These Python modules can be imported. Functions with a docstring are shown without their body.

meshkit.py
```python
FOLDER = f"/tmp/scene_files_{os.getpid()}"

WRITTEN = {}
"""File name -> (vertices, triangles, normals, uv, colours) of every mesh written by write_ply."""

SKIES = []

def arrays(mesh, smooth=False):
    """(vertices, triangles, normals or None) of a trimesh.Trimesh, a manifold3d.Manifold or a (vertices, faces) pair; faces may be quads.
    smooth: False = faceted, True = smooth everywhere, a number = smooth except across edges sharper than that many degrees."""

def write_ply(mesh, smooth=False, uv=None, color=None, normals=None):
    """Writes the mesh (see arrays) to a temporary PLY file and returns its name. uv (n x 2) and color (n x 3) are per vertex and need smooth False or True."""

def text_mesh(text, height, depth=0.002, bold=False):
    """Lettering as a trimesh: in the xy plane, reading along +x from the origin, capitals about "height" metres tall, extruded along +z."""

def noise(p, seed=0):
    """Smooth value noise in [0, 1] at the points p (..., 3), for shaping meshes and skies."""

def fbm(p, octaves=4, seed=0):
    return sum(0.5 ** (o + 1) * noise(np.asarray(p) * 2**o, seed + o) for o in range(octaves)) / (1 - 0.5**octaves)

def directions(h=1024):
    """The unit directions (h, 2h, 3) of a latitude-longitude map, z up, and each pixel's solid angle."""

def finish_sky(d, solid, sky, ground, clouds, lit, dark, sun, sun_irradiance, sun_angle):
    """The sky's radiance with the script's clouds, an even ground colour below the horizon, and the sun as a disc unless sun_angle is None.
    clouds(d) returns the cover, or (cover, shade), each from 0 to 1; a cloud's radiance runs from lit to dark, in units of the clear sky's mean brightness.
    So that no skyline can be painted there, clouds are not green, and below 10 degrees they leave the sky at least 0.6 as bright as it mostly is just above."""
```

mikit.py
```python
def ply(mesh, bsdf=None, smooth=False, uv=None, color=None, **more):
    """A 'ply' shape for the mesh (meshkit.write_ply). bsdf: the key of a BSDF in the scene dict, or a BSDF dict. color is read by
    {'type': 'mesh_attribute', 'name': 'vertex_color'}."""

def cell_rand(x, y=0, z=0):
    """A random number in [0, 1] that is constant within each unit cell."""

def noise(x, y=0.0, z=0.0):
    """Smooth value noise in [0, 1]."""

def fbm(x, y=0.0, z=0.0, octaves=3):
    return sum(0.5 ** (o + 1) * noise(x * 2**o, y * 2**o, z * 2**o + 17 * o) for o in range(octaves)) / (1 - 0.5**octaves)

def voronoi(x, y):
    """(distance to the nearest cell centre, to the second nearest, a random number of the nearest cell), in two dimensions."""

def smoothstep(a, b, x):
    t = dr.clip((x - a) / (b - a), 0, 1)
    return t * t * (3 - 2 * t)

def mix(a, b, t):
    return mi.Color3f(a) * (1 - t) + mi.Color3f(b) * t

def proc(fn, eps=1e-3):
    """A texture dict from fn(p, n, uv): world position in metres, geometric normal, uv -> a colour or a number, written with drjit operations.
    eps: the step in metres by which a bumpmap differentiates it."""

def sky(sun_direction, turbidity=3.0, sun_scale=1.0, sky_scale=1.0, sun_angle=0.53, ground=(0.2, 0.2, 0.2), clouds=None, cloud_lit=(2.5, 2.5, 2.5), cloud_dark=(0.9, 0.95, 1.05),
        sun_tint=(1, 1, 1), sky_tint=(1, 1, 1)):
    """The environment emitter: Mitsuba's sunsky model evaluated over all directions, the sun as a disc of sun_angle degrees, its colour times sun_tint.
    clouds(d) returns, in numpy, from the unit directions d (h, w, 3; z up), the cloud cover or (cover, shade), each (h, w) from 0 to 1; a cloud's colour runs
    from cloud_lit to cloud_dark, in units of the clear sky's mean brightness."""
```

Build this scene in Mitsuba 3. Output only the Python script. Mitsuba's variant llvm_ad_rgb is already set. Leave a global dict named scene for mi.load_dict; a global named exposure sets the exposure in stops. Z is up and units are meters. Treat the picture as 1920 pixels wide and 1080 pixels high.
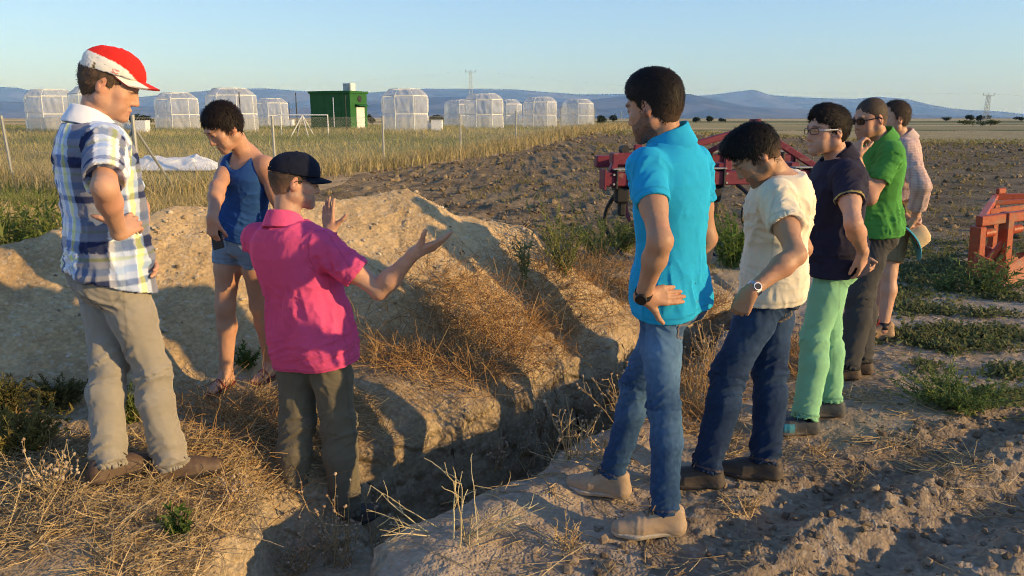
import math
import numpy as np
import trimesh
import mitsuba as mi
import drjit as dr
import mikit
import meshkit

# ------------------------------------------------------------------ camera, sky, exposure
T = mi.ScalarTransform4f
FPX, EYE = 1465.0, 1.65                       # focal length in pixels of a 1920 wide frame, eye height
PITCH = math.atan(318.0 / FPX)
SUN_AZ, SUN_EL = 110.0, 12.8                  # clockwise from straight ahead
scene, labels = {}, {}
scene['camera'] = {'type': 'perspective', 'fov_axis': 'x', 'fov': 2 * math.degrees(math.atan(960 / FPX)),
                   'near_clip': 0.05, 'far_clip': 90000.0,
                   'to_world': T().look_at(origin=[0, 0, EYE], target=[0, math.cos(PITCH), EYE - math.sin(PITCH)], up=[0, 0, 1])}
_a, _e = math.radians(SUN_AZ), math.radians(SUN_EL)
SUN = np.array([math.cos(_e) * math.sin(_a), math.cos(_e) * math.cos(_a), math.sin(_e)])
scene['sky_light'] = mikit.sky(SUN.tolist(), turbidity=2.2, sun_scale=1.0, sun_tint=(0.92, 1.0, 1.15), sky_scale=1.5, sky_tint=(0.75, 0.90, 1.28), ground=(0.20, 0.17, 0.12))
exposure = 2.45

rng = np.random.default_rng(7)


def nrm(v):
    v = np.asarray(v, float)
    return v / (np.linalg.norm(v, axis=-1, keepdims=True) + 1e-12)


def ray(px, py):
    """Direction of a pixel of the 1920 x 1080 picture, scaled so that its depth (y) is 1."""
    x, v = (px - 960) / FPX, (540 - py) / FPX
    d = np.array([x, math.cos(PITCH) + v * math.sin(PITCH), -math.sin(PITCH) + v * math.cos(PITCH)])
    return d / d[1]


def at(px, py, Y):
    return np.array([0, 0, EYE]) + ray(px, py) * Y


def at_z(px, z, Y):
    """The point at depth Y and height z that shows in pixel column px."""
    return np.array([(px - 960) / FPX * (Y * math.cos(PITCH) - (z - EYE) * math.sin(PITCH)), Y, z])


def on_ray(px, py, c, dist, near=True):
    """The point that a pixel shows at the given distance from the joint c, on the near or the far side."""
    o, d = np.array([0, 0, EYE]), nrm(ray(px, py))
    b = np.dot(np.asarray(c) - o, d)
    foot = o + d * b
    h2 = dist ** 2 - np.sum((foot - c) ** 2)
    return foot if h2 <= 0 else foot + d * (-1 if near else 1) * math.sqrt(h2)


# ------------------------------------------------------------------ scene bookkeeping
def key_for(name):
    if name not in scene and not any(k.startswith(name + '__') for k in scene):
        return name
    n = 1
    while f'{name}_{n:03d}' in scene or any(k.startswith(f'{name}_{n:03d}__') for k in scene):
        n += 1
    return f'{name}_{n:03d}'


def describe(key, label=None, category=None, group=None, kind=None):
    e = labels.setdefault(key, {})
    for k, v in (('label', label), ('category', category), ('group', group), ('kind', kind)):
        if v:
            e[k] = v


def shape(mesh, bsdf, smooth=False, color=None, normals=None):
    if normals is not None:
        return {'type': 'ply', 'filename': meshkit.write_ply(mesh, True, None, color, normals), 'face_normals': False, 'bsdf': {'type': 'ref', 'id': bsdf}}
    return mikit.ply(mesh, bsdf, smooth=smooth, color=color)


USED = {}


def put(parent, name, mesh, bsdf, smooth=False, color=None, label=None, normals=None):
    """One entry; parent '' makes it top-level. Repeats of a name under a parent are numbered."""
    base = f'{parent}__{name}' if parent else name
    n = USED.get(base, 0)
    USED[base] = n + 1
    key = base if n == 0 else f'{base}_{n:03d}'
    scene[key] = shape(mesh, bsdf, smooth, color, normals)
    if label:
        describe(key, label)
    return key


def thing(name, label, category, group=None):
    n = USED.get(name, 0)
    USED[name] = n + 1
    key = name if n == 0 else f'{name}_{n:03d}'
    describe(key, label, category, group)
    return key


def cat(ms):
    """Concatenates (v, f) pairs."""
    vs, fs, o = [], [], 0
    for m in ms:
        v, f = (m.vertices, m.faces) if hasattr(m, 'vertices') else m
        vs.append(np.asarray(v, float)); fs.append(np.asarray(f, int) + o); o += len(v)
    return np.vstack(vs), np.vstack(fs)


def box(c, size, R=None, bevel=0.0):
    """A box with chamfered edges about centre c; R: rotation matrix whose columns are its axes."""
    s = np.asarray(size, float) / 2
    if bevel <= 0:
        v = np.array([[x, y, z] for x in (-1, 1) for y in (-1, 1) for z in (-1, 1)], float) * s
        f = np.array([[0, 1, 3], [0, 3, 2], [4, 6, 7], [4, 7, 5], [0, 4, 5], [0, 5, 1], [2, 3, 7], [2, 7, 6], [0, 2, 6], [0, 6, 4], [1, 5, 7], [1, 7, 3]])
    else:
        b = min(bevel, s.min() * 0.45)
        pts = []
        for sx in (-1, 1):
            for sy in (-1, 1):
                for sz in (-1, 1):
                    p = np.array([sx, sy, sz], float)
                    for k in range(3):
                        q = p * (s - b); q[k] = p[k] * s[k]
                        pts.append(q)
        h = trimesh.convex.convex_hull(np.array(pts))
        v, f = np.array(h.vertices), np.array(h.faces)
    if R is not None:
        v = v @ np.asarray(R, float).T
    return v + np.asarray(c, float), f


def frame(x, up=(0, 0, 1)):
    """Rotation with columns (x, y, z): x along the given direction, z as near to up as it gets."""
    x = nrm(x)
    y = np.cross(up, x)
    if np.linalg.norm(y) < 1e-6:
        y = np.cross((0, 1, 0), x)
    y = nrm(y)
    return np.stack([x, y, np.cross(x, y)], 1)


def beam(a, b, w, h, bevel=0.0, up=(0, 0, 1)):
    a, b = np.asarray(a, float), np.asarray(b, float)
    return box((a + b) / 2, (np.linalg.norm(b - a), w, h), frame(b - a, up), bevel)


def tube(points, radii, sides=6, cap=True):
    p = np.asarray(points, float)
    t = nrm(np.gradient(p, axis=0))
    ref = np.array([0, 0, 1.0]) if abs(t[:, 2]).max() < 0.95 else np.array([0.37, 0.9, 0.2])
    a = nrm(np.cross(t, ref)); b = np.cross(t, a)
    ang = np.arange(sides) * 2 * np.pi / sides
    r = np.broadcast_to(radii, (len(p),))[:, None, None]
    v = (p[:, None] + r * (np.cos(ang)[None, :, None] * a[:, None] + np.sin(ang)[None, :, None] * b[:, None])).reshape(-1, 3)
    i, j = np.meshgrid(np.arange(len(p) - 1), np.arange(sides), indexing='ij')
    q = np.stack([i * sides + j, i * sides + (j + 1) % sides, (i + 1) * sides + (j + 1) % sides, (i + 1) * sides + j], -1).reshape(-1, 4)
    f = np.vstack([q[:, [0, 1, 2]], q[:, [0, 2, 3]]])
    if cap:
        k = np.arange(1, sides - 1)
        f = np.vstack([f, np.stack([k * 0, k + 1, k], 1), (len(p) - 1) * sides + np.stack([k * 0, k, k + 1], 1)])
    return v, f


def many_tubes(P, R, sides=3):
    """Many polylines at once: P (n, m, 3), R (n, m) radii -> one mesh."""
    P = np.asarray(P, float)
    n, m, _ = P.shape
    t = nrm(np.gradient(P, axis=1))
    a = np.cross(t, np.array([0.31, 0.17, 0.94]))
    a = nrm(a); b = np.cross(t, a)
    ang = np.arange(sides) * 2 * np.pi / sides
    v = P[:, :, None] + R[:, :, None, None] * (np.cos(ang)[:, None] * a[:, :, None] + np.sin(ang)[:, None] * b[:, :, None])
    i, j = np.meshgrid(np.arange(m - 1), np.arange(sides), indexing='ij')
    q = np.stack([i * sides + j, i * sides + (j + 1) % sides, (i + 1) * sides + (j + 1) % sides, (i + 1) * sides + j], -1).reshape(-1, 4)
    f = np.vstack([q[:, [0, 1, 2]], q[:, [0, 2, 3]]])
    F = (f[None] + (np.arange(n) * m * sides)[:, None, None]).reshape(-1, 3)
    return v.reshape(-1, 3), F


def blades(base, tip, width, bend=None):
    """Flat tapering blades: base, tip (n, 3), width (n,) -> two-segment blades (3 triangles)."""
    base, tip = np.asarray(base, float), np.asarray(tip, float)
    n = len(base)
    side = nrm(np.cross(tip - base, rng.normal(size=(n, 3)))) * np.broadcast_to(width, (n,))[:, None] / 2
    mid = (base + tip) / 2 + (0 if bend is None else bend)
    v = np.stack([base - side, base + side, mid - side * 0.8, mid + side * 0.8, tip], 1).reshape(-1, 3)
    f = np.array([[0, 1, 3], [0, 3, 2], [2, 3, 4]])
    return v, (f[None] + (np.arange(n) * 5)[:, None, None]).reshape(-1, 3)


def rocks(c, r, squash=0.75, sub=0):
    """Many angular lumps at once from a displaced icosphere: c (n, 3), r (n,)."""
    ico = trimesh.creation.icosphere(subdivisions=sub)
    n = len(c)
    V = np.array(ico.vertices)
    k = rng.integers(0, 1000, n)
    s = 1 + 0.55 * (rng.random((n, len(V))) - 0.5)
    v = V[None] * s[..., None] * np.asarray(r)[:, None, None]
    v = v * (1 + 0.5 * (rng.random((n, 1, 3)) - 0.5))
    v[..., 2] *= squash
    th = rng.random(n) * 6.283
    x = v[..., 0] * np.cos(th)[:, None] - v[..., 1] * np.sin(th)[:, None]
    y = v[..., 0] * np.sin(th)[:, None] + v[..., 1] * np.cos(th)[:, None]
    v = np.stack([x, y, v[..., 2]], -1) + np.asarray(c)[:, None]
    f = np.array(ico.faces)
    return v.reshape(-1, 3), (f[None] + (np.arange(n) * len(V))[:, None, None]).reshape(-1, 3)


# ------------------------------------------------------------------ signed distance modelling (smooth unions meshed by surface nets)
def smin(a, b, k):
    h = np.maximum(k - np.abs(a - b), 0) / k
    return np.minimum(a, b) - h * h * k * 0.25


class Solid:
    def __init__(self, k=0.02):
        self.ops, self.k = [], k

    def add(self, fn, c, r, k=None, op='u'):
        self.ops.append((op, fn, None if c is None else np.asarray(c, np.float32), r, self.k if k is None else k))
        return self

    def cone(self, a, b, ra, rb, k=None, op='u', grow=0.0):
        a, b = np.asarray(a, np.float32), np.asarray(b, np.float32)
        ba = b - a
        L2 = max(float(ba @ ba), 1e-8)
        ra, rb = np.float32(ra + grow), np.float32(rb + grow)

        def fn(p):
            q = p - a
            t = np.clip((q @ ba) / L2, 0, 1)
            q = q - t[..., None] * ba
            return np.sqrt(np.einsum('...i,...i->...', q, q)) - (ra + t * (rb - ra))
        return self.add(fn, (a + b) / 2, math.sqrt(L2) / 2 + max(ra, rb), k, op)

    def ball(self, c, r, k=None, op='u'):
        return self.cone(c, np.asarray(c) + [0, 0, 1e-4], r, r, k, op)

    def ell(self, c, R, rad, k=None, op='u'):
        c, R, rad = np.asarray(c, np.float32), np.asarray(R, np.float32), np.asarray(rad, np.float32)

        def fn(p):
            q = (p - c) @ R
            k0 = np.sqrt(((q / rad) ** 2).sum(-1))
            k1 = np.sqrt(((q / rad ** 2) ** 2).sum(-1)) + 1e-6
            return k0 * (k0 - 1) / k1
        return self.add(fn, c, float(rad.max()), k, op)

    def cut(self, point, normal, k=0.004):
        """Keeps what lies behind the plane."""
        p0, n = np.asarray(point, np.float32), nrm(normal).astype(np.float32)
        return self.add(lambda p: -((p - p0) @ n), None, 0, k, 's')

    def eval(self, p, c=None, half=0.0):
        """p (m, q, 3); c (m, 3) block centres for culling."""
        d = np.full(p.shape[:-1], 1.0, np.float32)
        for op, fn, oc, r, k in self.ops:
            if oc is None or c is None:
                sel = slice(None)
            else:
                sel = np.nonzero(((c - oc) ** 2).sum(-1) < (r + half + k + 0.01) ** 2)[0]
                if len(sel) == 0:
                    continue
            v = fn(p[sel]).astype(np.float32)
            d[sel] = smin(d[sel], v, k) if op == 'u' else -smin(-d[sel], v, k)
        return d

    def mesh(self, h):
        lo = np.min([o[2] - o[3] for o in self.ops if o[0] == 'u'], 0) - 2 * h
        hi = np.max([o[2] + o[3] for o in self.ops if o[0] == 'u'], 0) + 2 * h
        B = 8
        n = np.ceil((hi - lo) / (B * h)).astype(int)
        g = np.stack(np.meshgrid(*[np.arange(x) for x in n], indexing='ij'), -1).reshape(-1, 3)
        c = (lo + (g + 0.5) * B * h).astype(np.float32)
        d = self.eval(c[:, None])[:, 0]
        keep = np.abs(d) < B * h * 0.87 * 1.35 + 0.012
        g, c = g[keep], c[keep]
        l = np.stack(np.meshgrid(*[np.arange(B + 1)] * 3, indexing='ij'), -1).reshape(-1, 3)
        p = (lo + (g[:, None] * B + l[None]) * h).astype(np.float32)
        v = self.eval(p, c, B * h * 0.87).reshape(-1, B + 1, B + 1, B + 1)
        s = v < 0
        cnt = sum(s[:, a:a + B, b:b + B, e:e + B].astype(np.int8) for a in (0, 1) for b in (0, 1) for e in (0, 1))
        bi, i, j, k = np.nonzero((cnt > 0) & (cnt < 8))
        corners = np.array([[a, b, e] for a in (0, 1) for b in (0, 1) for e in (0, 1)])
        cv = np.stack([v[bi, i + a, j + b, k + e] for a, b, e in corners], 1)
        acc, num = np.zeros((len(bi), 3)), np.zeros((len(bi), 1))
        for a in range(8):
            for ax, bit in ((0, 4), (1, 2), (2, 1)):
                if a & bit:
                    continue
                b = a | bit
                x = (cv[:, a] < 0) != (cv[:, b] < 0)
                t = cv[:, a] / np.where(x, cv[:, a] - cv[:, b], 1)
                q = corners[a][None] + t[:, None] * (corners[b] - corners[a])[None]
                acc += np.where(x[:, None], q, 0); num += x[:, None]
        cell = g[bi] * B + np.stack([i, j, k], 1)
        vert = lo + (cell + acc / num) * h
        NX = n * B + 2
        ident = lambda q: ((q[:, 0] + 1) * NX[1] + q[:, 1] + 1) * NX[2] + q[:, 2] + 1  # noqa: E731
        ids = ident(cell)
        order = np.argsort(ids); sid = ids[order]
        faces = []
        for ax in range(3):
            o1, o2 = [np.eye(3, dtype=int)[x] for x in ((ax + 1) % 3, (ax + 2) % 3)]
            sl = [slice(0, B)] * 3; sh = list(sl); sh[ax] = slice(1, B + 1)
            a, b = s[(slice(None), *sl)], s[(slice(None), *sh)]
            w, i, j, k = np.nonzero(a != b)
            q = g[w] * B + np.stack([i, j, k], 1)
            inside = a[w, i, j, k]
            quad = [q - o1 - o2, q - o2, q, q - o1]
            look = []
            ok = np.ones(len(q), bool)
            for c4 in quad:
                e = ident(c4)
                at_ = np.clip(np.searchsorted(sid, e), 0, len(sid) - 1)
                ok &= sid[at_] == e
                look.append(order[at_])
            F = np.stack(look, 1)
            F = np.where(inside[:, None], F, F[:, ::-1])[ok]
            faces.append(F)
        F = np.vstack(faces)
        return vert, np.vstack([F[:, [0, 1, 2]], F[:, [0, 2, 3]]])


def vnormals(v, f):
    n = np.zeros_like(v)
    c = np.cross(v[f[:, 1]] - v[f[:, 0]], v[f[:, 2]] - v[f[:, 0]])
    for k in range(3):
        np.add.at(n, f[:, k], c)
    return nrm(n)


def coarsen(v, f, C, keep, cell):
    """Merges the vertices that share a cell, except where keep is set."""
    k = np.floor(v / cell).astype(np.int64)
    ident = (k[:, 0] * 73856093) ^ (k[:, 1] * 19349663 << 1) ^ (k[:, 2] * 83492791 << 2)
    ident = np.where(keep, -1 - np.arange(len(v)), np.abs(ident) + 1)
    _, inv = np.unique(ident, return_inverse=True)
    n = inv.max() + 1
    w = np.bincount(inv, minlength=n)[:, None]
    V = np.stack([np.bincount(inv, v[:, i], n) for i in range(3)], 1) / w
    K = np.stack([np.bincount(inv, C[:, i], n) for i in range(3)], 1) / w
    F = inv[f]
    F = F[(F[:, 0] != F[:, 1]) & (F[:, 1] != F[:, 2]) & (F[:, 0] != F[:, 2])]
    return V, F, K


def fbm(p, octaves=3, seed=0):
    return meshkit.fbm(np.asarray(p, float), octaves, seed)


# ------------------------------------------------------------------ people
def sst(a, b, x):
    t = np.clip((x - a) / (b - a), 0, 1)
    return t * t * (3 - 2 * t)


def dir2(deg, z=0.0):
    return np.array([math.cos(math.radians(deg)), math.sin(math.radians(deg)), z])


class Loft:
    """A stack of elliptical sections along the spine; rows: (t, half width, half depth, forward offset), t = 0 at the hips, 1 at the neck."""

    def __init__(self, pel, neck, lat0, lat1, rows, bow=0.0, power=2.5):
        self.p0 = np.asarray(pel, float); u = np.asarray(neck, float) - self.p0
        self.L = np.linalg.norm(u); self.u = u / self.L
        self.l0, self.l1, self.bow, self.pw = np.asarray(lat0), np.asarray(lat1), bow, power
        self.r = np.array(rows, float)
        self.t0, self.t1 = self.r[0, 0], self.r[-1, 0]

    def local(self, p):
        q = p - self.p0
        t = (q @ self.u) / self.L
        w = np.clip(t, 0, 1)[..., None]
        lat = self.l0 * (1 - w) + self.l1 * w
        lat = nrm(lat - (lat @ self.u)[..., None] * self.u)
        fwd = np.cross(lat, self.u)
        off = np.interp(t, self.r[:, 0], self.r[:, 3]) + self.bow * 4 * np.clip(t, 0, 1) * (1 - np.clip(t, 0, 1))
        x = (q * lat).sum(-1)
        y = (q * fwd).sum(-1) - off
        return t, x, y

    def ab(self, t):
        return np.interp(t, self.r[:, 0], self.r[:, 1]), np.interp(t, self.r[:, 0], self.r[:, 2])

    def sdf(self, grow=0.0, t0=None, t1=None):
        t0 = self.t0 if t0 is None else t0
        t1 = self.t1 if t1 is None else t1

        def fn(p):
            t, x, y = self.local(p.astype(np.float64))
            a, b = self.ab(t)
            a, b = a + grow, b + grow
            q = np.sqrt(x * x + y * y) + 1e-9
            k = ((np.abs(x) / a) ** self.pw + (np.abs(y) / b) ** self.pw) ** (1 / self.pw) + 1e-9
            d = q * (1 - 1 / k)
            return np.maximum(d, np.maximum((t - t1) * self.L, (t0 - t) * self.L)).astype(np.float32)
        return fn

    def point(self, t, x, y):
        w = min(max(t, 0), 1)
        lat = self.l0 * (1 - w) + self.l1 * w
        lat = nrm(lat - (lat @ self.u) * self.u)
        fwd = np.cross(lat, self.u)
        off = np.interp(t, self.r[:, 0], self.r[:, 3]) + self.bow * 4 * w * (1 - w)
        return self.p0 + self.u * t * self.L + lat * x + fwd * (y + off)

    def add_to(self, S, grow=0.0, t0=None, t1=None, k=0.03):
        a = self.t0 if t0 is None else t0
        b = self.t1 if t1 is None else t1
        c = self.p0 + self.u * self.L * (a + b) / 2
        S.add(self.sdf(grow, a, b), c, self.L * (b - a) / 2 + self.r[:, 1].max() + grow, k)


HAND_POSE = {
    'relaxed': dict(curl=[(14, 24, 14), (18, 28, 16), (22, 32, 18), (26, 36, 20)], spread=0.05, thumb=(0.75, 0.5, 0.35)),
    'flat': dict(curl=[(4, 6, 4), (2, 6, 4), (5, 8, 5), (9, 12, 8)], spread=0.10, thumb=(0.42, 0.95, 0.15)),
    'open': dict(curl=[(6, 10, 6), (10, 12, 8), (14, 16, 8), (18, 20, 10)], spread=0.07, thumb=(0.35, 1.0, 0.30)),
    'grip': dict(curl=[(40, 60, 30), (45, 62, 30), (50, 65, 30), (52, 65, 35)], spread=0.02, thumb=(0.7, 0.35, 0.8)),
    'pocket': dict(curl=[(20, 28, 18), (22, 30, 20), (24, 32, 20), (26, 34, 20)], spread=0.0, thumb=(0.55, 0.85, 0.1)),
    'rest': dict(curl=[(10, 14, 8), (12, 16, 9), (14, 18, 10), (17, 20, 12)], spread=0.0, thumb=(0.35, 1.0, 0.2)),
    'hip': dict(curl=[(18, 26, 14), (20, 28, 14), (24, 30, 16), (28, 32, 18)], spread=0.13, thumb=(-0.25, 1.0, 0.25)),
}


def add_hand(S, W, d, n, right, pose, s=1.0):
    d = nrm(d); n = nrm(n - np.dot(n, d) * d)
    t = np.cross(d, n) if right else np.cross(n, d)
    P = HAND_POSE[pose]
    k = 0.007
    S.cone(W - d * 0.01, W + d * 0.03 * s, 0.0235 * s, 0.024 * s, k=0.02)
    lens = [(0.040, 0.025, 0.020), (0.044, 0.028, 0.021), (0.041, 0.026, 0.020), (0.032, 0.020, 0.018)]
    for i, off in enumerate((0.029, 0.010, -0.0095, -0.028)):
        kn = W + (d * (0.094 - 0.004 * abs(i - 1) - 0.004 * (i == 3)) + t * off) * s
        S.cone(W + (d * 0.012 + t * off * 0.55) * s, kn, 0.0165 * s, 0.0115 * s, k=0.012)
        a, p = 0.0, kn
        dd = nrm(d + t * (off / 0.03) * P['spread'])
        for j in range(3):
            a += math.radians(P['curl'][i][j])
            q = p + (dd * math.cos(a) + n * math.sin(a)) * lens[i][j] * s
            r0, r1 = (0.0098 - 0.0009 * j) * s, (0.0092 - 0.0011 * j) * s
            if i == 3:
                r0, r1 = r0 * 0.88, r1 * 0.88
            S.cone(p, q, r0, r1, k=0.004)
            p = q
    th = P['thumb']
    b = W + (d * 0.022 + t * 0.022 + n * 0.006) * s
    m = b + nrm(d * (th[0] + 0.35) + t * th[1] * 0.8 + n * th[2]) * 0.044 * s
    e = m + nrm(d * th[0] + t * th[1] * 0.7 + n * th[2] * 0.8) * 0.034 * s
    f = e + nrm(d * (th[0] + 0.2) + t * th[1] * 0.55 + n * th[2] * 0.9) * 0.027 * s
    S.cone(b, m, 0.0175 * s, 0.0135 * s, k=0.013)
    S.cone(m, e, 0.0118 * s, 0.0105 * s, k=0.005)
    S.cone(e, f, 0.0105 * s, 0.008 * s, k=0.004)


class Head:
    def __init__(self, c, yaw, pitch, roll=0.0, s=1.0, wide=1.0):
        f = dir2(yaw) * math.cos(math.radians(pitch)) + np.array([0, 0, -math.sin(math.radians(pitch))])
        l = dir2(yaw + 90)
        u = np.cross(f, l)
        r = math.radians(roll)
        l, u = l * math.cos(r) + u * math.sin(r), u * math.cos(r) - l * math.sin(r)
        self.c, self.R, self.s, self.w = np.asarray(c, float), np.stack([f, l, u], 1), s, wide

    def P(self, f, l, u):
        return self.c + self.R @ (np.array([f, l * self.w, u]) * self.s)

    def local(self, v):
        q = (v - self.c) @ self.R / self.s
        q[..., 1] /= self.w
        return q

    def add_to(self, S, female=False, fat=0.0):
        s, P, w = self.s, self.P, self.w
        S.ell(P(-0.010, 0, 0.040), self.R, np.array([0.098, 0.0765 * w, 0.088]) * s, 0.02)
        S.ell(P(0.036, 0, -0.020), self.R, np.array([0.060, (0.060 + fat * 0.6) * w, 0.086]) * s, 0.025)
        for e in (-1, 1):
            S.cone(P(-0.004, e * 0.052, -0.052), P(0.072, e * 0.016, -0.094), (0.021 + fat) * s, (0.017 + fat * 0.7) * s, 0.025)
            S.cone(P(0.0, e * 0.058, -0.02), P(-0.004, e * 0.052, -0.052), 0.017 * s, (0.021 + fat) * s, 0.025)
            S.ball(P(0.058, e * 0.043, -0.020), 0.021 * s, 0.02)
            S.ball(P(0.060, e * 0.035, -0.060), (0.020 + fat) * s, 0.025)
        S.ball(P(0.082, 0, -0.096), (0.0155 if not female else 0.013) * s, 0.022)
        S.cone(P(0.087, -0.03, 0.031), P(0.087, 0.03, 0.031), 0.0125 * s, 0.0125 * s, 0.014)
        for e in (-1, 1):
            S.ball(P(0.112, e * 0.033, 0.007), 0.0185 * s, 0.010, 's')
            S.ell(P(0.080, e * 0.032, 0.009), self.R, np.array([0.0135, 0.0155, 0.0105]) * s, 0.004)
        S.cone(P(0.091, 0, 0.022), P(0.1075, 0, -0.026), 0.0075 * s, 0.0105 * s, 0.012)
        S.ball(P(0.1085, 0, -0.0305), 0.0098 * s, 0.008)
        for e in (-1, 1):
            S.ball(P(0.098, e * 0.0118, -0.0345), 0.0082 * s, 0.007)
        S.cone(P(0.090, -0.018, -0.0635), P(0.090, 0.018, -0.0635), 0.0065 * s, 0.0065 * s, 0.008)
        S.ball(P(0.0955, 0, -0.062), 0.0075 * s, 0.010)
        S.cone(P(0.0885, -0.016, -0.0755), P(0.0885, 0.016, -0.0755), 0.0072 * s, 0.0072 * s, 0.008)
        S.cone(P(0.103, -0.021, -0.0695), P(0.103, 0.021, -0.0695), 0.0052 * s, 0.0052 * s, 0.003, 's')
        for e in (-1, 1):
            tilt = self.R @ np.array([[0.90, -0.38 * e, 0.20], [0.40 * e, 0.92, -0.05 * e], [-0.17, 0.12 * e, 0.977]])
            tilt = np.stack([nrm(tilt[:, 0]), nrm(tilt[:, 1]), nrm(tilt[:, 2])], 1)
            S.ell(P(-0.012, e * 0.079, 0.000), tilt, np.array([0.0185, 0.0085, 0.032]) * s, 0.006)
            S.ball(P(-0.010, e * 0.077, -0.024), 0.0095 * s, 0.008)
            S.ell(P(-0.004, e * 0.0885, 0.003), tilt, np.array([0.0095, 0.007, 0.019]) * s, 0.004, 's')

    def skin_colour(self, v, base, stubble=None, brow=(0.05, 0.035, 0.025), lips=0.25, n_seed=3):
        """Colour per vertex of the body: skin tone with blotches, lips, brows, lids, beard."""
        q = self.local(v)
        f, l, u = q[:, 0], q[:, 1], q[:, 2]
        near = (np.abs(l) < 0.1) & (np.abs(u) < 0.14) & (np.abs(f) < 0.14)
        C = np.tile(np.asarray(base, float), (len(v), 1))
        C *= (0.85 + 0.22 * fbm(v * 28, 3, n_seed) + 0.10 * fbm(v * 170, 2, n_seed + 2))[:, None]
        red = np.clip(fbm(v * 14, 2, n_seed + 5) - 0.45, 0, 1)[:, None]
        C = C * (1 - red * np.array([0, 0.35, 0.35]))

        def mixc(w, col):
            nonlocal C
            w = np.clip(w, 0, 1)[:, None] * near[:, None]
            C = C * (1 - w) + np.asarray(col) * w
        rosy = np.exp(-(((f - 0.06) / 0.03) ** 2 + ((np.abs(l) - 0.045) / 0.022) ** 2 + ((u + 0.02) / 0.025) ** 2))
        mixc(rosy * 0.35, np.asarray(base) * [1.15, 0.78, 0.72])
        mixc(np.exp(-(((f - 0.115) / 0.02) ** 2 + (l / 0.016) ** 2 + ((u + 0.03) / 0.02) ** 2)) * 0.35, np.asarray(base) * [1.15, 0.75, 0.7])
        mixc((np.abs(l) > 0.070) * (np.abs(u) < 0.04) * 0.45, np.asarray(base) * [1.15, 0.72, 0.66])
        mixc((f > 0.075) * np.exp(-((l / 0.020) ** 4 + ((u + 0.0695) / 0.0095) ** 4)) * (0.3 + lips), np.asarray(base) * [0.85, 0.5, 0.5])
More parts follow.
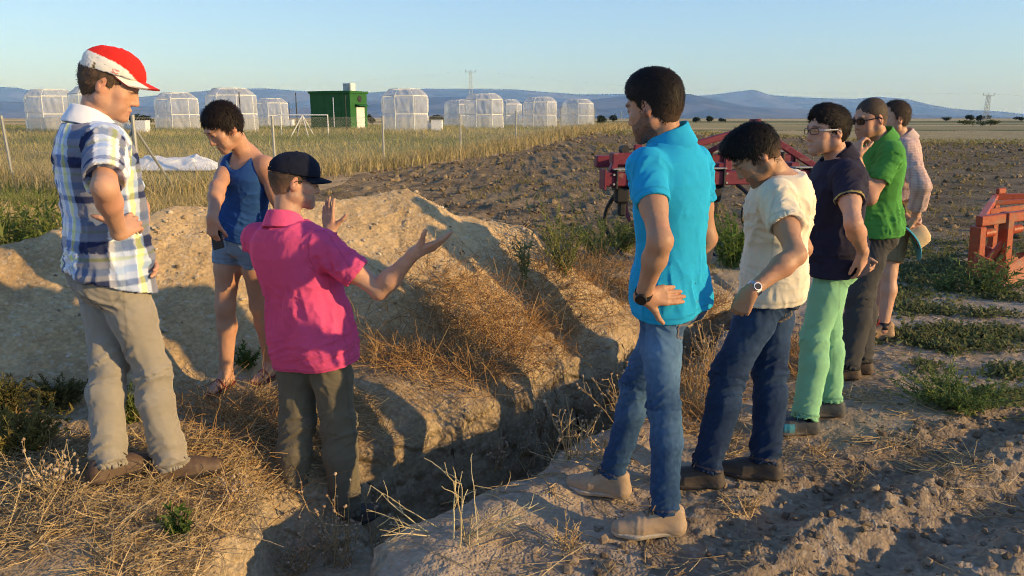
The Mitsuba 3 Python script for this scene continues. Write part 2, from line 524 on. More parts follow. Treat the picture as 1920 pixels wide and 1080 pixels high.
        if stubble is not None:
            amount, col = stubble
            beard = (u < np.interp(f, [-0.02, 0.02, 0.05, 0.08, 0.2], [-0.005, -0.02, -0.045, -0.047, -0.047])) * (f > -0.012)
            beard = beard * np.clip((u + 0.16) / 0.03, 0, 1)
            grain = 0.55 + 0.9 * (fbm(v * 240, 2, 9) - 0.25)
            lipm = np.exp(-((l / 0.018) ** 4 + ((u + 0.0695) / 0.008) ** 4))
            mixc(beard * grain * amount * (1 - lipm), col)
        bu = 0.033 - 0.9 * np.clip(np.abs(l) - 0.03, 0, 1) ** 1.2
        mixc((f > 0.05) * np.exp(-(((np.abs(l) - 0.032) / 0.019) ** 4 + ((u - bu) / 0.0055) ** 4)) * 0.85, brow)
        mixc((f > 0.06) * np.exp(-(((np.abs(l) - 0.032) / 0.0145) ** 4 + ((u - 0.0075) / 0.0032) ** 4)) * 0.9, (0.035, 0.022, 0.018))
        return np.clip(C, 0, 1)


def hair_mesh(H, line, thick, h, seed, rough=0.006, lump=30.0, top=None, umax=None):
    """Hair shell over the skull. line: points (u, f) of the hairline seen from the side (keeps what lies behind it)."""
    S = Solid(0.02)
    s = H.s
    S.ell(H.P(-0.012, 0, 0.042), H.R, (np.array([0.100, 0.0785 * H.w, 0.090]) + thick) * s, 0.02)
    if top is not None:
        S.ell(H.P(*top[0]), H.R, np.asarray(top[1]) * s, 0.03)
    S.ell(H.P(-0.030, 0, -0.012), H.R, (np.array([0.070, 0.0690 * H.w, 0.085]) + thick * 0.2) * s, 0.03)
    lu, lf = np.array(line, float).T
    cc = H.P(0, 0, 0)

    def front(p):
        q = H.local(p.astype(float))
        wob = 0.007 * np.sin(q[..., 1] * 170 + 1.3 + q[..., 2] * 60) + 0.006 * np.sin(q[..., 1] * 390 + q[..., 2] * 190)
        return -((np.interp(q[..., 2], lu, lf) - q[..., 0] - wob) * s * 0.8).astype(np.float32)
    S.add(lambda p: -front(p), None, 0, 0.012, 's')
    if umax is not None:
        S.cut(H.P(0, 0, umax), H.R[:, 2], 0.003)
    v, f = S.mesh(h)
    n = vnormals(v, f)
    q = H.local(v)
    g = fbm(np.stack([q[:, 0] * 0.6, q[:, 1], q[:, 2] * 0.6], 1) * lump * 3 + seed, 3, seed) - 0.5
    edge = 1 - sst(-0.085, 0.005, q[:, 2])
    v = v + n * (g * 2 * rough * (1 - 0.7 * edge) + (fbm(v * 160, 2, seed) - 0.5) * rough * 0.7 - (thick * 0.5 + 0.006) * edge * (q[:, 0] < 0.0))[:, None]
    return v, f


def hair_strands(v, f, H, n, length, seed, down=0.6, forward=0.0, lift=0.5, width=0.0016):
    """Thin tapering locks lying over the hair shell, breaking its outline."""
    r = np.random.default_rng(seed)
    t = f[r.integers(0, len(f), n)]
    w = r.dirichlet([1, 1, 1], n)
    p = (v[t] * w[..., None]).sum(1)
    nn = nrm(np.cross(v[t[:, 1]] - v[t[:, 0]], v[t[:, 2]] - v[t[:, 0]]))
    out = nn @ (H.R[:, 2]) > -0.5
    p, nn = p[out], nn[out]
    m = len(p)
    d = -H.R[:, 2] * down + H.R[:, 0] * forward + r.normal(size=(m, 3)) * 0.20
    d = nrm(d - (d * nn).sum(1)[:, None] * nn) + nn * (lift * r.random((m, 1)) + 0.7 * (r.random((m, 1)) < 0.05))
    L = length * (0.5 + r.random(m))
    tip = p + nrm(d) * L[:, None]
    mid = p + nrm(d + nn * 0.5) * (L * 0.5)[:, None]
    side = nrm(np.cross(d, nn)) * width
    V = np.stack([p - side, p + side, mid - side * 0.7, mid + side * 0.7, tip], 1).reshape(-1, 3)
    F = (np.array([[0, 1, 3], [0, 3, 2], [2, 3, 4]])[None] + (np.arange(m) * 5)[:, None, None]).reshape(-1, 3)
    return V, F


def seg_coords(v, segs):
    """For each vertex its nearest segment: (index, t along it, offset from it)."""
    best, bi, bt = np.full(len(v), 9.0), np.zeros(len(v), int), np.zeros(len(v))
    for i, (a, b) in enumerate(segs):
        ba = b - a
        t = np.clip(((v - a) @ ba) / (ba @ ba), 0, 1)
        d = np.linalg.norm(v - a - t[:, None] * ba, axis=1)
        m = d < best
        best[m], bi[m], bt[m] = d[m], i, t[m]
    return bi, bt


def ridged(p, seed, octaves=3):
    n = fbm(p, octaves, seed)
    return 1 - np.abs(2 * n - 1)


def crease(p, seed, octaves=3):
    """Sharper folds: narrow ridges between wide soft hollows."""
    n = ridged(p, seed, octaves)
    return 0.25 + 0.75 * np.clip(n, 0, 1) ** 3.5


def axis_noise(v, a, b, fa, fr, seed, skew=0.0):
    """Ridged noise stretched around the axis a-b: fa cycles per metre along it, fr across it."""
    u = nrm(b - a)
    e1 = nrm(np.cross(u, [0.3, 0.8, 0.1])); e2 = np.cross(u, e1)
    q = v - a
    x, y, z = q @ e1, q @ e2, q @ u
    return crease(np.stack([x * fr, y * fr, (z + skew * x + 0.6 * skew * y) * fa], 1), seed)


class Figure:
    """A person: joints first, then the body and the clothes as smooth solids around them."""

    def __init__(self, label, H=1.76, w=1.0, pel=None, neck=None, yaw=0, hip_yaw=None, head=None, h=0.005, shoulder=(0.182, 0.050), belly=0.0, hip_w=0.092, tilt=0.0, roll=0.0):
        self.key = thing('person', label, 'person', None)
        s = self.s = H / 1.78
        self.h, self.w = h, w
        self.pel, self.neck = np.asarray(pel, float), np.asarray(neck, float)
        self.yaw = yaw
        hip_yaw = yaw if hip_yaw is None else hip_yaw
        self.left, self.hleft = dir2(yaw + 90, tilt), dir2(hip_yaw + 90, roll)
        self.fwd, self.hfwd = dir2(yaw), dir2(hip_yaw)
        self.up = nrm(self.neck - self.pel)
        self.J = {}
        for e, n in ((1, 'L'), (-1, 'R')):
            self.J['sh' + n] = self.neck + nrm(self.left) * e * shoulder[0] * s * w - self.up * (shoulder[1] + 0.028) * s
            self.J['hip' + n] = self.pel + nrm(self.hleft) * e * hip_w * s
        self.head = head
        self.seat = 0.0
        self.bare = False
        ww = w
        rows = [(-0.22, 0.10, 0.085, 0.0), (-0.12, 0.145, 0.108, 0.0), (0.0, 0.157, 0.114, 0.0), (0.18, 0.148, 0.106 + belly * 0.7, belly * 0.5),
                (0.38, 0.146, 0.104 + belly, belly * 0.8), (0.58, 0.160, 0.112 + belly * 0.5, belly * 0.4), (0.76, 0.172, 0.120, 0.004), (0.90, 0.150, 0.100, 0.0), (1.0, 0.085, 0.070, -0.005)]
        self.rows = [(t, a * s * ww, b * s * (0.6 + 0.4 * ww), o) for t, a, b, o in rows]

    def arm(self, side, elbow, wrist, near=(True, True), hand=None, pose='relaxed', up=0.315, fore=0.26):
        """elbow, wrist: pixels, or points; hand: (finger direction, palm normal)."""
        s, J = self.s, self.J
        E = np.asarray(elbow, float) if len(elbow) == 3 else on_ray(*elbow, J['sh' + side], up * s, near[0])
        W = np.asarray(wrist, float) if len(wrist) == 3 else on_ray(*wrist, E, fore * s, near[1])
        J['el' + side], J['wr' + side] = E, W
        if hand is not None:
            d = hand[0]
            if abs(d[0]) > 20:                       # a pixel and a step in depth
                d = at(d[0], d[1], W[1] + d[2]) - W
            J['hand' + side] = (nrm(d), nrm(hand[1]), pose)

    def leg(self, side, bend, ankle, toe=0.0, out=0.0):
        """The knee lies half way down the leg, pushed forward by bend (and outward by out)."""
        s, J = self.s, self.J
        A = np.asarray(ankle, float)
        e = 1 if side == 'L' else -1
        J['kn' + side] = J['hip' + side] * 0.5 + A * 0.5 + (self.hfwd * bend + nrm(self.hleft) * e * out)
        J['an' + side], J['toe' + side] = A, toe

    def report(self):
        d = lambda a, b: float(np.linalg.norm(self.J[a] - self.J[b]))  # noqa: E731
        print(self.key, 'torso', round(float(np.linalg.norm(self.neck - self.pel)), 3), {k: round(d(*k.split('-')), 3) for k in
              ('shL-elL', 'elL-wrL', 'shR-elR', 'elR-wrR', 'hipL-knL', 'knL-anL', 'hipR-knR', 'knR-anR') if all(x in self.J for x in k.split('-'))}, 'head-neck', round(float(np.linalg.norm(self.head.c - self.neck)), 3))

    # ---- body
    def loft(self, dw=0.0, rows=None, bow=0.0):
        return Loft(self.pel, self.neck, nrm(self.hleft), nrm(self.left), rows or self.rows, bow)

    def arm_cones(self, S, grow=(0, 0, 0), k=0.02, sides='LR', to=1.0):
        s, J, w = self.s, self.J, 0.5 + 0.5 * self.w
        for e in sides:
            if 'el' + e not in J:
                continue
            sh, el, wr = J['sh' + e], J['el' + e], J['wr' + e]
            S.ball(sh, (0.056 * w + grow[0]) * s, 0.04)
            S.cone(sh, sh + (el - sh) * 0.55, (0.053 * w + grow[0]) * s, (0.046 * w + grow[1]) * s, 0.03)
            S.cone(sh + (el - sh) * 0.45, el, (0.047 * w + grow[1]) * s, (0.039 + grow[2]) * s, 0.03)
            if to >= 1:
                S.ball(el, 0.037 * s, 0.01)
                m = el + (wr - el) * 0.3
                S.cone(el, m, 0.0385 * s, 0.0415 * s * w, 0.03)
                S.cone(m, wr, 0.0415 * s * w, 0.0262 * s, 0.03)

    def neck_cones(self, S, grow=0.0):
        s, H = self.s, self.head
        a = self.neck - self.up * 0.05 * s - self.fwd * 0.005
        S.cone(a, H.P(-0.022, 0, -0.045), (0.060 + grow) * s * (0.6 + 0.4 * self.w), (0.055 + grow) * s * (0.6 + 0.4 * self.w), 0.03)
        for e in 'LR':
            S.cone(self.neck - self.up * (0.034 if not self.bare else 0.0), self.J['sh' + e] + self.up * 0.002, (0.034 + grow) * s, (0.045 + grow) * s, 0.05)

    def leg_cones(self, S, g, k=0.03, sides='LR', upto=None):
        """g: ease at the hip, thigh, knee, calf and hem."""
        s, J = self.s, self.J
        for e in sides:
            hp, kn, an = J['hip' + e], J['kn' + e], J['an' + e]
            m = hp + (kn - hp) * 0.45
            if upto is not None:
                q = hp + (kn - hp) * upto
                S.cone(hp, q, (0.090 + g[0]) * s, (0.090 + g[0] + (0.056 + g[2] - 0.090 - g[0]) * upto) * s, k)
                continue
            S.cone(hp, m, (0.083 + g[0]) * s, (0.075 + g[1]) * s, k)
            S.cone(m, kn, (0.075 + g[1]) * s, (0.056 + g[2]) * s, k)
            c = kn + (an - kn) * 0.30 - self.hfwd * 0.012
            S.cone(kn, c, (0.055 + g[2]) * s, (0.056 + g[3]) * s, k)
            S.cone(c, an, (0.056 + g[3]) * s, (0.037 + g[4]) * s, k)

    def body(self, skin, stubble=None, brow=(0.05, 0.035, 0.025), female=False, fat=0.0, legs=False, lips=0.25):
        S = Solid(0.02)
        s, J = self.s, self.J
        self.bare = female
        self.loft().add_to(S, -0.012, t0=0.0 if legs else 0.35, t1=1.0, k=0.03)
        self.neck_cones(S)
        self.arm_cones(S)
        self.head.add_to(S, female, fat)
        for e in 'LR':
            if 'hand' + e in J:
                d, n, pose = J['hand' + e]
                add_hand(S, J['wr' + e], d, n, e == 'R', pose, s * (0.92 if female else 1.0))
        if legs:
            self.loft().add_to(S, -0.01, t0=-0.2, t1=0.2)
            self.leg_cones(S, (0, 0, 0, 0, 0))
            for e in 'LR':
                S.cone(J['an' + e], J['an' + e] + dir2(J['toe' + e]) * 0.10 * s - np.array([0, 0, 0.045 * s]), 0.036 * s, 0.025 * s, 0.02)
                S.cone(J['an' + e] - np.array([0, 0, 0.04 * s]) - dir2(J['toe' + e]) * 0.03 * s, J['an' + e], 0.030 * s, 0.036 * s, 0.02)
        v, f = S.mesh(min(self.h * 0.78, 0.005))
        n = vnormals(v, f)
        v = v + n * ((fbm(v * 70, 2, 5) - 0.5) * 0.0016)[:, None]
        C = self.head.skin_colour(v, skin, stubble, brow, lips)
        keep = np.linalg.norm(v - self.head.c, axis=1) < 0.16 * s
        for e in 'LR':
            if 'hand' + e in J:
                keep |= np.linalg.norm(v - J['wr' + e] - J['hand' + e][0] * 0.09, axis=1) < 0.125 * s
        v, f, C = coarsen(v, f, C, keep, self.h * 2.5)
        put(self.key, 'body', (v, f), 'skin', True, C)
        return v, f

    # ---- upper garment
    def shirt(self, colour, hem=-0.12, sleeve=0.55, ease=0.016, hem_ease=0.014, name='shirt', neck_r=0.068, neck_dip=0.03, folds=0.010, seed=1, sleeve_ease=(0.012, 0.018, 0.022), bow=0.0, hem_slope=0.0, tank=False, mat='cloth', cuffs=None, label=None):
        """sleeve: how far down the upper arm it reaches (more than 1: onto the forearm)."""
        s, J = self.s, self.J
        R = self.rows
        a0, b0 = [(a, b) for t, a, b, o in R if t == 0.0][0]
        rows = [(-0.7, a0 + (ease + hem_ease * 1.2) * s, b0 + (ease + hem_ease * 1.2) * s, 0.0)]
        rows += [(t, a + ease * s + (hem_ease * s if t < 0.2 else 0), b + ease * s + (hem_ease * s if t < 0.2 else 0), o) for t, a, b, o in R if t >= 0]
        L = self.torso = self.loft(rows=rows, bow=bow)
        S = Solid(0.03)
        L.add_to(S, 0.0, t0=hem - 0.06, t1=1.0, k=0.035)
        if hem < 0.05 and not tank:
            for e in 'LR':
                hp = J['hip' + e]
                S.ball(hp - self.hfwd * (0.034 + self.seat) * s + np.array([0, 0, -0.035 * s]), (0.079 + ease + hem_ease) * s, 0.06)
                S.cone(hp + self.up * 0.05, hp + (J['kn' + e] - hp) * 0.45, (0.086 + ease + hem_ease) * s, (0.083 + ease + hem_ease) * s, 0.06)
        if not tank:
            for e in 'LR':
                S.cone(self.neck - self.up * 0.026, J['sh' + e] + self.up * 0.002, 0.042 * s, 0.050 * s, 0.04)
            for e in 'LR':
                if 'el' + e in J:
                    sh, el, wr = J['sh' + e], J['el' + e], J['wr' + e]
                    w = 0.5 + 0.5 * self.w
                    end = sh + (el - sh) * min(sleeve, 1.0)
                    S.ball(sh, (0.055 * w + sleeve_ease[0]) * s, 0.04)
                    r0, r1 = (0.054 * w + sleeve_ease[0]) * s, ((0.050 - 0.006 * min(sleeve, 1)) * w + sleeve_ease[1]) * s
                    if sleeve <= 1:
                        S.cone(sh, end + (el - sh) * 0.12, r0, r1, 0.03)
                        S2 = end, nrm(el - sh)
                    else:
                        fe = el + (wr - el) * (sleeve - 1)
                        S.cone(sh, el, r0, r1, 0.03)
                        S.cone(el, fe + (wr - el) * 0.05, r1, (0.036 + sleeve_ease[2]) * s, 0.025)
                        end, S2 = fe, (fe, nrm(wr - el))
                    J['cuff' + e] = S2 + (r1,)
        # openings: hem, sleeves, neck
        n_outer = len(S.ops)
        hemp = L.point(hem, 0, 0)
        S.cut(hemp, nrm(-L.u - self.hfwd * hem_slope), 0.004)
        if tank:
            for e in (1, -1):
                a = J['shL' if e > 0 else 'shR']
                c0 = a + nrm(self.left) * e * 0.040 * s
                S.cone(c0 + self.up * 0.09 * s, c0 - self.up * 0.075 * s, 0.062 * s, 0.060 * s, 0.012, 's')
            nk = self.neck + self.fwd * 0.045 * s
            S.cone(nk + self.up * 0.06 * s, nk - self.up * 0.02 * s + self.fwd * 0.04 * s, 0.082 * s, 0.072 * s, 0.012, 's')
        else:
            for e in 'LR':
                if 'cuff' + e in J:
                    c, d, r = J['cuff' + e]
                    pc, dd = c.astype(np.float32), d.astype(np.float32)

                    def sleeve_cut(p, pc=pc, dd=dd, r=r):
                        q = p - pc
                        z = q @ dd
                        rad = np.sqrt(np.maximum((q * q).sum(-1) - z * z, 0))
                        # keep: everything except a slab just beyond the cuff within reach of the sleeve, and a recess inside it
                        cutter = np.maximum(np.maximum(-z, z - 0.12), rad - r - 0.05)
                        hole = np.maximum(np.maximum(-z - 0.022, z - 0.12), rad - (r - 0.011))
                        return np.minimum(cutter, hole)
                    S.add(sleeve_cut, c + d * 0.05, 0.16, 0.003, 's')
            up = nrm(self.head.P(-0.02, 0, -0.05) - self.neck + self.up * 0.1)
            S.cone(self.neck + up * 0.12 * s, self.neck - up * 0.012 * s + self.fwd * 0.012 * s, neck_r * 1.1 * s, neck_r * s, 0.008, 's')
            S.cone(self.neck + self.fwd * 0.06 * s + up * 0.05 * s, self.neck + self.fwd * 0.05 * s - up * neck_dip * s, 0.05 * s, 0.04 * s, 0.01, 's')
        # hollow hem
        outer = Solid(0.03)
        outer.ops = [o for o in S.ops[:n_outer]]

        def hem_hole(p):
            z = (p - hemp.astype(np.float32)) @ nrm(L.u + self.hfwd * hem_slope).astype(np.float32)
            return np.maximum(outer.eval(p) + 0.012, z - 0.022)
        S.add(hem_hole, L.point(hem, 0, 0), 0.26, 0.003, 's')
        v, f = S.mesh(self.h * 1.12)
        n = vnormals(v, f)
        t, x, y = L.local(v)
        # drape: hanging folds low down, pulls from the armpits and shoulders, crumples at the sleeves
        low = np.clip(0.85 - t, 0, 1)
        q = np.stack([x * 13 + y * 4, y * 13 - x * 3, t * 1.6 + 0.5 * x], 1)
        dz = (crease(q + seed * 3.1, seed) - 0.6) * folds * (0.35 + 1.0 * low)
        q2 = np.stack([(x + t * 0.5 * np.sign(x)) * 11, y * 6, t * 6 - np.abs(x) * 12], 1)
        dz += (crease(q2 + seed, seed + 4) - 0.6) * folds * 1.0 * np.exp(-((t - 0.62) / 0.25) ** 2)
        dz *= 0.35 + 1.1 * sst(0.42, 0.60, fbm(v * 5, 2, seed + 21))
        waist = np.exp(-((t - (hem + 0.22)) / 0.15) ** 2)
        q3 = np.stack([x * 5, y * 5, t * 15 + x * 6], 1)
        dz += (crease(q3 + seed, seed + 8) - 0.6) * folds * 0.9 * waist
        if not tank:
            for e in 'LR':
                if 'cuff' + e in J:
                    sh = J['sh' + e]; c, d, r = J['cuff' + e]
                    zz = np.clip(((v - sh) @ d) / max(np.linalg.norm(c - sh), 1e-3), -0.2, 1.1)
                    rad = np.linalg.norm((v - sh) - ((v - sh) @ d)[:, None] * d, axis=1)
                    on = (rad < r + 0.03) * (zz > 0.05)
                    dz += on * (axis_noise(v, sh, c, 16, 7, seed + 11, 0.9) - 0.6) * folds * 1.3 * np.clip(1.15 - zz, 0, 1)
        dz += (fbm(v * 55, 2, seed) - 0.5) * 0.0018
        edge = np.clip(((v - hemp) @ L.u) / 0.05, 0.25, 1)
        v = v + n * (dz * edge)[:, None]
        C = colour(v, (t, x, y), self)
        self.shirt_key = put(self.key, name, (v, f), mat, True, C, label)
        self.shirt_mesh = (v, f)
        return v, f

    def collar(self, colour, mat='cloth', h=0.040, r=0.066, spread=0.030, gap=16, name='collar', lift=0.0):
        s = self.s
        up = nrm(self.head.P(-0.022, 0, -0.05) - self.neck + self.up * 0.10)
        lat = nrm(self.left - np.dot(self.left, up) * up)
        fw = np.cross(lat, up)
        ths = np.radians(np.linspace(gap, 360 - gap, 49))
        prof = [(r - 0.002, -0.060), (r - 0.002, h * 0.6), (r + 0.001, h), (r + 0.005, h + 0.001), (r + 0.010, h * 0.88), (r + spread * 0.62, h * 0.36), (r + spread, -0.010), (r + spread * 1.25, -0.030), (r + spread * 1.25 - 0.005, -0.033), (r + spread * 0.7, -0.012), (r + 0.006, h * 0.4), (r + 0.006, -0.060)]
        V = []
        for th in ths:
            front = (1 + math.cos(th)) / 2
            for (a, z) in prof:
                aa = a + 0.02 * front ** 2 * (a - r) / spread
                zz = z - 0.046 * front ** 1.8 - 0.03 * front ** 6 * (a - r) / spread
                V.append(self.neck + (fw * (math.cos(th) * aa * 0.98 - 0.002 + 0.012 * front) + lat * math.sin(th) * aa * 1.0 + up * (zz + 0.012 + lift)) * s)
        m = len(prof)
        F = []
        for i in range(len(ths) - 1):
            for j in range(m):
                a, b = i * m + j, i * m + (j + 1) % m
                F.append([a, b, b + m, a + m])
        V, F = np.array(V), np.array(F)
        v, f = trimesh.remesh.subdivide(V, np.vstack([F[:, [0, 1, 2]], F[:, [0, 2, 3]]]))
        n = vnormals(v, f)
        v = v + n * ((fbm(v * 45, 2, 3) - 0.5) * 0.003)[:, None]
        C = np.tile(np.asarray(colour, float), (len(v), 1)) if not callable(colour) else colour(v, None, self)
        put(self.key if not hasattr(self, 'shirt_key') else self.shirt_key, name, (v, f), mat, True, C)

    # ---- lower garment
    def trousers(self, colour, name='trousers', ease=(0.012, 0.014, 0.018, 0.020, 0.030), waist=0.12, hem=0.98, folds=0.010, seed=1, mat='denim', shorts=None, label=None, seat=0.0):
        s, J = self.s, self.J
        S = Solid(0.03)
        rows = [(t, a + (ease[0] - 0.004) * s, b + (ease[0] - 0.004) * s, o) for t, a, b, o in self.rows]
        L = self.loft(rows=rows)
        L.add_to(S, 0.0, t0=-0.16, t1=waist + 0.05, k=0.04)
        self.leg_cones(S, ease, 0.03, upto=None if shorts is None else shorts + 0.10)
        for e in 'LR':
            S.ball(J['hip' + e] - self.hfwd * (0.036 + self.seat) * s + np.array([0, 0, -0.035 * s]), (0.082 + ease[0]) * s, 0.05)
        S.cut(L.point(waist, 0, 0), L.u, 0.004)
        segs = []
        for e in 'LR':
            hp, kn, an = J['hip' + e], J['kn' + e], J['an' + e]
            if shorts is None:
                c, d = kn + (an - kn) * hem, nrm(an - kn)
                r = (0.037 + ease[4]) * s + 0.004
            else:
                c, d = hp + (kn - hp) * shorts, nrm(kn - hp)
                r = (0.066 + ease[2]) * s + 0.01
            J['hem' + e] = (c, d, r)

            def leg_cut(p, pc=c.astype(np.float32), dd=d.astype(np.float32), r=r, long=0.16 if shorts is None else 0.6):
                q = p - pc
                z = q @ dd
                rad = np.sqrt(np.maximum((q * q).sum(-1) - z * z, 0))
                cutter = np.maximum(np.maximum(-z, z - long), rad - r - 0.06)
                hole = np.maximum(np.maximum(-z - 0.025, z - long), rad - (r - 0.010))
                return np.minimum(cutter, hole)
            S.add(leg_cut, c + d * (0.06 if shorts is None else 0.28), 0.2 if shorts is None else 0.42, 0.003, 's')
            segs += [(hp, kn), (kn, an)]
        v, f = S.mesh(self.h * 1.12)
        n = vnormals(v, f)
        bi, bt = seg_coords(v, segs)
        dz = np.zeros(len(v))
        for i, (a, b) in enumerate(segs):
            m = bi == i
            if not m.any():
                continue
            t = bt[m]
            knee = np.exp(-(((1 - t) if i % 2 == 0 else t) / 0.28) ** 2)
            hemw = (i % 2) * np.exp(-((1 - t) / 0.30) ** 2)
            crotch = (i % 2 == 0) * np.exp(-(t / 0.35) ** 2)
            wr = axis_noise(v[m], a, b, 17, 5, seed + i, 0.8)
            lng = axis_noise(v[m], a, b, 4.5, 11, seed + 20 + i, 1.2)
            dia = axis_noise(v[m], a, b, 9, 6, seed + 40 + i, -1.6)
            dz[m] = (wr - 0.6) * folds * (0.06 + 1.2 * knee + 1.6 * hemw) + (lng - 0.6) * folds * 0.55 + (dia - 0.6) * folds * (0.12 + 1.4 * crotch)
        dz += (fbm(v * 60, 2, seed) - 0.5) * 0.0016
        t, x, y = L.local(v)
        dz = np.where(t > waist - 0.03, dz * 0.3, dz)
        v = v + n * dz[:, None]
        C = colour(v, (t, x, y), self, bi, bt)
        self.trouser_key = put(self.key, name, (v, f), mat, True, C, label)
        self.trouser_mesh = (v, f)
        self.hip_loft = L
        return v, f

    def back_pocket(self, side, w=0.145, h=0.155, t=0.02, x=0.085, colour=None, mat='denim', stitch=(0.30, 0.20, 0.10), base=(0.03, 0.05, 0.10)):
        """A patch pocket lifted off the seat of the trousers."""
        v, f = self.trouser_mesh
        tt, xx, yy = self.hip_loft.local(v)
        z = (tt - t) * self.hip_loft.L
        e = 1 if side == 'L' else -1
        xc = xx * e - x * self.s
        half = w / 2 * np.clip(1 - 0.22 * np.clip(-z / h, 0, 1), 0.1, 1)
        bottom = -h + np.abs(xc) / (w / 2) * h * 0.16
        inside = (np.abs(xc) < half) & (z < 0) & (z > bottom) & (yy < 0)
        keep = inside[f].all(1)
        ff = f[keep]
        if len(ff) == 0:
            return
        used, inv = np.unique(ff, return_inverse=True)
        n = vnormals(v, f)
        pv = v[used] + n[used] * 0.0028
        d = np.minimum(half[used] - np.abs(xc[used]), np.minimum(-z[used], z[used] - bottom[used]))
        C = np.tile(np.asarray(base, float), (len(used), 1)) * (0.8 + 0.4 * fbm(pv * 40, 3, 2))[:, None]
        line = np.exp(-((d - 0.007) / 0.0028) ** 2) + np.exp(-((z[used] + 0.022) / 0.003) ** 2) * 0.8
        arc = np.exp(-((z[used] + h * 0.50 - 0.02 * np.abs(xc[used]) / 0.07 * 1.0 + 0.012) / 0.003) ** 2) * 0.8
        k = np.clip(line + arc, 0, 1)[:, None] * 0.75
        C = C * (1 - k) + np.asarray(stitch) * k
        # side walls down to the cloth
        F = inv.reshape(-1, 3)
        put(self.trouser_key, 'back_pocket', (pv, F), mat, True, C)

    # ---- feet
    def shoe(self, side, upper, sole, L=0.285, wide=0.05, tall=0.085, boot=0.0, name='shoe', lace=None, label=None, mat='leather', sole_h=0.025, slope=0.0):
        s, J = self.s, self.J
        A = J['an' + side]
        f = dir2(J['toe' + side]); f = nrm(f + np.array([0, 0, slope])); l = nrm(np.cross([0, 0, 1], f)); u = np.cross(f, l)
        g = A - u * 0.078 * s                      # point on the ground below the ankle
        P = lambda a, b, c: g + (f * a + l * b + u * c) * s  # noqa: E731
        S = Solid(0.02)
        S.cone(P(-0.045, 0, 0.040), P(-0.045, 0, 0.075 + boot), 0.037 * s, 0.036 * s, 0.02)
        S.cone(P(-0.050, 0, 0.036), P(0.06, 0, 0.040), 0.036 * s, 0.040 * s, 0.03)
        S.cone(P(0.0, 0, 0.07 + boot), P(0.10, 0.0, 0.045), 0.038 * s, 0.036 * s, 0.03)
        S.cone(P(0.10, 0.006, 0.036), P(L - 0.115, 0.004, 0.030), 0.045 * s, 0.036 * s, 0.03)
        S.cut(P(0, 0, sole_h * 0.5), -u, 0.003)
        S.cone(P(-0.01, 0, 0.075 + boot), P(-0.01, 0, 0.16 + boot), 0.032 * s, 0.04 * s, 0.006, 's')
        v, fa = S.mesh(0.0062)
        n = vnormals(v, fa)
        q = (v - g) @ np.stack([f, l, u], 1)
        crease = np.sin(q[:, 0] * 230 + np.sin(q[:, 1] * 60)) * np.exp(-((q[:, 0] - 0.10) / 0.025) ** 2) * 0.0012
        v = v + n * (crease + (fbm(v * 80, 2, 3) - 0.5) * 0.002)[:, None]
        C = np.tile(np.asarray(upper, float), (len(v), 1)) if not callable(upper) else upper(q)
        C = C * (0.82 + 0.36 * fbm(v * 35, 3, 8))[:, None]
        dust = np.clip(1 - q[:, 2] / 0.05, 0, 1)[:, None] * 0.45
        C = C * (1 - dust) + np.array([0.30, 0.24, 0.17]) * dust
        key = put(self.key, name, (v, fa), mat, True, C, label)
        # sole
        O = Solid(0.02)
        O.cone(P(-0.050, 0, 0.035), P(0.06, 0, 0.035), 0.040 * s, 0.042 * s, 0.03)
        O.cone(P(0.06, 0, 0.035), P(0.11, 0.006, 0.035), 0.042 * s, 0.049 * s, 0.03)
        O.cone(P(0.11, 0.006, 0.035), P(L - 0.117, 0.004, 0.035), 0.049 * s, 0.042 * s, 0.03)
        O.cut(P(0, 0, sole_h), u, 0.002)
        O.cut(P(0, 0, 0.0), -u, 0.002)
        v, fa = O.mesh(0.0066)
        put(key, 'sole', (v, fa), mat, True, np.tile(np.asarray(sole, float), (len(v), 1)) * (0.8 + 0.4 * fbm(v * 50, 2, 4))[:, None])
        if lace is not None:
            rows = []
            for i, a in enumerate(np.linspace(0.035, 0.105, 5)):
                z = 0.112 + boot - (a - 0.0) * 0.55
                for q_ in (-1, 1):
                    pts = [P(a, -0.026 * q_, z - 0.004), P(a + 0.008, 0, z + 0.006), P(a + 0.016, 0.026 * q_, z - 0.010)]
                    rows.append(tube(pts, 0.0032 * s, 5))
            for q_ in (-1, 1):
                pts = [P(0.03, 0, z0) for z0 in (0.112 + boot,)] + [P(0.04, 0.03 * q_, 0.125 + boot), P(0.055, 0.05 * q_, 0.108 + boot), P(0.05, 0.035 * q_, 0.092 + boot)]
                rows.append(tube(pts, 0.0028 * s, 5))
            v, fa = cat(rows)
            put(key, 'lace', (v, fa), 'cloth', True, np.tile(np.asarray(lace, float), (len(v), 1)))

    # ---- hair, caps, glasses, watches
    def hair(self, colour, line, thick=0.012, rough=0.006, strands=3000, length=0.018, seed=1, down=0.6, forward=0.0, lift=0.5, top=None, name='hair', lump=30, umax=None, fade=None):
        v, f = hair_mesh(self.head, line, thick, 0.004, seed, rough, lump, top, umax)
        V, F = hair_strands(v, f, self.head, strands if umax is None else strands // 2, length, seed, down, forward, lift)
        C = np.tile(np.asarray(colour, float), (len(v), 1)) * (0.6 + 0.8 * fbm(v * 90, 2, seed))[:, None]
        C2 = np.tile(np.asarray(colour, float), (len(V), 1)) * np.repeat(0.6 + 0.9 * rng.random(len(V) // 5), 5)[:, None]
        vv, ff = cat([(v, f), (V, F)])
        CC = np.vstack([C, C2])
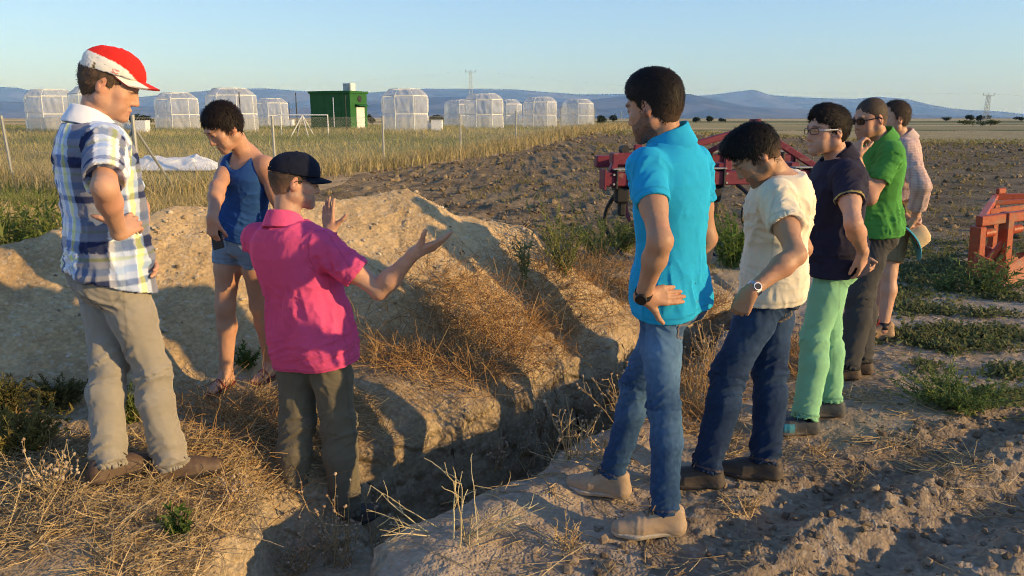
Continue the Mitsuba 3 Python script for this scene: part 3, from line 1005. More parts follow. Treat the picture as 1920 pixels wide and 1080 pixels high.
        if fade is not None:                          # hair clipped short towards the nape and the temples lets the skin through
            q = self.head.local(vv)
            w = (1 - sst(-0.085, 0.02, q[:, 2])) * (q[:, 0] < 0.035) * fade[0] * (0.5 + 0.8 * fbm(vv * 300, 2, 5))
            CC = CC * (1 - np.clip(w, 0, 1)[:, None]) + np.asarray(fade[1]) * np.clip(w, 0, 1)[:, None]
        put(self.key, name, (vv, ff), 'hair', True, CC)

    def cap(self, crown, brim, under, label, lift=0.0, brim_len=0.075, pitch=0.0, seed=3, band=None):
        """Baseball cap: crown with six panels, button, curved brim, back strap. crown(q) -> colours."""
        H, s = self.head, self.head.s
        S = Solid(0.02)
        S.ell(H.P(-0.006, 0, 0.050 + lift), H.R, np.array([0.112, 0.0895 * H.w, 0.090]) * s, 0.02)
        S.ell(H.P(0.030, 0, 0.055 + lift), H.R, np.array([0.080, 0.082 * H.w, 0.078]) * s, 0.03)
        cp = math.tan(math.radians(pitch))
        nb = nrm(H.R @ np.array([-cp, 0, -1.0]))
        S.cut(H.P(0, 0, 0.040 + lift), nb, 0.003)
        S.ell(H.P(-0.006, 0, 0.045 + lift), H.R, np.array([0.106, 0.0845 * H.w, 0.084]) * s, 0.003, 's')
        # adjusting gap at the back
        S.ell(H.P(-0.118, 0, 0.050 + lift + 0.118 * -cp * 0), H.R, np.array([0.035, 0.034, 0.030]) * s, 0.004, 's')
        v, f = S.mesh(0.0052)
        n = vnormals(v, f)
        q = H.local(v)
        ang = np.arctan2(q[:, 1], q[:, 0] + 0.006)
        seam = np.exp(-((((ang / (math.pi / 3) + 0.5) % 1) - 0.5) * 0.09 / 0.0025) ** 2) * (q[:, 2] < 0.135)
        v = v + n * (-0.0012 * seam + (fbm(v * 40, 3, seed) - 0.5) * 0.006)[:, None]
        key = put(self.key, 'cap', (v, f), 'cloth', True, crown(q, seam), label)
        # brim
        nu, nv = 33, 9
        V = []
        for i in range(nu):
            ph = math.radians(-78 + 156 * i / (nu - 1))
            for j in range(nv):
                t = j / (nv - 1)
                f0, l0 = 0.098 * math.cos(ph) - 0.002, 0.084 * math.sin(ph)
                ext = brim_len * t * math.cos(ph * 0.62) ** 0.8
                ff, ll = f0 + ext * (0.9 + 0.1 * math.cos(ph)), l0 * (1 - 0.10 * t)
                uu = 0.0455 + lift - cp * f0 - ext * (0.20 + cp * 0.8) - 3.0 * ll ** 2 * (0.35 + t * 0.9) + 0.0
                V.append(H.P(ff, ll / 1.0, uu))
        V = np.array(V)
        F = np.array([[i * nv + j, (i + 1) * nv + j, (i + 1) * nv + j + 1, i * nv + j + 1] for i in range(nu - 1) for j in range(nv - 1)])
        up = H.R[:, 2] * 0.0045 * s
        nV = len(V)
        rim = [i * nv + nv - 1 for i in range(nu)]
        rimq = np.array([[rim[i], rim[i + 1], rim[i + 1] + nV, rim[i] + nV] for i in range(nu - 1)])
        bk = [i * nv for i in range(nu)]
        bq = np.array([[bk[i + 1], bk[i], bk[i] + nV, bk[i + 1] + nV] for i in range(nu - 1)])
        allv = np.vstack([V + up / 2, V - up / 2])
        allf = np.vstack([F, F[:, ::-1] + nV, rimq[:, ::-1], bq])
        C = np.vstack([brim(V, H), np.tile(np.asarray(under, float), (nV, 1))])
        put(key, 'brim', (allv, allf), 'cloth', True, C)
        bt = trimesh.creation.icosphere(subdivisions=2, radius=0.008 * s)
        bv = np.array(bt.vertices) * [1, 1, 0.6] @ H.R.T + H.P(0.004, 0, 0.1405 + lift)
        put(key, 'button', (bv, np.array(bt.faces)), 'cloth', True, np.tile(crown(np.array([[0.0, 0, 0.14]]), np.zeros(1)), (len(bv), 1)))
        ang = np.linspace(math.radians(160), math.radians(200), 9)
        pts = [(0.1105 * math.cos(a) - 0.006, 0.088 * math.sin(a)) for a in ang]
        bv = []
        for (a, b) in pts:
            base = 0.040 + lift - cp * a
            bv += [H.P(a, b, base + 0.002), H.P(a, b, base + 0.018), H.P(a * 0.97, b * 0.97, base + 0.018), H.P(a * 0.97, b * 0.97, base + 0.002)]
        bf = []
        for i in range(len(pts) - 1):
            for j in range(4):
                bf.append([i * 4 + j, (i + 1) * 4 + j, (i + 1) * 4 + (j + 1) % 4, i * 4 + (j + 1) % 4])
        put(key, 'strap', (np.array(bv), np.array(bf)), 'cloth', False, np.tile(np.asarray(band if band is not None else under, float), (len(bv), 1)))
        return key

    def glasses(self, rim, lens, arm, label, w=0.030, hgt=0.019, r=0.0022, dark=False, armr=0.002):
        H = self.head
        parts = []
        key = f'{self.key}__glasses'
        lens_m = []
        for e in (-1, 1):
            ring = []
            for a in np.linspace(0, 2 * np.pi, 25):
                x = np.sign(math.cos(a)) * abs(math.cos(a)) ** 0.6 * w * 0.88
                z = np.sign(math.sin(a)) * abs(math.sin(a)) ** 0.7 * hgt
                l = e * (0.035 + x * e * e) if False else e * 0.034 + x
                ring.append(H.P(0.107 - 4.0 * l * l, l, 0.008 + z))
            parts.append(tube(ring, r, 6))
            c = np.mean(ring[:-1], 0)
            m = len(ring) - 1
            lens_m.append((np.vstack([ring[:-1], [c + H.R[:, 0] * 0.002]]), np.array([[i, (i + 1) % m, m] for i in range(m)])))
        parts.append(tube([H.P(0.106, -0.008, 0.012), H.P(0.111, 0, 0.014), H.P(0.106, 0.008, 0.012)], r, 6))
        v, f = cat(parts)
        put(self.key, 'glasses', (v, f), rim, 30, label=label)
        arms = [tube([H.P(0.090, e * 0.062, 0.014), H.P(0.070, e * 0.078, 0.013), H.P(0.0, e * 0.083, 0.012), H.P(-0.018, e * 0.084, 0.0)], armr, 6) for e in (-1, 1)]
        put(key, 'temple', arms[0], arm, 30)
        put(key, 'temple', arms[1], arm, 30)
        for m in lens_m:
            put(key, 'lens', m, lens, True)

    def watch(self, side, strap, face, rimc, label, t=0.93, big=0.019):
        J, s = self.J, self.s
        el, wr = J['el' + side], J['wr' + side]
        d = nrm(wr - el); c = el + (wr - el) * t
        r = 0.0295 * s
        n = -J['hand' + side][1]
        n = nrm(n - np.dot(n, d) * d); l = np.cross(d, n)
        V, F = [], []
        N = 28
        for i in range(N):
            a = 2 * np.pi * i / N
            o = n * math.cos(a) + l * math.sin(a)
            for (rr, z) in ((r, -0.011), (r + 0.004, -0.011), (r + 0.004, 0.011), (r, 0.011)):
                V.append(c + o * rr + d * z)
        for i in range(N):
            for j in range(4):
                F.append([i * 4 + j, ((i + 1) % N) * 4 + j, ((i + 1) % N) * 4 + (j + 1) % 4, i * 4 + (j + 1) % 4])
        key = put(self.key, 'wristwatch', (np.array(V), np.array(F)), strap, 40, label=label)
        fr = np.stack([d, l, n], 1)
        cy = trimesh.creation.cylinder(radius=big, height=0.010, sections=28)
        put(key, 'case', (np.array(cy.vertices) @ fr.T + c + n * (r + 0.006), np.array(cy.faces)), rimc, 40)
        cy = trimesh.creation.cylinder(radius=big * 0.78, height=0.002, sections=28)
        put(key, 'dial', (np.array(cy.vertices) @ fr.T + c + n * (r + 0.0115), np.array(cy.faces)), face, False)


# ------------------------------------------------------------------ terrain
EDGE_Y = [0.9, 2.3, 2.6, 3.13, 3.6, 4.03, 4.4, 5.2, 6.05, 6.82, 7.3]
EDGE_L = [-1.30, -1.10, -1.10, -1.13, -1.00, -0.74, -0.30, 0.40, 1.08, 1.80, 2.25]
EDGE_YR = [0.9, 1.9, 2.54, 2.95, 3.18, 3.48, 4.27, 5.07, 6.22, 7.0]
EDGE_R = [-0.95, -0.66, -0.50, -0.40, -0.16, 0.14, 0.70, 1.22, 1.86, 2.30]
RIDGE = np.array([(-6.5, 4.5, 0.55), (-4.6, 4.5, 0.85), (-3.3, 4.6, 0.95), (-2.4, 5.35, 1.00), (-1.6, 5.8, 1.03), (-0.89, 6.2, 1.06), (-0.42, 6.4, 0.87), (0.02, 6.6, 0.74), (0.55, 6.9, 0.38), (1.05, 7.3, 0.10)])


def trench_dist(x, y):
    """Distances inside from the left and the right lip (negative outside)."""
    wob = 0.12 * (fbm(np.stack([x * 1.3, y * 1.3, x * 0], -1), 4, 41) - 0.5) * 2
    wob2 = 0.08 * (fbm(np.stack([x * 1.9, y * 1.9, x * 0 + 5], -1), 4, 43) - 0.5) * 2
    dl = (x - np.interp(y, EDGE_Y, EDGE_L)) * 0.79 + wob * 2
    drr = (np.interp(y, EDGE_YR, EDGE_R) - x) * 0.82 + wob2 * 1.3
    return dl, drr


def mound_h(x, y):
    best = np.zeros_like(x)
    dmin = np.full_like(x, 9.0)
    for (a, b) in zip(RIDGE[:-1], RIDGE[1:]):
        ab = b[:2] - a[:2]
        t = np.clip(((x - a[0]) * ab[0] + (y - a[1]) * ab[1]) / (ab @ ab), 0, 1)
        dx, dy = x - a[0] - t * ab[0], y - a[1] - t * ab[1]
        d = np.hypot(dx, dy)
        hh = a[2] + t * (b[2] - a[2])
        side = (dx * ab[1] - dy * ab[0]) > 0          # near side of the ridge
        w = np.where(side, 0.30 + hh * 1.12, 0.25 + hh * 0.9)
        q = np.clip(1 - np.sqrt(d * d + 0.012) / w, 0, 1)
        z = hh * q ** 1.12 * 1.10
        best = np.maximum(best, z)
        dmin = np.minimum(dmin, d)
    return best


def field_rise(x, y):
    up = 0.68 * sst(26, 58, y) * sst(220, 110, y) * sst(24, 4, x - 0.12 * y)
    return up - 2.4 * sst(54, 170, y) * sst(2, 16, x - 0.10 * y + sst(110, 220, y) * 60)


def ground_z(x, y, detail=True):
    x, y = np.asarray(x, float), np.asarray(y, float)
    P = np.stack([x, y, np.zeros_like(x)], -1)
    dl, dr_ = trench_dist(x, y)
    near = sst(14, 8, np.hypot(x, y - 4))
    bank = 0.15 * sst(0.12, -0.55, dl) * sst(8.5, 6.0, y) * sst(-9, -5, x)
    z = bank + field_rise(x, y)
    z = z + 0.05 * np.exp(-((dr_ + 0.20) / 0.16) ** 2) * sst(2.2, 2.7, y) * sst(5.0, 3.8, y)
    m = mound_h(x, y)
    z = np.maximum(z, 0.75 * m + 0.25 * np.maximum(z, m)) + 0.0
    lumps = (fbm(P * 1.5, 4, 55) - 0.5) * 0.20 + (ridged(P * 0.9, 56) - 0.6) * 0.10
    z = np.where(m > 0.01, np.maximum(z, m), z) + lumps * sst(0.05, 0.5, m)
    # trench
    depth = np.interp(y, [0.8, 1.8, 2.4, 3.4, 4.2, 5.2, 6.2, 6.9, 7.2], [0.04, 0.08, 0.18, 0.42, 0.90, 1.35, 1.35, 0.8, 0.0])
    wl = 0.06 + 0.30 * fbm(P * 1.5, 3, 50) ** 1.3
    inside = sst(0.0, 1, dl / wl) * sst(0.0, 1, dr_ / 0.16)
    z = z - inside * depth - 0.10 * np.exp(-((dl - 0.02) / 0.10) ** 2) * np.clip(fbm(P * 5, 3, 51) - 0.35, 0, 1) * 2 * (dr_ > 0.1)
    # furrows at the lower right
    c = 0.52 * x - 0.86 * y + 0.10 * (fbm(P * 1.1, 2, 61) - 0.5)
    fur = sst(-2.45, -2.0, c) * sst(0.3, -0.2, c) * sst(0.6, 1.1, x + 0.35 * (3.2 - y)) * sst(9, 6, x)
    z = z + fur * (0.042 * np.cos((c + 1.83) * 2 * np.pi / 0.50) - 0.02)
    # ploughed soil, coarse lumps
    pl = plough(x, y)
    z = z + pl * sst(70, 30, y) * (0.08 * (fbm(P * 0.6, 2, 71) - 0.5) + 0.13 * (fbm(P * 3.2, 3, 72) - 0.5))
    row = np.sin((x * 0.92 - y * 0.30 + 0.3 * fbm(P * 0.4, 2, 77)) * 2 * np.pi / 0.8)
    z = z + pl * 0.02 * row * sst(60, 20, y)
    if detail:
        rough = 0.028 * (fbm(P * 2.2, 3, 81) - 0.5) + 0.014 * (fbm(P * 9, 3, 82) - 0.5)
        clod = np.clip(fbm(P * 15, 3, 83) - 0.5, 0, 1) * (0.04 + 0.09 * fur + 0.03 * (m > 0.05))
        chunky = (ridged(P * 3.1, 84) - 0.6) * 0.035 * (m > 0.03)
        z = z + near * (rough + clod + chunky)
        z = z - near * (m > 0.1) * 0.03 * np.clip(ridged(np.stack([x * 1.6 + y * 0.4, y * 0.35, x * 0], -1), 86) - 0.72, 0, 1) / 0.28
    far = np.clip(y - 300, 0, None)
    z = z + 6.0 * (fbm(P * 0.0011, 3, 91) - 0.5) * sst(250, 1500, y) - 0.0
    return z


FENCE_FAR = np.array([(-7.4, 15.6), (-6.75, 22.5), (-4.6, 28.4), (-2.2, 34.0), (0.2, 41.0), (3.1, 51.0), (6.6, 64.0), (11.5, 84.0)])
FENCE_LEFT = np.array([(-7.4, 15.6), (-12.8, 20.2), (-18.4, 25.0), (-24.0, 29.8)])


def fence_x(y):
    return np.interp(y, FENCE_FAR[:, 1], FENCE_FAR[:, 0])


def plough(x, y):
    """1 on the ploughed field, 0 elsewhere."""
    P = np.stack([x, y, np.zeros_like(x)], -1)
    wob = 1.2 * (fbm(P * 0.5, 2, 75) - 0.5)
    near_edge = np.interp(x, [-9, -3, 0.5, 1.6, 3.5, 7, 20], [6.5, 7.3, 8.4, 9.2, 9.8, 9.6, 9.2])
    return sst(0, 0.8, y - near_edge + wob) * sst(0.0, 0.9, x - fence_x(y) - 0.9 - 1.7 * sst(30, 12, y) + wob * 0.9) * sst(55, 51, y) * sst(-7.6, -6.2, x + 0.0 * y)


def grid_axis(lo, hi, step, r1, r2, lim1, lim2):
    mid = list(np.arange(lo, hi, step))
    a, s = [], step
    x = lo
    while x > lim1:
        s *= r1; x -= s; a.append(x)
    b, s = [], step
    x = mid[-1]
    while x < lim2:
        s *= r2; x += s; b.append(x)
    return np.array(a[::-1] + mid + b)


def build_terrain():
    xs = grid_axis(-3.4, 4.2, 0.025, 1.20, 1.20, -45000, 45000)
    ys = grid_axis(1.9, 7.6, 0.025, 1.5, 1.068, -3000, 45000)
    X, Y = np.meshgrid(xs, ys, indexing='ij')
    Z = ground_z(X, Y)
    V = np.stack([X, Y, Z], -1)
    # crumbly trench walls: push sideways
    dl, dr_ = trench_dist(X, Y)
    wall = np.exp(-((dl - 0.06) / 0.10) ** 2) + np.exp(-((dr_ - 0.06) / 0.10) ** 2)
    wall = np.clip(wall, 0, 1) * (np.abs(X) < 3) * (Y > 1.5) * (Y < 7.2)
    o = (np.stack([fbm(V * [5, 5, 8], 4, 101), fbm(V * [5, 5, 8], 4, 102), fbm(V * 8, 2, 103)], -1) - 0.5) * 2
    V = V + o * wall[..., None] * np.array([0.075, 0.075, 0.03])
    nx, ny = X.shape
    i, j = np.meshgrid(np.arange(nx - 1), np.arange(ny - 1), indexing='ij')
    a = (i * ny + j).ravel()
    F = np.vstack([np.stack([a, a + ny, a + ny + 1], 1), np.stack([a, a + ny + 1, a + 1], 1)])
    V = V.reshape(-1, 3)
    N = vnormals(V, F)
    C = V[F].mean(1)
    cx, cy = C[:, 0], C[:, 1]
    dl, dr_ = trench_dist(cx, cy)
    m = mound_h(cx, cy)
    c = 0.52 * cx - 0.86 * cy
    tr = (dl > 0.0) & (dr_ > 0.0) & (cy < 7.2) & (cy > 0.9)
    fur = (c > -2.3) & (c < 0.2) & (cx > 0.5) & (cx < 8) & ~tr
    mo = (m > 0.10) & ~tr
    pl = (plough(cx, cy) > 0.5) & ~mo & ~tr & ~fur
    gr = ((cx < fence_x(cy) + 0.8) & (cy > 9.5) | (cx < -7.5)) & (cy > 6.5) & (cy < 110) & ~pl & ~mo
    far = (cy >= 110) | (np.abs(cx) > 200) | (cy < -40)
    st = (cy > 50) & ~gr & ~far & ~pl
    kind = np.zeros(len(F), int)
    for k, mask in ((1, tr), (2, mo), (3, fur), (4, pl), (5, gr), (6, st), (7, far)):
        kind[mask & (kind == 0)] = k
    names = {0: ('dirt_ground', 'soil'), 1: ('trench', 'subsoil'), 2: ('spoil_mound', 'spoil'), 3: ('furrowed_soil', 'loam'), 4: ('ploughed_field', 'plough_soil'), 5: ('grass_field', 'field_floor'), 6: ('stubble_field', 'stubble'), 7: ('plain', 'far_fields')}
    text = {0: 'pale trodden dirt ground along the trench where the men stand', 1: 'deep trench dug between the two groups, its floor in shadow', 2: 'long heap of pale yellowish soil thrown up beyond the trench',
            3: 'crumbly dark furrowed soil at the lower right', 4: 'dark ploughed field full of clods behind the machines', 5: 'dry grass field behind the wire fence', 6: 'pale stubble strip beyond the ploughed field', 7: 'flat farmland running to the mountains'}
    for k, (nm, mat) in names.items():
        ff = F[kind == k]
        used, inv = np.unique(ff, return_inverse=True)
        put('', nm, (V[used], inv.reshape(-1, 3)), mat, normals=N[used])
        describe(nm, text[k], {1: 'trench', 2: 'mound', 4: 'field', 5: 'field', 6: 'field', 7: 'plain'}.get(k, 'ground'), None, 'structure')


def drop(x, y, dz=0.0):
    """A point on the ground."""
    return np.array([x, y, float(ground_z(np.array([x]), np.array([y]))[0]) + dz])


def foot(px, py, dz=0.0, lo=1.5, hi=12.0):
    """Where the pixel's ray meets the ground raised by dz."""
    o, d = np.array([0, 0, EYE]), ray(px, py)
    t = np.linspace(lo, hi, 1500)
    p = o + d * t[:, None]
    g = ground_z(p[:, 0], p[:, 1], True) + dz + 0.006
    k = np.nonzero(p[:, 2] < g)[0]
    return p[k[0]] if len(k) else p[-1]


# ------------------------------------------------------------------ materials
def pr(colour, rough=0.8, spec=0.3, **more):
    base = colour if isinstance(colour, dict) else {'type': 'rgb', 'value': list(map(float, colour))}
    return {'type': 'twosided', 'a': {'type': 'principled', 'base_color': base, 'roughness': rough, 'specular': spec, **more}}


def bumped(inner, fn, scale, eps=0.002):
    return {'type': 'twosided', 'a': {'type': 'bumpmap', 'arbitrary': mikit.proc(fn, eps), 'scale': scale, 'bsdf': inner['a']}}


VC = {'type': 'mesh_attribute', 'name': 'vertex_color'}
mx, nz, fb = mikit.mix, mikit.noise, mikit.fbm


def soil_fn(lo, hi, speck=(0.55, 0.52, 0.45), fine=60.0, amount=0.5):
    def fn(p, n, uv):
        a = fb(p.x * 1.3, p.y * 1.3, p.z * 1.3, 3)
        b = fb(p.x * 11, p.y * 11, p.z * 11, 3)
        c = fb(p.x * fine, p.y * fine, p.z * fine, 2)
        t = dr.clip(0.5 + (a - 0.5) * 1.3 + (b - 0.5) * 0.9 + (c - 0.5) * 0.9 * amount * 2, 0, 1)
        col = mx(lo, hi, t)
        g = mikit.smoothstep(0.74, 0.80, nz(p.x * 42, p.y * 42, p.z * 42 + 3))
        col = mx(col, speck, g * 0.35 * amount)
        return col
    return fn


def bump_fn(f1, f2):
    return lambda p, n, uv: fb(p.x * f1, p.y * f1, p.z * f1, 4) + 0.4 * fb(p.x * f2, p.y * f2, p.z * f2, 2)


scene['skin'] = pr(VC, 0.52, 0.35)
scene['cloth'] = pr(VC, 0.92, 0.15, sheen=0.25)
scene['denim'] = pr(VC, 0.88, 0.18, sheen=0.15)
scene['leather'] = pr(VC, 0.62, 0.35)
scene['hair'] = pr(VC, 0.62, 0.2)
scene['painted'] = pr(VC, 0.55, 0.4)
path_soil, bank_soil = soil_fn((0.26, 0.200, 0.140), (0.46, 0.368, 0.265), amount=0.5), soil_fn((0.25, 0.175, 0.098), (0.46, 0.345, 0.205), amount=0.6)


def soil_sides(p, n, uv):
    """Grey trodden path on the right of the trench, warm spilled subsoil on its left."""
    d = 0.86 * (p.x + 0.8) - 0.51 * (p.y - 2.4) + 0.5 * (fb(p.x * 1.5, p.y * 1.5, 4.0, 2) - 0.5)
    return mx(bank_soil(p, n, uv), path_soil(p, n, uv), mikit.smoothstep(-0.25, 0.35, d))


scene['soil'] = bumped(pr(mikit.proc(soil_sides), 0.95, 0.1), bump_fn(26, 120), 0.020)
scene['subsoil'] = bumped(pr(mikit.proc(soil_fn((0.22, 0.165, 0.105), (0.44, 0.345, 0.220), amount=0.5)), 0.95, 0.1), lambda p, n, uv: bump_fn(14, 70)(p, n, uv) + 0.9 * mikit.smoothstep(0.0, 0.10, dr.abs(fb(p.x * 3.2, p.y * 3.2, p.z * 4.0, 3) - 0.5)), 0.04)
scene['spoil'] = bumped(pr(mikit.proc(soil_fn((0.345, 0.24, 0.128), (0.57, 0.42, 0.232), speck=(0.62, 0.58, 0.48), amount=0.8)), 0.95, 0.1), bump_fn(30, 130), 0.022)
scene['loam'] = bumped(pr(mikit.proc(soil_fn((0.165, 0.126, 0.090), (0.34, 0.268, 0.190), amount=0.6)), 0.95, 0.1), bump_fn(28, 110), 0.018)
scene['plough_soil'] = bumped(pr(mikit.proc(soil_fn((0.11, 0.080, 0.048), (0.26, 0.195, 0.118), fine=14.0, amount=0.7)), 0.95, 0.1), bump_fn(9, 40), 0.06)


def field_fn(p, n, uv):
    a = fb(p.x * 0.09, p.y * 0.22, 0.0, 3)
    b = fb(p.x * 1.5, p.y * 3.2, 2.0, 3)
    col = mx((0.200, 0.165, 0.070), (0.150, 0.150, 0.055), mikit.smoothstep(0.40, 0.62, a))
    return col * (0.65 + 0.7 * b)


def far_fn(p, n, uv):
    y = dr.log(dr.maximum(p.y, 30.0))
    x = p.x / dr.maximum(p.y, 30.0)
    a = nz(y * 5.3 + 0.25 * nz(x * 4, y * 2, 7.0), dr.floor(x * 2.3 + y * 1.7) * 0.37, 1.0)
    col = mx((0.36, 0.275, 0.150), (0.245, 0.205, 0.105), mikit.smoothstep(0.35, 0.5, a))
    col = mx(col, (0.105, 0.115, 0.055), mikit.smoothstep(0.66, 0.74, a) * 0.8)
    return col * (0.8 + 0.4 * fb(p.x * 0.05, p.y * 0.05, 0.0, 3))


scene['field_floor'] = pr(mikit.proc(field_fn), 1.0, 0.05)
scene['stubble'] = pr(mikit.proc(soil_fn((0.20, 0.155, 0.075), (0.36, 0.28, 0.145), fine=4.0)), 1.0, 0.05)
scene['far_fields'] = pr(mikit.proc(far_fn), 1.0, 0.05)


# ------------------------------------------------------------------ people
def plain(col, var=0.10, seed=2):
    col = np.asarray(col, float)
    def fn(v, loc, F, *r):
        C = np.tile(col, (len(v), 1)) * (1 - var / 2 + var * fbm(v * 24, 3, seed))[:, None]
        C = C * (0.94 + 0.12 * fbm(v * np.array([150, 150, 150]), 2, 8))[:, None]
        if loc is not None:                           # stitched seams: cuffs, armholes, hem
            line = np.zeros(len(v))
            for e in 'LR':
                if 'cuff' + e in F.J:
                    c, d, r_ = F.J['cuff' + e]
                    z = (v - c) @ d
                    near = np.linalg.norm(v - c, axis=1) < 0.12
                    line = np.maximum(line, near * np.exp(-((z + 0.026) / 0.0028) ** 2))
                    sh = F.J['sh' + e]
                    q = (v - sh) @ nrm(F.left) * (1 if e == 'L' else -1)
                    line = np.maximum(line, (np.linalg.norm(v - sh, axis=1) < 0.14) * np.exp(-((q - 0.004) / 0.0028) ** 2) * 0.8)
            t, x, y = loc
            line = np.maximum(line, np.exp(-(((t - t.min()) * F.torso.L - 0.026) / 0.003) ** 2) * (t < t.min() + 0.12))
            line = np.maximum(line, np.exp(-((y / 0.003) ** 2)) * (np.abs(x) > 0.1) * 0.7)
            C = C * (1 - 0.32 * line[:, None])
        return np.clip(C, 0, 1)
    return fn


def jeans(dark, light, seat=0.5, knee=0.8):
    dark, light = np.asarray(dark, float), np.asarray(light, float)

    def fn(v, loc, F, bi, bt):
        t, x, y = loc
        w = np.zeros(len(v))
        thigh = (bi % 2 == 0)
        w += thigh * np.exp(-((bt - 0.55) / 0.30) ** 2) * knee * 0.8
        w += (~thigh) * np.exp(-((bt - 0.10) / 0.30) ** 2) * knee * 0.4
        w += np.exp(-((t + 0.10) / 0.14) ** 2) * (y < 0) * seat * 0.6
        w = w * (0.5 + fbm(v * 9, 3, 4)) * 0.9 + (fbm(v * 70, 2, 6) - 0.5) * 0.30 + (fbm(v * np.array([140, 140, 30]), 2, 7) - 0.5) * 0.25
        w = np.clip(w, 0, 1)[:, None]
        C = dark * (1 - w) + light * w
        line = np.exp(-((t - 0.085) / 0.005) ** 2) * 0.35
        C = C * (1 - line[:, None]) + np.array([0.28, 0.19, 0.09]) * line[:, None]
        for e in 'LR':
            c, d, r = F.J['hem' + e]
            z = (v - c) @ d
            hm = (np.abs(z + 0.022) < 0.0035) * (np.linalg.norm(v - c, axis=1) < 0.16) * 0.4
            C = C * (1 - hm[:, None]) + np.array([0.25, 0.17, 0.09]) * hm[:, None]
        return np.clip(C, 0, 1)
    return fn


def chinos(col, var=0.12, waist=True):
    col = np.asarray(col, float)

    def fn(v, loc, F, bi=None, bt=None):
        t, x, y = loc
        C = np.tile(col, (len(v), 1)) * (1 - var / 2 + var * fbm(v * 16, 3, 3))[:, None]
        C = C * (0.94 + 0.12 * fbm(v * 150, 2, 8))[:, None]
        line = np.exp(-((y + 0.005) / 0.003) ** 2) * (np.abs(x) > 0.09) * 0.8
        line = np.maximum(line, np.exp(-((t - 0.085) / 0.006) ** 2) * 0.6)
        slant = np.abs(y - 0.035 - (t - 0.02) * 0.35)
        line = np.maximum(line, np.exp(-(slant / 0.0035) ** 2) * (np.abs(x) > 0.07) * (t > -0.22) * (t < 0.09))
        line = np.maximum(line, np.exp(-(x / 0.0035) ** 2) * (t > -0.12) * 0.8)
        for e in 'LR':
            c, d, r = F.J['hem' + e]
            z = (v - c) @ d
            line = np.maximum(line, (np.abs(z + 0.03) < 0.004) * (np.linalg.norm(v - c, axis=1) < 0.16) * 0.7)
        C = C * (1 - 0.38 * line[:, None])
        return np.clip(C, 0, 1)
    return fn


def plaid_colour(v, loc, F):
    """Blue, white, navy and yellow-green check, woven from stripes around and along the torso and along the sleeves."""
    t, x, y = loc
    L = F.torso
    U = np.arctan2(y, x) * 0.165 + 0.02 * 0
    W = t * L.L
    for e in 'LR':
        c, d, r = F.J['cuff' + e]
        sh = F.J['sh' + e]
        z = (v - sh) @ d
        q = v - sh - z[:, None] * d
        rad = np.linalg.norm(q, axis=1)
        e1 = nrm(np.cross(d, [0.2, 0.1, 1.0])); e2 = np.cross(d, e1)
        on = (rad < r + 0.02) & (z > 0.03)
        U = np.where(on, np.arctan2(q @ e2, q @ e1) * 0.085, U)
        W = np.where(on, z + 0.07, W)

    def weave(s, warp=True):
        s = np.mod(s, 0.26)
        C = np.tile(np.array([0.76, 0.77, 0.80]), (len(s), 1))
        for a, b, col in ((0.000, 0.020, (0.05, 0.06, 0.13)), (0.040, 0.062, (0.36, 0.48, 0.70)), (0.082, 0.090, (0.62, 0.68, 0.24)), (0.105, 0.140, (0.030, 0.040, 0.10)), (0.165, 0.172, (0.64, 0.70, 0.28)), (0.190, 0.215, (0.40, 0.52, 0.74))) if not warp else ((0.000, 0.066, (0.018, 0.026, 0.075)), (0.066, 0.080, (0.30, 0.42, 0.62)), (0.080, 0.094, (0.62, 0.68, 0.24)), (0.100, 0.130, (0.22, 0.33, 0.62)), (0.152, 0.160, (0.30, 0.42, 0.62)), (0.178, 0.196, (0.030, 0.040, 0.095)), (0.206, 0.217, (0.64, 0.70, 0.28)), (0.226, 0.250, (0.36, 0.48, 0.70))):
            C[(s >= a) & (s < b)] = col
        return C
    A, B = weave(U / 1.55 + 0.050), weave(W * 0.80 + 0.03, False)
    g = np.sqrt(np.maximum(A * B, 1e-6))
    return np.clip(((0.70 * A + 0.30 * B) * 0.62 + g * 0.38) * 1.02, 0, 1)


def navy_colour(v, loc, F):
    C = np.tile(np.array([0.026, 0.024, 0.042]), (len(v), 1)) * (0.93 + 0.14 * fbm(v * 24, 3, 2))[:, None]
    for e in 'LR':
        c, d, r = F.J['cuff' + e]
        z = (v - c) @ d
        C[(np.abs(z + 0.010) < 0.004) & (np.linalg.norm(v - c, axis=1) < 0.12)] = (0.42, 0.33, 0.12)
    t, x, y = loc
    badge = (np.abs(x - 0.085) < 0.03) & (np.abs(t - 0.66) < 0.06) & (y > 0.03)
    C[badge & (fbm(v * 130, 2, 3) > 0.45)] = (0.40, 0.32, 0.10)
    return C


def gingham_colour(v, loc, F):
    t, x, y = loc
    U = np.arctan2(y, x) * 0.16
    W = t * F.torso.L
    a = (np.mod(U, 0.018) < 0.006).astype(float)
    b = (np.mod(W, 0.018) < 0.006).astype(float)
    base = np.array([0.58, 0.42, 0.37])
    C = np.tile(base, (len(v), 1))
    w = (np.clip(a + b, 0, 2) * 0.5)[:, None] * 0.7
    return C * (1 - w) + np.array([0.30, 0.17, 0.17]) * w


HAIRLINE = [(-0.30, -0.5), (-0.085, -0.060), (-0.075, -0.050), (-0.045, -0.026), (-0.034, -0.020), (-0.030, 0.016), (0.00, 0.028), (0.030, 0.042), (0.045, 0.066), (0.075, 0.083), (0.090, 0.086), (0.110, 0.100), (0.20, 0.2)]
CAPLINE = [(-0.30, -0.5), (-0.085, -0.060), (-0.045, -0.026), (-0.034, -0.020), (-0.030, 0.018), (0.00, 0.030), (0.030, 0.046), (0.05, 0.06), (0.2, 0.06)]

TAN = (0.47, 0.26, 0.165)
PALE = (0.51, 0.29, 0.19)
OLIVE = (0.40, 0.225, 0.135)


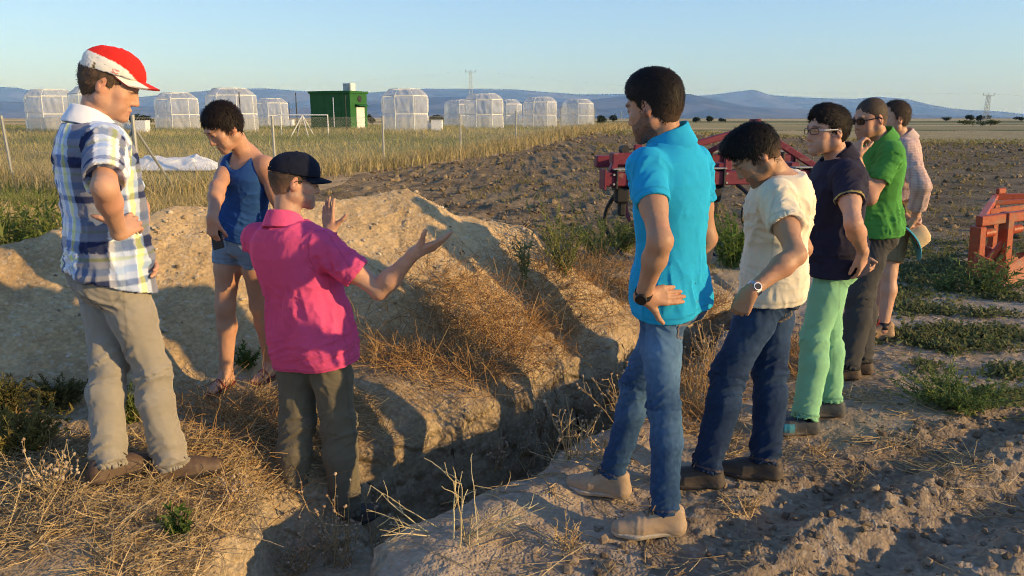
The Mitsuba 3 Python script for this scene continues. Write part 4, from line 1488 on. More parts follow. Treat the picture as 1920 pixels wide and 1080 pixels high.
def person_red_cap():
    ax, bx = foot(205, 868, 0.08), foot(322, 868, 0.08)
    pel = at_z(205, 1.055, (ax[1] + bx[1]) / 2 + 0.04)
    neck = at(170, 230, pel[1] - 0.02)
    H = Head(at(204, 161, pel[1] + 0.02), 16, 22, 0, 1.03)
    P = Figure('man in a red and white cap and untucked plaid shirt, hand on his hip', 1.79, 0.98, pel, neck, 42, 40, H, 0.006, belly=0.02)
    P.arm('R', (196, 352), (224, 436), (True, False), ((264, 408, 0.13), np.array([-0.35, 0.75, -0.25])), 'hip')
    P.arm('L', P.J['shL'] + np.array([0.16, 0.10, -0.28]), P.J['shL'] + np.array([0.22, -0.08, -0.44]), hand=((0.6, -0.3, -0.5), (-0.4, -0.8, 0.1)), pose='hip')
    P.leg('L', 0.01, ax, 50)
    P.leg('R', 0.03, bx, 25)
    P.report()
    P.body(PALE, (0.25, (0.30, 0.22, 0.17)), (0.13, 0.09, 0.06), legs=False)
    P.shirt(plaid_colour, hem=-0.10, sleeve=0.83, ease=0.022, hem_ease=0.006, folds=0.018, seed=3, sleeve_ease=(0.020, 0.028, 0.02), hem_slope=0.35, label='untucked shirt in blue, white, navy and yellow check')
    P.collar(lambda v, l, F: np.tile(np.array([0.74, 0.77, 0.84]), (len(v), 1)), h=0.038, spread=0.029, lift=0.010)
    P.trousers(chinos((0.285, 0.262, 0.222)), ease=(0.014, 0.010, 0.012, 0.012, 0.030), waist=0.16, hem=1.03, folds=0.017, seed=5, mat='cloth')
    P.back_pocket('L', w=0.15, h=0.16, base=(0.28, 0.257, 0.218), t=0.0, x=0.075, stitch=(0.12, 0.11, 0.095), mat='cloth')
    P.back_pocket('R', w=0.15, h=0.16, base=(0.28, 0.257, 0.218), t=0.0, x=0.075, stitch=(0.12, 0.11, 0.095), mat='cloth')
    P.shoe('L', (0.10, 0.065, 0.045), (0.04, 0.03, 0.025), lace=(0.06, 0.05, 0.04))
    P.shoe('R', (0.10, 0.065, 0.045), (0.04, 0.03, 0.025), lace=(0.06, 0.05, 0.04))
    P.hair((0.085, 0.055, 0.035), CAPLINE, 0.004, 0.003, 2200, 0.014, 11, umax=0.046)

    def crown(q, seam):
        lim = np.interp(q[:, 0], [-0.12, -0.05, 0.02, 0.06, 0.085, 0.11], [0.098, 0.098, 0.092, 0.080, 0.062, 0.046])
        C = np.where((q[:, 2] > lim + 0.0)[:, None], np.array([0.68, 0.028, 0.022]), np.array([0.78, 0.76, 0.70]))
        mark = (np.abs(q[:, 0] - 0.022) < 0.011) & (np.abs(q[:, 2] - 0.062) < 0.010) & (np.abs(q[:, 1]) > 0.05)
        chk = (np.floor(q[:, 0] / 0.0055) + np.floor(q[:, 2] / 0.0055)) % 2 > 0.5
        C[mark & chk] = (0.60, 0.10, 0.09)
        buckle = (np.abs(q[:, 0] + 0.052) < 0.0045) & (q[:, 2] > 0.042) & (q[:, 2] < 0.066)
        C[buckle] = (0.16, 0.12, 0.05)
        return C * (1 - 0.12 * seam[:, None])

    def brim(V, Hd):
        q = Hd.local(V)
        C = np.tile(np.array([0.78, 0.76, 0.70]), (len(V), 1))
        C[np.abs(q[:, 1]) < 0.048] = (0.62, 0.035, 0.03)
        return C
    P.cap(crown, brim, (0.16, 0.03, 0.03), 'red baseball cap with a white side band and curved peak', lift=0.006, pitch=-6, band=(0.7, 0.7, 0.68))
    return P


def person_blue_top():
    ax = foot(424, 700, 0.09)
    bx = ax + np.array([0.19, 0.20, -0.01])
    pel = at_z(452, 1.01, ax[1] + 0.03)
    neck = at(466, 288, pel[1] - 0.05)
    H = Head(at(421, 240, pel[1] - 0.16), 222, 34, 0, 0.94)
    P = Figure('woman with short dark hair in a blue tank top and denim shorts, looking down', 1.63, 0.86, pel, neck, 240, 245, H, 0.005, shoulder=(0.176, 0.045), hip_w=0.090)
    P.arm('R', (408, 352), (398, 410), (True, True), ((-0.05, -0.1, -1.0), (0.3, 0.7, 0.0)), 'grip')
    P.arm('L', P.J['shL'] + np.array([0.07, 0.03, -0.27]), P.J['shL'] + np.array([0.02, -0.05, -0.49]), hand=((-0.1, -0.1, -1.0), (-0.9, 0.1, 0.0)))
    P.leg('R', 0.02, ax, 258)
    P.leg('L', 0.02, bx, 255)
    P.report()
    P.body(TAN, None, (0.03, 0.02, 0.015), female=True, legs=True, lips=0.3)
    P.shirt(plain((0.020, 0.068, 0.225)), hem=0.02, tank=True, ease=0.012, hem_ease=0.02, folds=0.016, seed=14, name='tank_top')
    P.trousers(chinos((0.20, 0.27, 0.36), 0.25), name='shorts', ease=(0.010, 0.014, 0.012, 0.01, 0.01), waist=0.20, shorts=0.38, folds=0.006, seed=15, mat='denim', label='short frayed denim shorts')
    P.hair((0.015, 0.010, 0.008), HAIRLINE, 0.009, 0.0018, 5000, 0.022, 21, lift=0.22, down=0.4, forward=0.2)
    for e in 'RL':
        P.shoe_sandal(e, (0.26, 0.06, 0.045))
    key = f'{P.key}__bracelet'
    wr, el = P.J['wrR'], P.J['elR']
    d = nrm(wr - el)
    ring = [wr - d * 0.03 + (np.cross(d, [0.3, 1, 0.1]) * math.cos(a) + np.cross(d, np.cross(d, [0.3, 1, 0.1])) * math.sin(a)) * 0.029 for a in np.linspace(0, 2 * np.pi, 25)]
    v, f = tube(ring, 0.0045, 6)
    put(P.key, 'bracelet', (v, f), 'cloth', True, np.tile(np.array([0.45, 0.40, 0.30]), (len(v), 1)))
    # phone in the right hand
    k = thing('mobile_phone', "black phone held in the woman's lowered hand", 'phone')
    d, n, _ = P.J['handR']
    c = wr + d * 0.085 + n * 0.028
    t = np.cross(d, n)
    R = np.stack([nrm(d * 0.9 + t * 0.3 + n * 0.25), np.cross(nrm(n), nrm(d)), nrm(n)], 1)
    R = frame(nrm(d + np.array([0.25, -0.1, 0])), n)
    m = box(c, (0.135, 0.068, 0.010), R, 0.003)
    put(k, 'case', m, 'painted', False, np.tile(np.array([0.012, 0.012, 0.014]), (len(m[0]), 1)))
    m = box(c + R[:, 2] * 0.0056, (0.118, 0.060, 0.001), R)
    put(k, 'screen', m, 'black_gloss')
    return P


def shoe_sandal(self, side, col):
    s, J = self.s, self.J
    A = J['an' + side]
    f = dir2(J['toe' + side]); l = dir2(J['toe' + side] + 90); u = np.array([0, 0, 1.0])
    g = A - u * 0.085 * s
    P = lambda a, b, c: g + (f * a + l * b + u * c) * s  # noqa: E731
    O = Solid(0.02)
    O.cone(P(-0.045, 0, 0.03), P(0.12, 0.004, 0.03), 0.036 * s, 0.046 * s, 0.03)
    O.cone(P(0.12, 0.004, 0.03), P(0.175, 0, 0.03), 0.046 * s, 0.036 * s, 0.03)
    O.cut(P(0, 0, 0.018), u, 0.002)
    O.cut(P(0, 0, 0.0), -u, 0.002)
    v, fa = O.mesh(0.0045)
    key = put(self.key, 'sandal', (v, fa), 'leather', True, np.tile(np.asarray(col) * 0.6, (len(v), 1)))
    straps = []
    for a, w, hh in ((0.13, 0.047, 0.055), (0.085, 0.044, 0.072), (-0.01, 0.038, 0.098)):
        pts = [P(a + 0.012 * math.sin(q * 2), w * math.cos(q), 0.016 + (hh - 0.016) * math.sin(q) ** 0.8) for q in np.linspace(0.02, np.pi - 0.02, 15)]
        straps.append(tube(pts, 0.006 * s, 6))
    straps.append(tube([P(0.13, 0.02, 0.052), P(0.085, -0.01, 0.070), P(0.03, 0.02, 0.085), P(-0.01, 0.03, 0.09)], 0.005 * s, 6))
    v, fa = cat(straps)
    put(key, 'strap', (v, fa), 'leather', True, np.tile(np.asarray(col), (len(v), 1)))
    # toes of the bare foot
    toes = Solid(0.008)
    for i, (b, L, r) in enumerate(((-0.022 if side == 'L' else 0.022, 0.19, 0.0125), (-0.004 if side == 'L' else 0.004, 0.187, 0.0095), (0.012 if side == 'L' else -0.012, 0.180, 0.009), (0.025 if side == 'L' else -0.025, 0.171, 0.0085), (0.036 if side == 'L' else -0.036, 0.160, 0.008))):
        toes.cone(P(L - 0.06, b * 0.85, 0.034), P(L - 0.012, b, 0.026), r * 1.1 * s, r * s, 0.006)
    toes.cone(P(0.02, 0, 0.045), P(0.13, 0, 0.034), 0.034 * s, 0.026 * s, 0.03)
    toes.cone(P(-0.035, 0, 0.042), P(0.03, 0, 0.048), 0.028 * s, 0.034 * s, 0.03)
    toes.cone(P(-0.01, 0, 0.05), A, 0.032 * s, 0.036 * s, 0.03)
    v, fa = toes.mesh(0.004)
    put(self.key, 'foot', (v, fa), 'skin', True, np.tile(np.asarray(TAN), (len(v), 1)) * (0.85 + 0.3 * fbm(v * 40, 2, 3))[:, None])


Figure.shoe_sandal = shoe_sandal


def person_pink_polo():
    Y = 3.52
    pel = at_z(585, 0.68, Y)
    neck = at(533, 420, Y - 0.03)
    H = Head(at(551, 342, Y + 0.02), 24, 7, 0, 1.0)
    P = Figure('man in a pink polo shirt and navy cap gesturing with both hands in the trench', 1.75, 1.11, pel, neck, 58, 55, H, 0.0058, shoulder=(0.186, 0.060), belly=0.02)
    P.arm('R', (712, 545), (778, 474), (True, True), (nrm(at(850, 448, 3.42) - at(778, 474, 3.40)), np.array([0.15, 0.5, 0.85])), 'open', up=0.31)
    e = P.J['shL'] + np.array([0.02, 0.24, -0.20])
    w = at(618, 438, e[1] + 0.12)
    P.arm('L', e, w, hand=(nrm(at(612, 368, w[1] + 0.02) - w), np.array([0.4, 0.9, 0.1])), pose='flat')
    ax, bx = at(546, 968, Y - 0.02), at(652, 962, Y + 0.02)
    P.leg('L', 0.015, ax, 60)
    P.leg('R', 0.015, bx, 45)
    P.report()
    P.body(PALE, (0.55, (0.22, 0.17, 0.14)), (0.10, 0.07, 0.05))
    P.shirt(plain((0.66, 0.085, 0.215), 0.10), hem=-0.30, sleeve=0.62, ease=0.022, hem_ease=0.008, folds=0.019, seed=31, sleeve_ease=(0.014, 0.026, 0.02), name='polo_shirt', hem_slope=0.05)
    P.collar(plain((0.68, 0.092, 0.225), 0.08), h=0.042, spread=0.028, lift=0.010)
    P.trousers(chinos((0.135, 0.118, 0.085)), ease=(0.014, 0.018, 0.024, 0.024, 0.036), waist=0.20, hem=0.98, folds=0.016, seed=35, mat='cloth')
    P.back_pocket('R', w=0.15, h=0.10, base=(0.130, 0.114, 0.082), t=-0.10, x=0.075, stitch=(0.05, 0.045, 0.03), mat='cloth')
    P.shoe('L', (0.06, 0.05, 0.04), (0.03, 0.03, 0.03), lace=(0.05, 0.05, 0.05))
    P.shoe('R', (0.06, 0.05, 0.04), (0.03, 0.03, 0.03), lace=(0.05, 0.05, 0.05))
    P.hair((0.075, 0.05, 0.035), CAPLINE, 0.002, 0.0015, 1400, 0.007, 41, lift=0.2, umax=0.040, fade=(0.6, PALE))
    navy = np.array([0.010, 0.013, 0.026])
    P.cap(lambda q, s: np.tile(navy, (len(q), 1)) * (1 - 0.25 * s[:, None]), lambda V, Hd: np.tile(navy * 0.9, (len(V), 1)), navy * 0.8, 'plain navy baseball cap', lift=-0.004, pitch=3, brim_len=0.072)
    P.glasses('dark_metal', 'clear_lens', 'dark_metal', 'thin dark rimmed spectacles under the navy cap', hgt=0.015)
    return P


def person_teal_polo():
    ax, bx = foot(1245, 968, 0.08), foot(1146, 898, 0.085)
    pel = at_z(1258, 0.955, 3.10)
    neck = at(1258, 268, 3.06)
    H = Head(at(1228, 202, 3.05), 140, 14, 0, 1.05)
    P = Figure('tall dark haired man in a bright turquoise polo shirt and jeans, thumbs in his pockets', 1.83, 0.95, pel, neck, 138, 140, H, 0.0058, shoulder=(0.182, 0.056))
    P.arm('L', (1238, 452), (1205, 556), (True, False), ((1268, 552, 0.03), np.array([0.2, 0.9, -0.2])), 'rest', up=0.32)
    e = P.J['shR'] + np.array([0.075, 0.03, -0.31])
    P.arm('R', e, e + np.array([-0.06, 0.05, -0.25]), hand=((-0.3, 0.2, -0.8), (-0.7, -0.4, 0)), pose='pocket')
    P.leg('L', -0.01, ax, 180)
    P.leg('R', 0.05, bx, 155)
    P.report()
    P.body(OLIVE, (0.8, (0.035, 0.024, 0.018)), (0.015, 0.01, 0.008))
    P.shirt(plain((0.018, 0.34, 0.60), 0.10), hem=-0.10, sleeve=0.50, ease=0.012, hem_ease=0.000, folds=0.011, seed=51, sleeve_ease=(0.010, 0.016, 0.02), name='polo_shirt', hem_slope=-0.06)
    P.collar(plain((0.020, 0.35, 0.62), 0.08), h=0.046, spread=0.026, lift=0.010)
    P.trousers(jeans((0.020, 0.052, 0.120), (0.13, 0.25, 0.41), 0.7, 0.8), name='jeans', ease=(0.004, 0.000, 0.004, 0.002, 0.016), waist=0.20, hem=0.97, folds=0.013, seed=55, mat='denim', label='slim faded blue jeans')
    P.back_pocket('L', colour=None, base=(0.045, 0.085, 0.16), t=-0.0, x=0.082)
    P.back_pocket('R', colour=None, base=(0.045, 0.085, 0.16), t=-0.0, x=0.082)
    P.shoe('L', (0.36, 0.255, 0.165), (0.42, 0.36, 0.28), boot=0.02, name='desert_boot', lace=(0.20, 0.13, 0.08))
    P.shoe('R', (0.36, 0.255, 0.165), (0.42, 0.36, 0.28), boot=0.02, name='desert_boot', lace=(0.20, 0.13, 0.08))
    P.hair((0.013, 0.0095, 0.0075), HAIRLINE, 0.006, 0.0006, 6000, 0.011, 61, lift=0.06, down=0.5, forward=0.25, fade=(0.55, (0.13, 0.075, 0.045)), top=((0.022, 0, 0.078), (0.080, 0.066, 0.066)))
    P.watch('L', 'black_rubber', 'black_gloss', 'black_rubber', "chunky black wristwatch on the turquoise man's wrist", t=0.95, big=0.022)
    return P


def person_white_tee():
    ax, bx = foot(1322, 884, 0.085), foot(1432, 868, 0.085)
    pel = at_z(1452, 0.925, 3.52)
    neck = at(1468, 325, 3.46)
    H = Head(at(1418, 292, 3.42), 172, 42, 0, 1.0)
    P = Figure('man in a cream T-shirt and dark jeans bending his head over the trench', 1.75, 1.06, pel, neck, 155, 158, H, 0.0062, shoulder=(0.180, 0.060), belly=0.008)
    P.arm('L', (1492, 478), (1408, 546), (True, True), ((1384, 588, 0.03), np.array([0.5, 0.8, 0.1])), 'grip')
    e = P.J['shR'] + np.array([0.10, 0.0, -0.28])
    P.arm('R', e, e + np.array([-0.10, 0.06, -0.22]), hand=((-0.5, 0.2, -0.6), (-0.7, -0.4, 0)), pose='pocket')
    P.leg('L', 0.05, ax, 168)
    P.leg('R', 0.0, bx, 160)
    P.report()
    P.body(OLIVE, (0.55, (0.05, 0.035, 0.026)), (0.018, 0.012, 0.01))
    P.shirt(plain((0.70, 0.62, 0.47), 0.08), hem=-0.12, sleeve=0.52, ease=0.020, hem_ease=0.006, folds=0.020, seed=71, sleeve_ease=(0.014, 0.026, 0.02), name='t_shirt')
    P.trousers(jeans((0.012, 0.027, 0.066), (0.05, 0.10, 0.19), 0.4, 0.5), name='jeans', ease=(0.012, 0.014, 0.020, 0.018, 0.030), waist=0.20, hem=1.0, folds=0.015, seed=75, mat='denim', label='dark indigo jeans')
    P.back_pocket('L', w=0.15, h=0.17, base=(0.020, 0.038, 0.075), t=-0.02, x=0.080, stitch=(0.34, 0.23, 0.10))
    P.back_pocket('R', w=0.15, h=0.17, base=(0.020, 0.038, 0.075), t=-0.02, x=0.080, stitch=(0.34, 0.23, 0.10))
    P.shoe('L', (0.055, 0.042, 0.034), (0.05, 0.04, 0.035), lace=(0.10, 0.08, 0.06), boot=0.01)
    P.shoe('R', (0.055, 0.042, 0.034), (0.05, 0.04, 0.035), lace=(0.10, 0.08, 0.06), boot=0.01)
    P.hair((0.010, 0.008, 0.007), HAIRLINE, 0.010, 0.0018, 6000, 0.020, 81, lift=0.14, down=0.45, forward=0.35, fade=(0.4, OLIVE), top=((0.040, 0, 0.078), (0.078, 0.066, 0.066)))
    P.watch('L', 'steel', 'dark_metal', 'steel', "steel wristwatch on the cream T-shirt man's wrist", t=0.94, big=0.016)
    return P


def person_navy_polo():
    ax, bx = foot(1508, 788, 0.08), foot(1556, 756, 0.08)
    pel = at_z(1564, 0.91, 4.20)
    neck = at(1574, 296, 4.15)
    H = Head(at(1552, 247, 4.12), 192, 3, 0, 1.0, 1.06)
    P = Figure('man with spectacles in a navy polo shirt and mint green trousers, hands behind back', 1.75, 1.12, pel, neck, 168, 165, H, 0.0068, shoulder=(0.182, 0.052), belly=0.03)
    P.arm('L', (1600, 420), (1618, 472), (True, False), ((0.2, 0.35, -0.9), (-0.6, 0.7, 0.1)), 'relaxed')
    P.arm('R', P.J['shR'] + np.array([0.15, 0.06, -0.28]), P.J['shR'] * 0.45 + P.J['wrL'] * 0.55 + np.array([0.07, 0.06, -0.22]), hand=((0.25, -0.5, -0.7), (0.6, 0.2, 0.2)), pose='grip')
    P.leg('L', 0.03, ax, 178)
    P.leg('R', 0.02, bx, 170)
    P.report()
    P.body(PALE, (0.35, (0.20, 0.13, 0.10)), (0.05, 0.035, 0.03), fat=0.006)
    P.shirt(navy_colour, hem=-0.10, sleeve=0.55, ease=0.020, hem_ease=0.020, folds=0.016, seed=91, sleeve_ease=(0.012, 0.022, 0.02), name='polo_shirt')
    P.collar(plain((0.024, 0.022, 0.038), 0.08), h=0.040, spread=0.028, lift=0.010)
    P.trousers(chinos((0.22, 0.46, 0.26)), ease=(0.010, 0.012, 0.016, 0.016, 0.030), waist=0.20, hem=0.99, folds=0.010, seed=95, mat='cloth', label='mint green trousers')
    teal = lambda q: np.where((np.abs(q[:, 0] - 0.09) < 0.03)[:, None] & (q[:, 2] < 0.07)[:, None], np.array([0.03, 0.22, 0.30]), np.array([0.05, 0.055, 0.06]))  # noqa: E731
    P.shoe('L', teal, (0.10, 0.09, 0.08), lace=(0.05, 0.25, 0.32), name='trainer')
    P.shoe('R', teal, (0.10, 0.09, 0.08), lace=(0.05, 0.25, 0.32), name='trainer')
    P.hair((0.015, 0.010, 0.008), HAIRLINE, 0.007, 0.0015, 4000, 0.016, 101, lift=0.25, down=0.1, forward=0.3, top=((0.03, 0, 0.082), (0.07, 0.064, 0.062)))
    P.glasses('dark_metal', 'clear_lens', 'pale_plastic', 'spectacles with pale side arms', hgt=0.015, armr=0.003)
    return P


def person_green_polo():
    ax, bx = foot(1588, 690, 0.075), foot(1612, 680, 0.075)
    pel = at_z(1640, 0.94, 5.10)
    neck = at(1655, 262, 5.05)
    H = Head(at(1632, 224, 5.02), 196, 12, 0, 1.0)
    P = Figure('man with shaved hair and sunglasses in a green polo shirt, hand at his chin', 1.77, 1.06, pel, neck, 172, 168, H, 0.0075, shoulder=(0.186, 0.052), belly=0.012)
    P.arm('L', P.J['shL'] + np.array([-0.13, -0.05, -0.27]), at(1606, 296, 4.86), hand=(nrm(at(1606, 268, 4.88) - at(1606, 296, 4.86)) + np.array([0.1, 0, 0]), np.array([0.9, 0.3, 0.1])), pose='grip')
    P.arm('R', P.J['shR'] + np.array([-0.12, 0.03, -0.27]), P.J['shR'] + np.array([-0.18, -0.20, -0.32]), hand=((-0.1, -0.9, 0.1), (0.5, 0, 0.5)), pose='relaxed')
    P.leg('L', 0.02, ax, 172)
    P.leg('R', 0.02, bx, 168)
    P.report()
    P.body(TAN, (0.35, (0.10, 0.07, 0.05)), (0.05, 0.035, 0.03), fat=0.004)
    P.shirt(plain((0.075, 0.27, 0.055), 0.12), hem=-0.02, sleeve=0.62, ease=0.020, hem_ease=0.016, folds=0.017, seed=111, sleeve_ease=(0.012, 0.022, 0.02), name='polo_shirt')
    P.collar(plain((0.08, 0.28, 0.06), 0.08), h=0.042, spread=0.028, lift=0.010)
    P.trousers(chinos((0.058, 0.056, 0.055)), ease=(0.012, 0.016, 0.024, 0.026, 0.040), waist=0.20, hem=1.02, folds=0.012, seed=115, mat='cloth')
    P.shoe('L', (0.08, 0.055, 0.04), (0.05, 0.04, 0.03), lace=(0.05, 0.04, 0.03))
    P.shoe('R', (0.08, 0.055, 0.04), (0.05, 0.04, 0.03), lace=(0.05, 0.04, 0.03))
    P.hair((0.060, 0.042, 0.030), HAIRLINE, 0.001, 0.0010, 900, 0.004, 121, lift=0.2, fade=(0.5, TAN))
    P.glasses('black_gloss', 'dark_lens', 'black_gloss', 'wrap-around dark sunglasses', hgt=0.018, r=0.003, armr=0.004)
    return P


def person_check_shirt():
    ax, bx = foot(1655, 618, 0.08), foot(1640, 604, 0.08)
    pel = at_z(1682, 0.93, 5.95)
    neck = at(1694, 258, 5.92)
    H = Head(at(1676, 224, 5.90), 178, 4, 0, 1.0)
    P = Figure('man in a pale checked shirt and khaki shorts holding a hat behind his back', 1.77, 1.0, pel, neck, 160, 158, H, 0.0075, shoulder=(0.182, 0.052))
    P.arm('L', (1727, 350), (1716, 408), (True, False), ((-0.1, 0.5, -0.8), (-0.7, 0.5, 0.1)), 'grip')
    P.arm('R', P.J['shR'] + np.array([0.17, 0.02, -0.27]), P.J['wrL'] + np.array([-0.03, 0.09, 0.0]), hand=((0.25, -0.3, -0.8), (0.6, 0.2, 0.2)), pose='grip')
    P.leg('L', 0.01, ax, 175)
    P.leg('R', 0.01, bx, 170)
    P.report()
    P.body(PALE, (0.3, (0.2, 0.13, 0.1)), (0.06, 0.04, 0.03), legs=True)
    P.shirt(gingham_colour, hem=-0.14, sleeve=1.80, ease=0.020, hem_ease=0.014, folds=0.018, seed=131, sleeve_ease=(0.014, 0.022, 0.016), label='long sleeved shirt in a fine pinkish check')
    P.collar(plain((0.55, 0.42, 0.38), 0.08), h=0.040, spread=0.032)
    P.trousers(chinos((0.24, 0.185, 0.105)), name='shorts', ease=(0.014, 0.020, 0.030, 0.01, 0.01), waist=0.20, shorts=0.86, folds=0.012, seed=135, mat='cloth', label='khaki shorts')
    P.shoe('L', (0.36, 0.22, 0.12), (0.30, 0.22, 0.15), boot=0.035, name='hiking_boot', lace=(0.62, 0.07, 0.035), label='tan boots with red laces')
    P.shoe('R', (0.36, 0.22, 0.12), (0.30, 0.22, 0.15), boot=0.035, name='hiking_boot', lace=(0.62, 0.07, 0.035))
    for e in 'LR':
        a = P.J['an' + e]
        v, f = tube([a - [0, 0, 0.0], a + (P.J['kn' + e] - a) * 0.06, a + (P.J['kn' + e] - a) * 0.12], [0.046, 0.045, 0.045], 14)
        put(P.key, 'sock', (v, f), 'cloth', True, np.tile(np.array([0.03, 0.03, 0.035]), (len(v), 1)))
    P.hair((0.050, 0.034, 0.025), [(-0.30, -0.5), (-0.085, -0.060), (-0.045, -0.026), (-0.034, -0.020), (-0.030, 0.010), (0.00, 0.018), (0.045, 0.020), (0.075, 0.045), (0.10, 0.055), (0.12, 0.06), (0.20, 0.2)], 0.007, 0.0018, 3000, 0.018, 141, lift=0.6, down=0.6)
    # hat held behind the back
    k = thing('sun_hat', "straw coloured and blue hat held behind the checked-shirt man's back", 'hat')
    c = at(1714, 446, P.J['wrL'][1] + 0.06)
    ax_ = nrm(np.array([0.85, -0.25, 0.55])); R = frame(ax_, (0, 0, 1))
    prof = [(0.0, 0.105), (0.045, 0.102), (0.072, 0.085), (0.084, 0.05), (0.090, 0.012), (0.093, 0.0)]
    def lathe(prof, n=36, close=False):
        V = [[r * math.cos(a), r * math.sin(a), z] for r, z in prof for a in np.arange(n) * 2 * np.pi / n]
        m = len(prof)
        F = [[i * n + j, i * n + (j + 1) % n, (i + 1) * n + (j + 1) % n, (i + 1) * n + j] for i in range(m - 1) for j in range(n)]
        return np.array(V), np.array(F)
    Rz = np.stack([R[:, 1], R[:, 2], R[:, 0]], 1)
    v, f = lathe(prof)
    put(k, 'crown', (v @ Rz.T + c, f), 'painted_matte', True, np.tile(np.array([0.62, 0.45, 0.26]), (len(v), 1)))
    v, f = lathe([(0.092, 0.002), (0.120, -0.004), (0.150, -0.016), (0.165, -0.026), (0.164, -0.030), (0.148, -0.021), (0.118, -0.010), (0.090, -0.004)])
    th = np.arctan2(v[:, 1], v[:, 0])
    v[:, 2] += 0.02 * np.cos(2 * th) * (np.hypot(v[:, 0], v[:, 1]) / 0.165) ** 2
    put(k, 'brim', (v @ Rz.T + c, f), 'painted_matte', True, np.tile(np.array([0.05, 0.24, 0.32]), (len(v), 1)))
    return P


scene['dark_metal'] = pr((0.03, 0.028, 0.028), 0.4, 0.5)
scene['pale_plastic'] = pr((0.72, 0.70, 0.66), 0.4, 0.5)
scene['black_gloss'] = pr((0.008, 0.008, 0.009), 0.15, 0.5)
scene['black_rubber'] = pr((0.012, 0.012, 0.012), 0.55, 0.4)
scene['steel'] = {'type': 'twosided', 'a': {'type': 'roughconductor', 'material': 'Cr', 'alpha': 0.25}}
scene['painted_matte'] = pr(VC, 0.9, 0.15)
scene['clear_lens'] = {'type': 'thindielectric'}
scene['dark_lens'] = pr((0.006, 0.006, 0.008), 0.06, 0.6)


# ------------------------------------------------------------------ more materials
LEAFY = {'type': 'twosided', 'a': {'type': 'principled', 'base_color': VC, 'roughness': 0.85, 'specular': 0.15}}
scene['straw'] = {'type': 'principledthin', 'base_color': VC, 'roughness': 0.8, 'spec_trans': 0.0, 'diff_trans': 0.5}
scene['leaf'] = {'type': 'principledthin', 'base_color': VC, 'roughness': 0.7, 'spec_trans': 0.0, 'diff_trans': 0.7}
scene['twig'] = LEAFY
scene['clod'] = pr(VC, 0.95, 0.1)
scene['galvanised'] = pr((0.30, 0.31, 0.30), 0.5, 0.5, metallic=0.2)
scene['white_paint'] = pr((0.72, 0.72, 0.68), 0.5, 0.4)
scene['white_cloth'] = pr((0.70, 0.72, 0.74), 0.6, 0.4)
scene['film'] = {'type': 'blendbsdf', 'weight': 0.42, 'a': {'type': 'thindielectric', 'int_ior': 1.45},
                 'b': {'type': 'principledthin', 'base_color': {'type': 'rgb', 'value': [0.78, 0.79, 0.80]}, 'roughness': 0.15, 'spec_trans': 0.0, 'diff_trans': 0.9}}


def worn(base, worn_c, f=7.0, lo=0.60, hi=0.72, rough=0.5):
    def fn(p, n, uv):
        a = fb(p.x * f, p.y * f, p.z * f, 4)
        c = mx(base, worn_c, mikit.smoothstep(lo, hi, a))
        return c * (0.8 + 0.4 * fb(p.x * 30, p.y * 30, p.z * 30, 2))
    return pr(mikit.proc(fn), rough, 0.35)


scene['maroon_paint'] = worn((0.16, 0.022, 0.040), (0.22, 0.10, 0.085))
scene['orange_paint'] = worn((0.38, 0.075, 0.030), (0.30, 0.12, 0.065), 5.0)
scene['shed_paint'] = worn((0.020, 0.112, 0.020), (0.03, 0.13, 0.027), 1.2, rough=0.6)
scene['dark_iron'] = worn((0.025, 0.024, 0.026), (0.10, 0.07, 0.05), 9.0, rough=0.6)
scene['mountain_rock'] = pr(mikit.proc(lambda p, n, uv: mx((0.045, 0.050, 0.045), (0.095, 0.085, 0.070), mikit.smoothstep(0.40, 0.60, fb(p.x * 0.0012, p.y * 0.0012, p.z * 0.003, 4)))), 1.0, 0.05)
scene['haze_air'] = {'type': 'homogeneous', 'albedo': {'type': 'rgb', 'value': [0.80, 0.91, 0.99]}, 'sigma_t': {'type': 'rgb', 'value': [1.4e-5, 2.6e-5, 5.4e-5]}}


def vary(n, per, base, spread=0.25, hue=None):
    """Colour of n pieces of `per` vertices each, mixed between the given colours."""
    base = np.atleast_2d(np.asarray(base, float))
    w = rng.random(n) * (len(base) - 1)
    i = np.minimum(w.astype(int), max(len(base) - 2, 0))
    t = (w - i)[:, None]
    c = base[i] * (1 - t) + base[np.minimum(i + 1, len(base) - 1)] * t
    return np.repeat(np.clip(c * (1 - spread / 2 + spread * rng.random((n, 1))), 0, 1), per, 0)


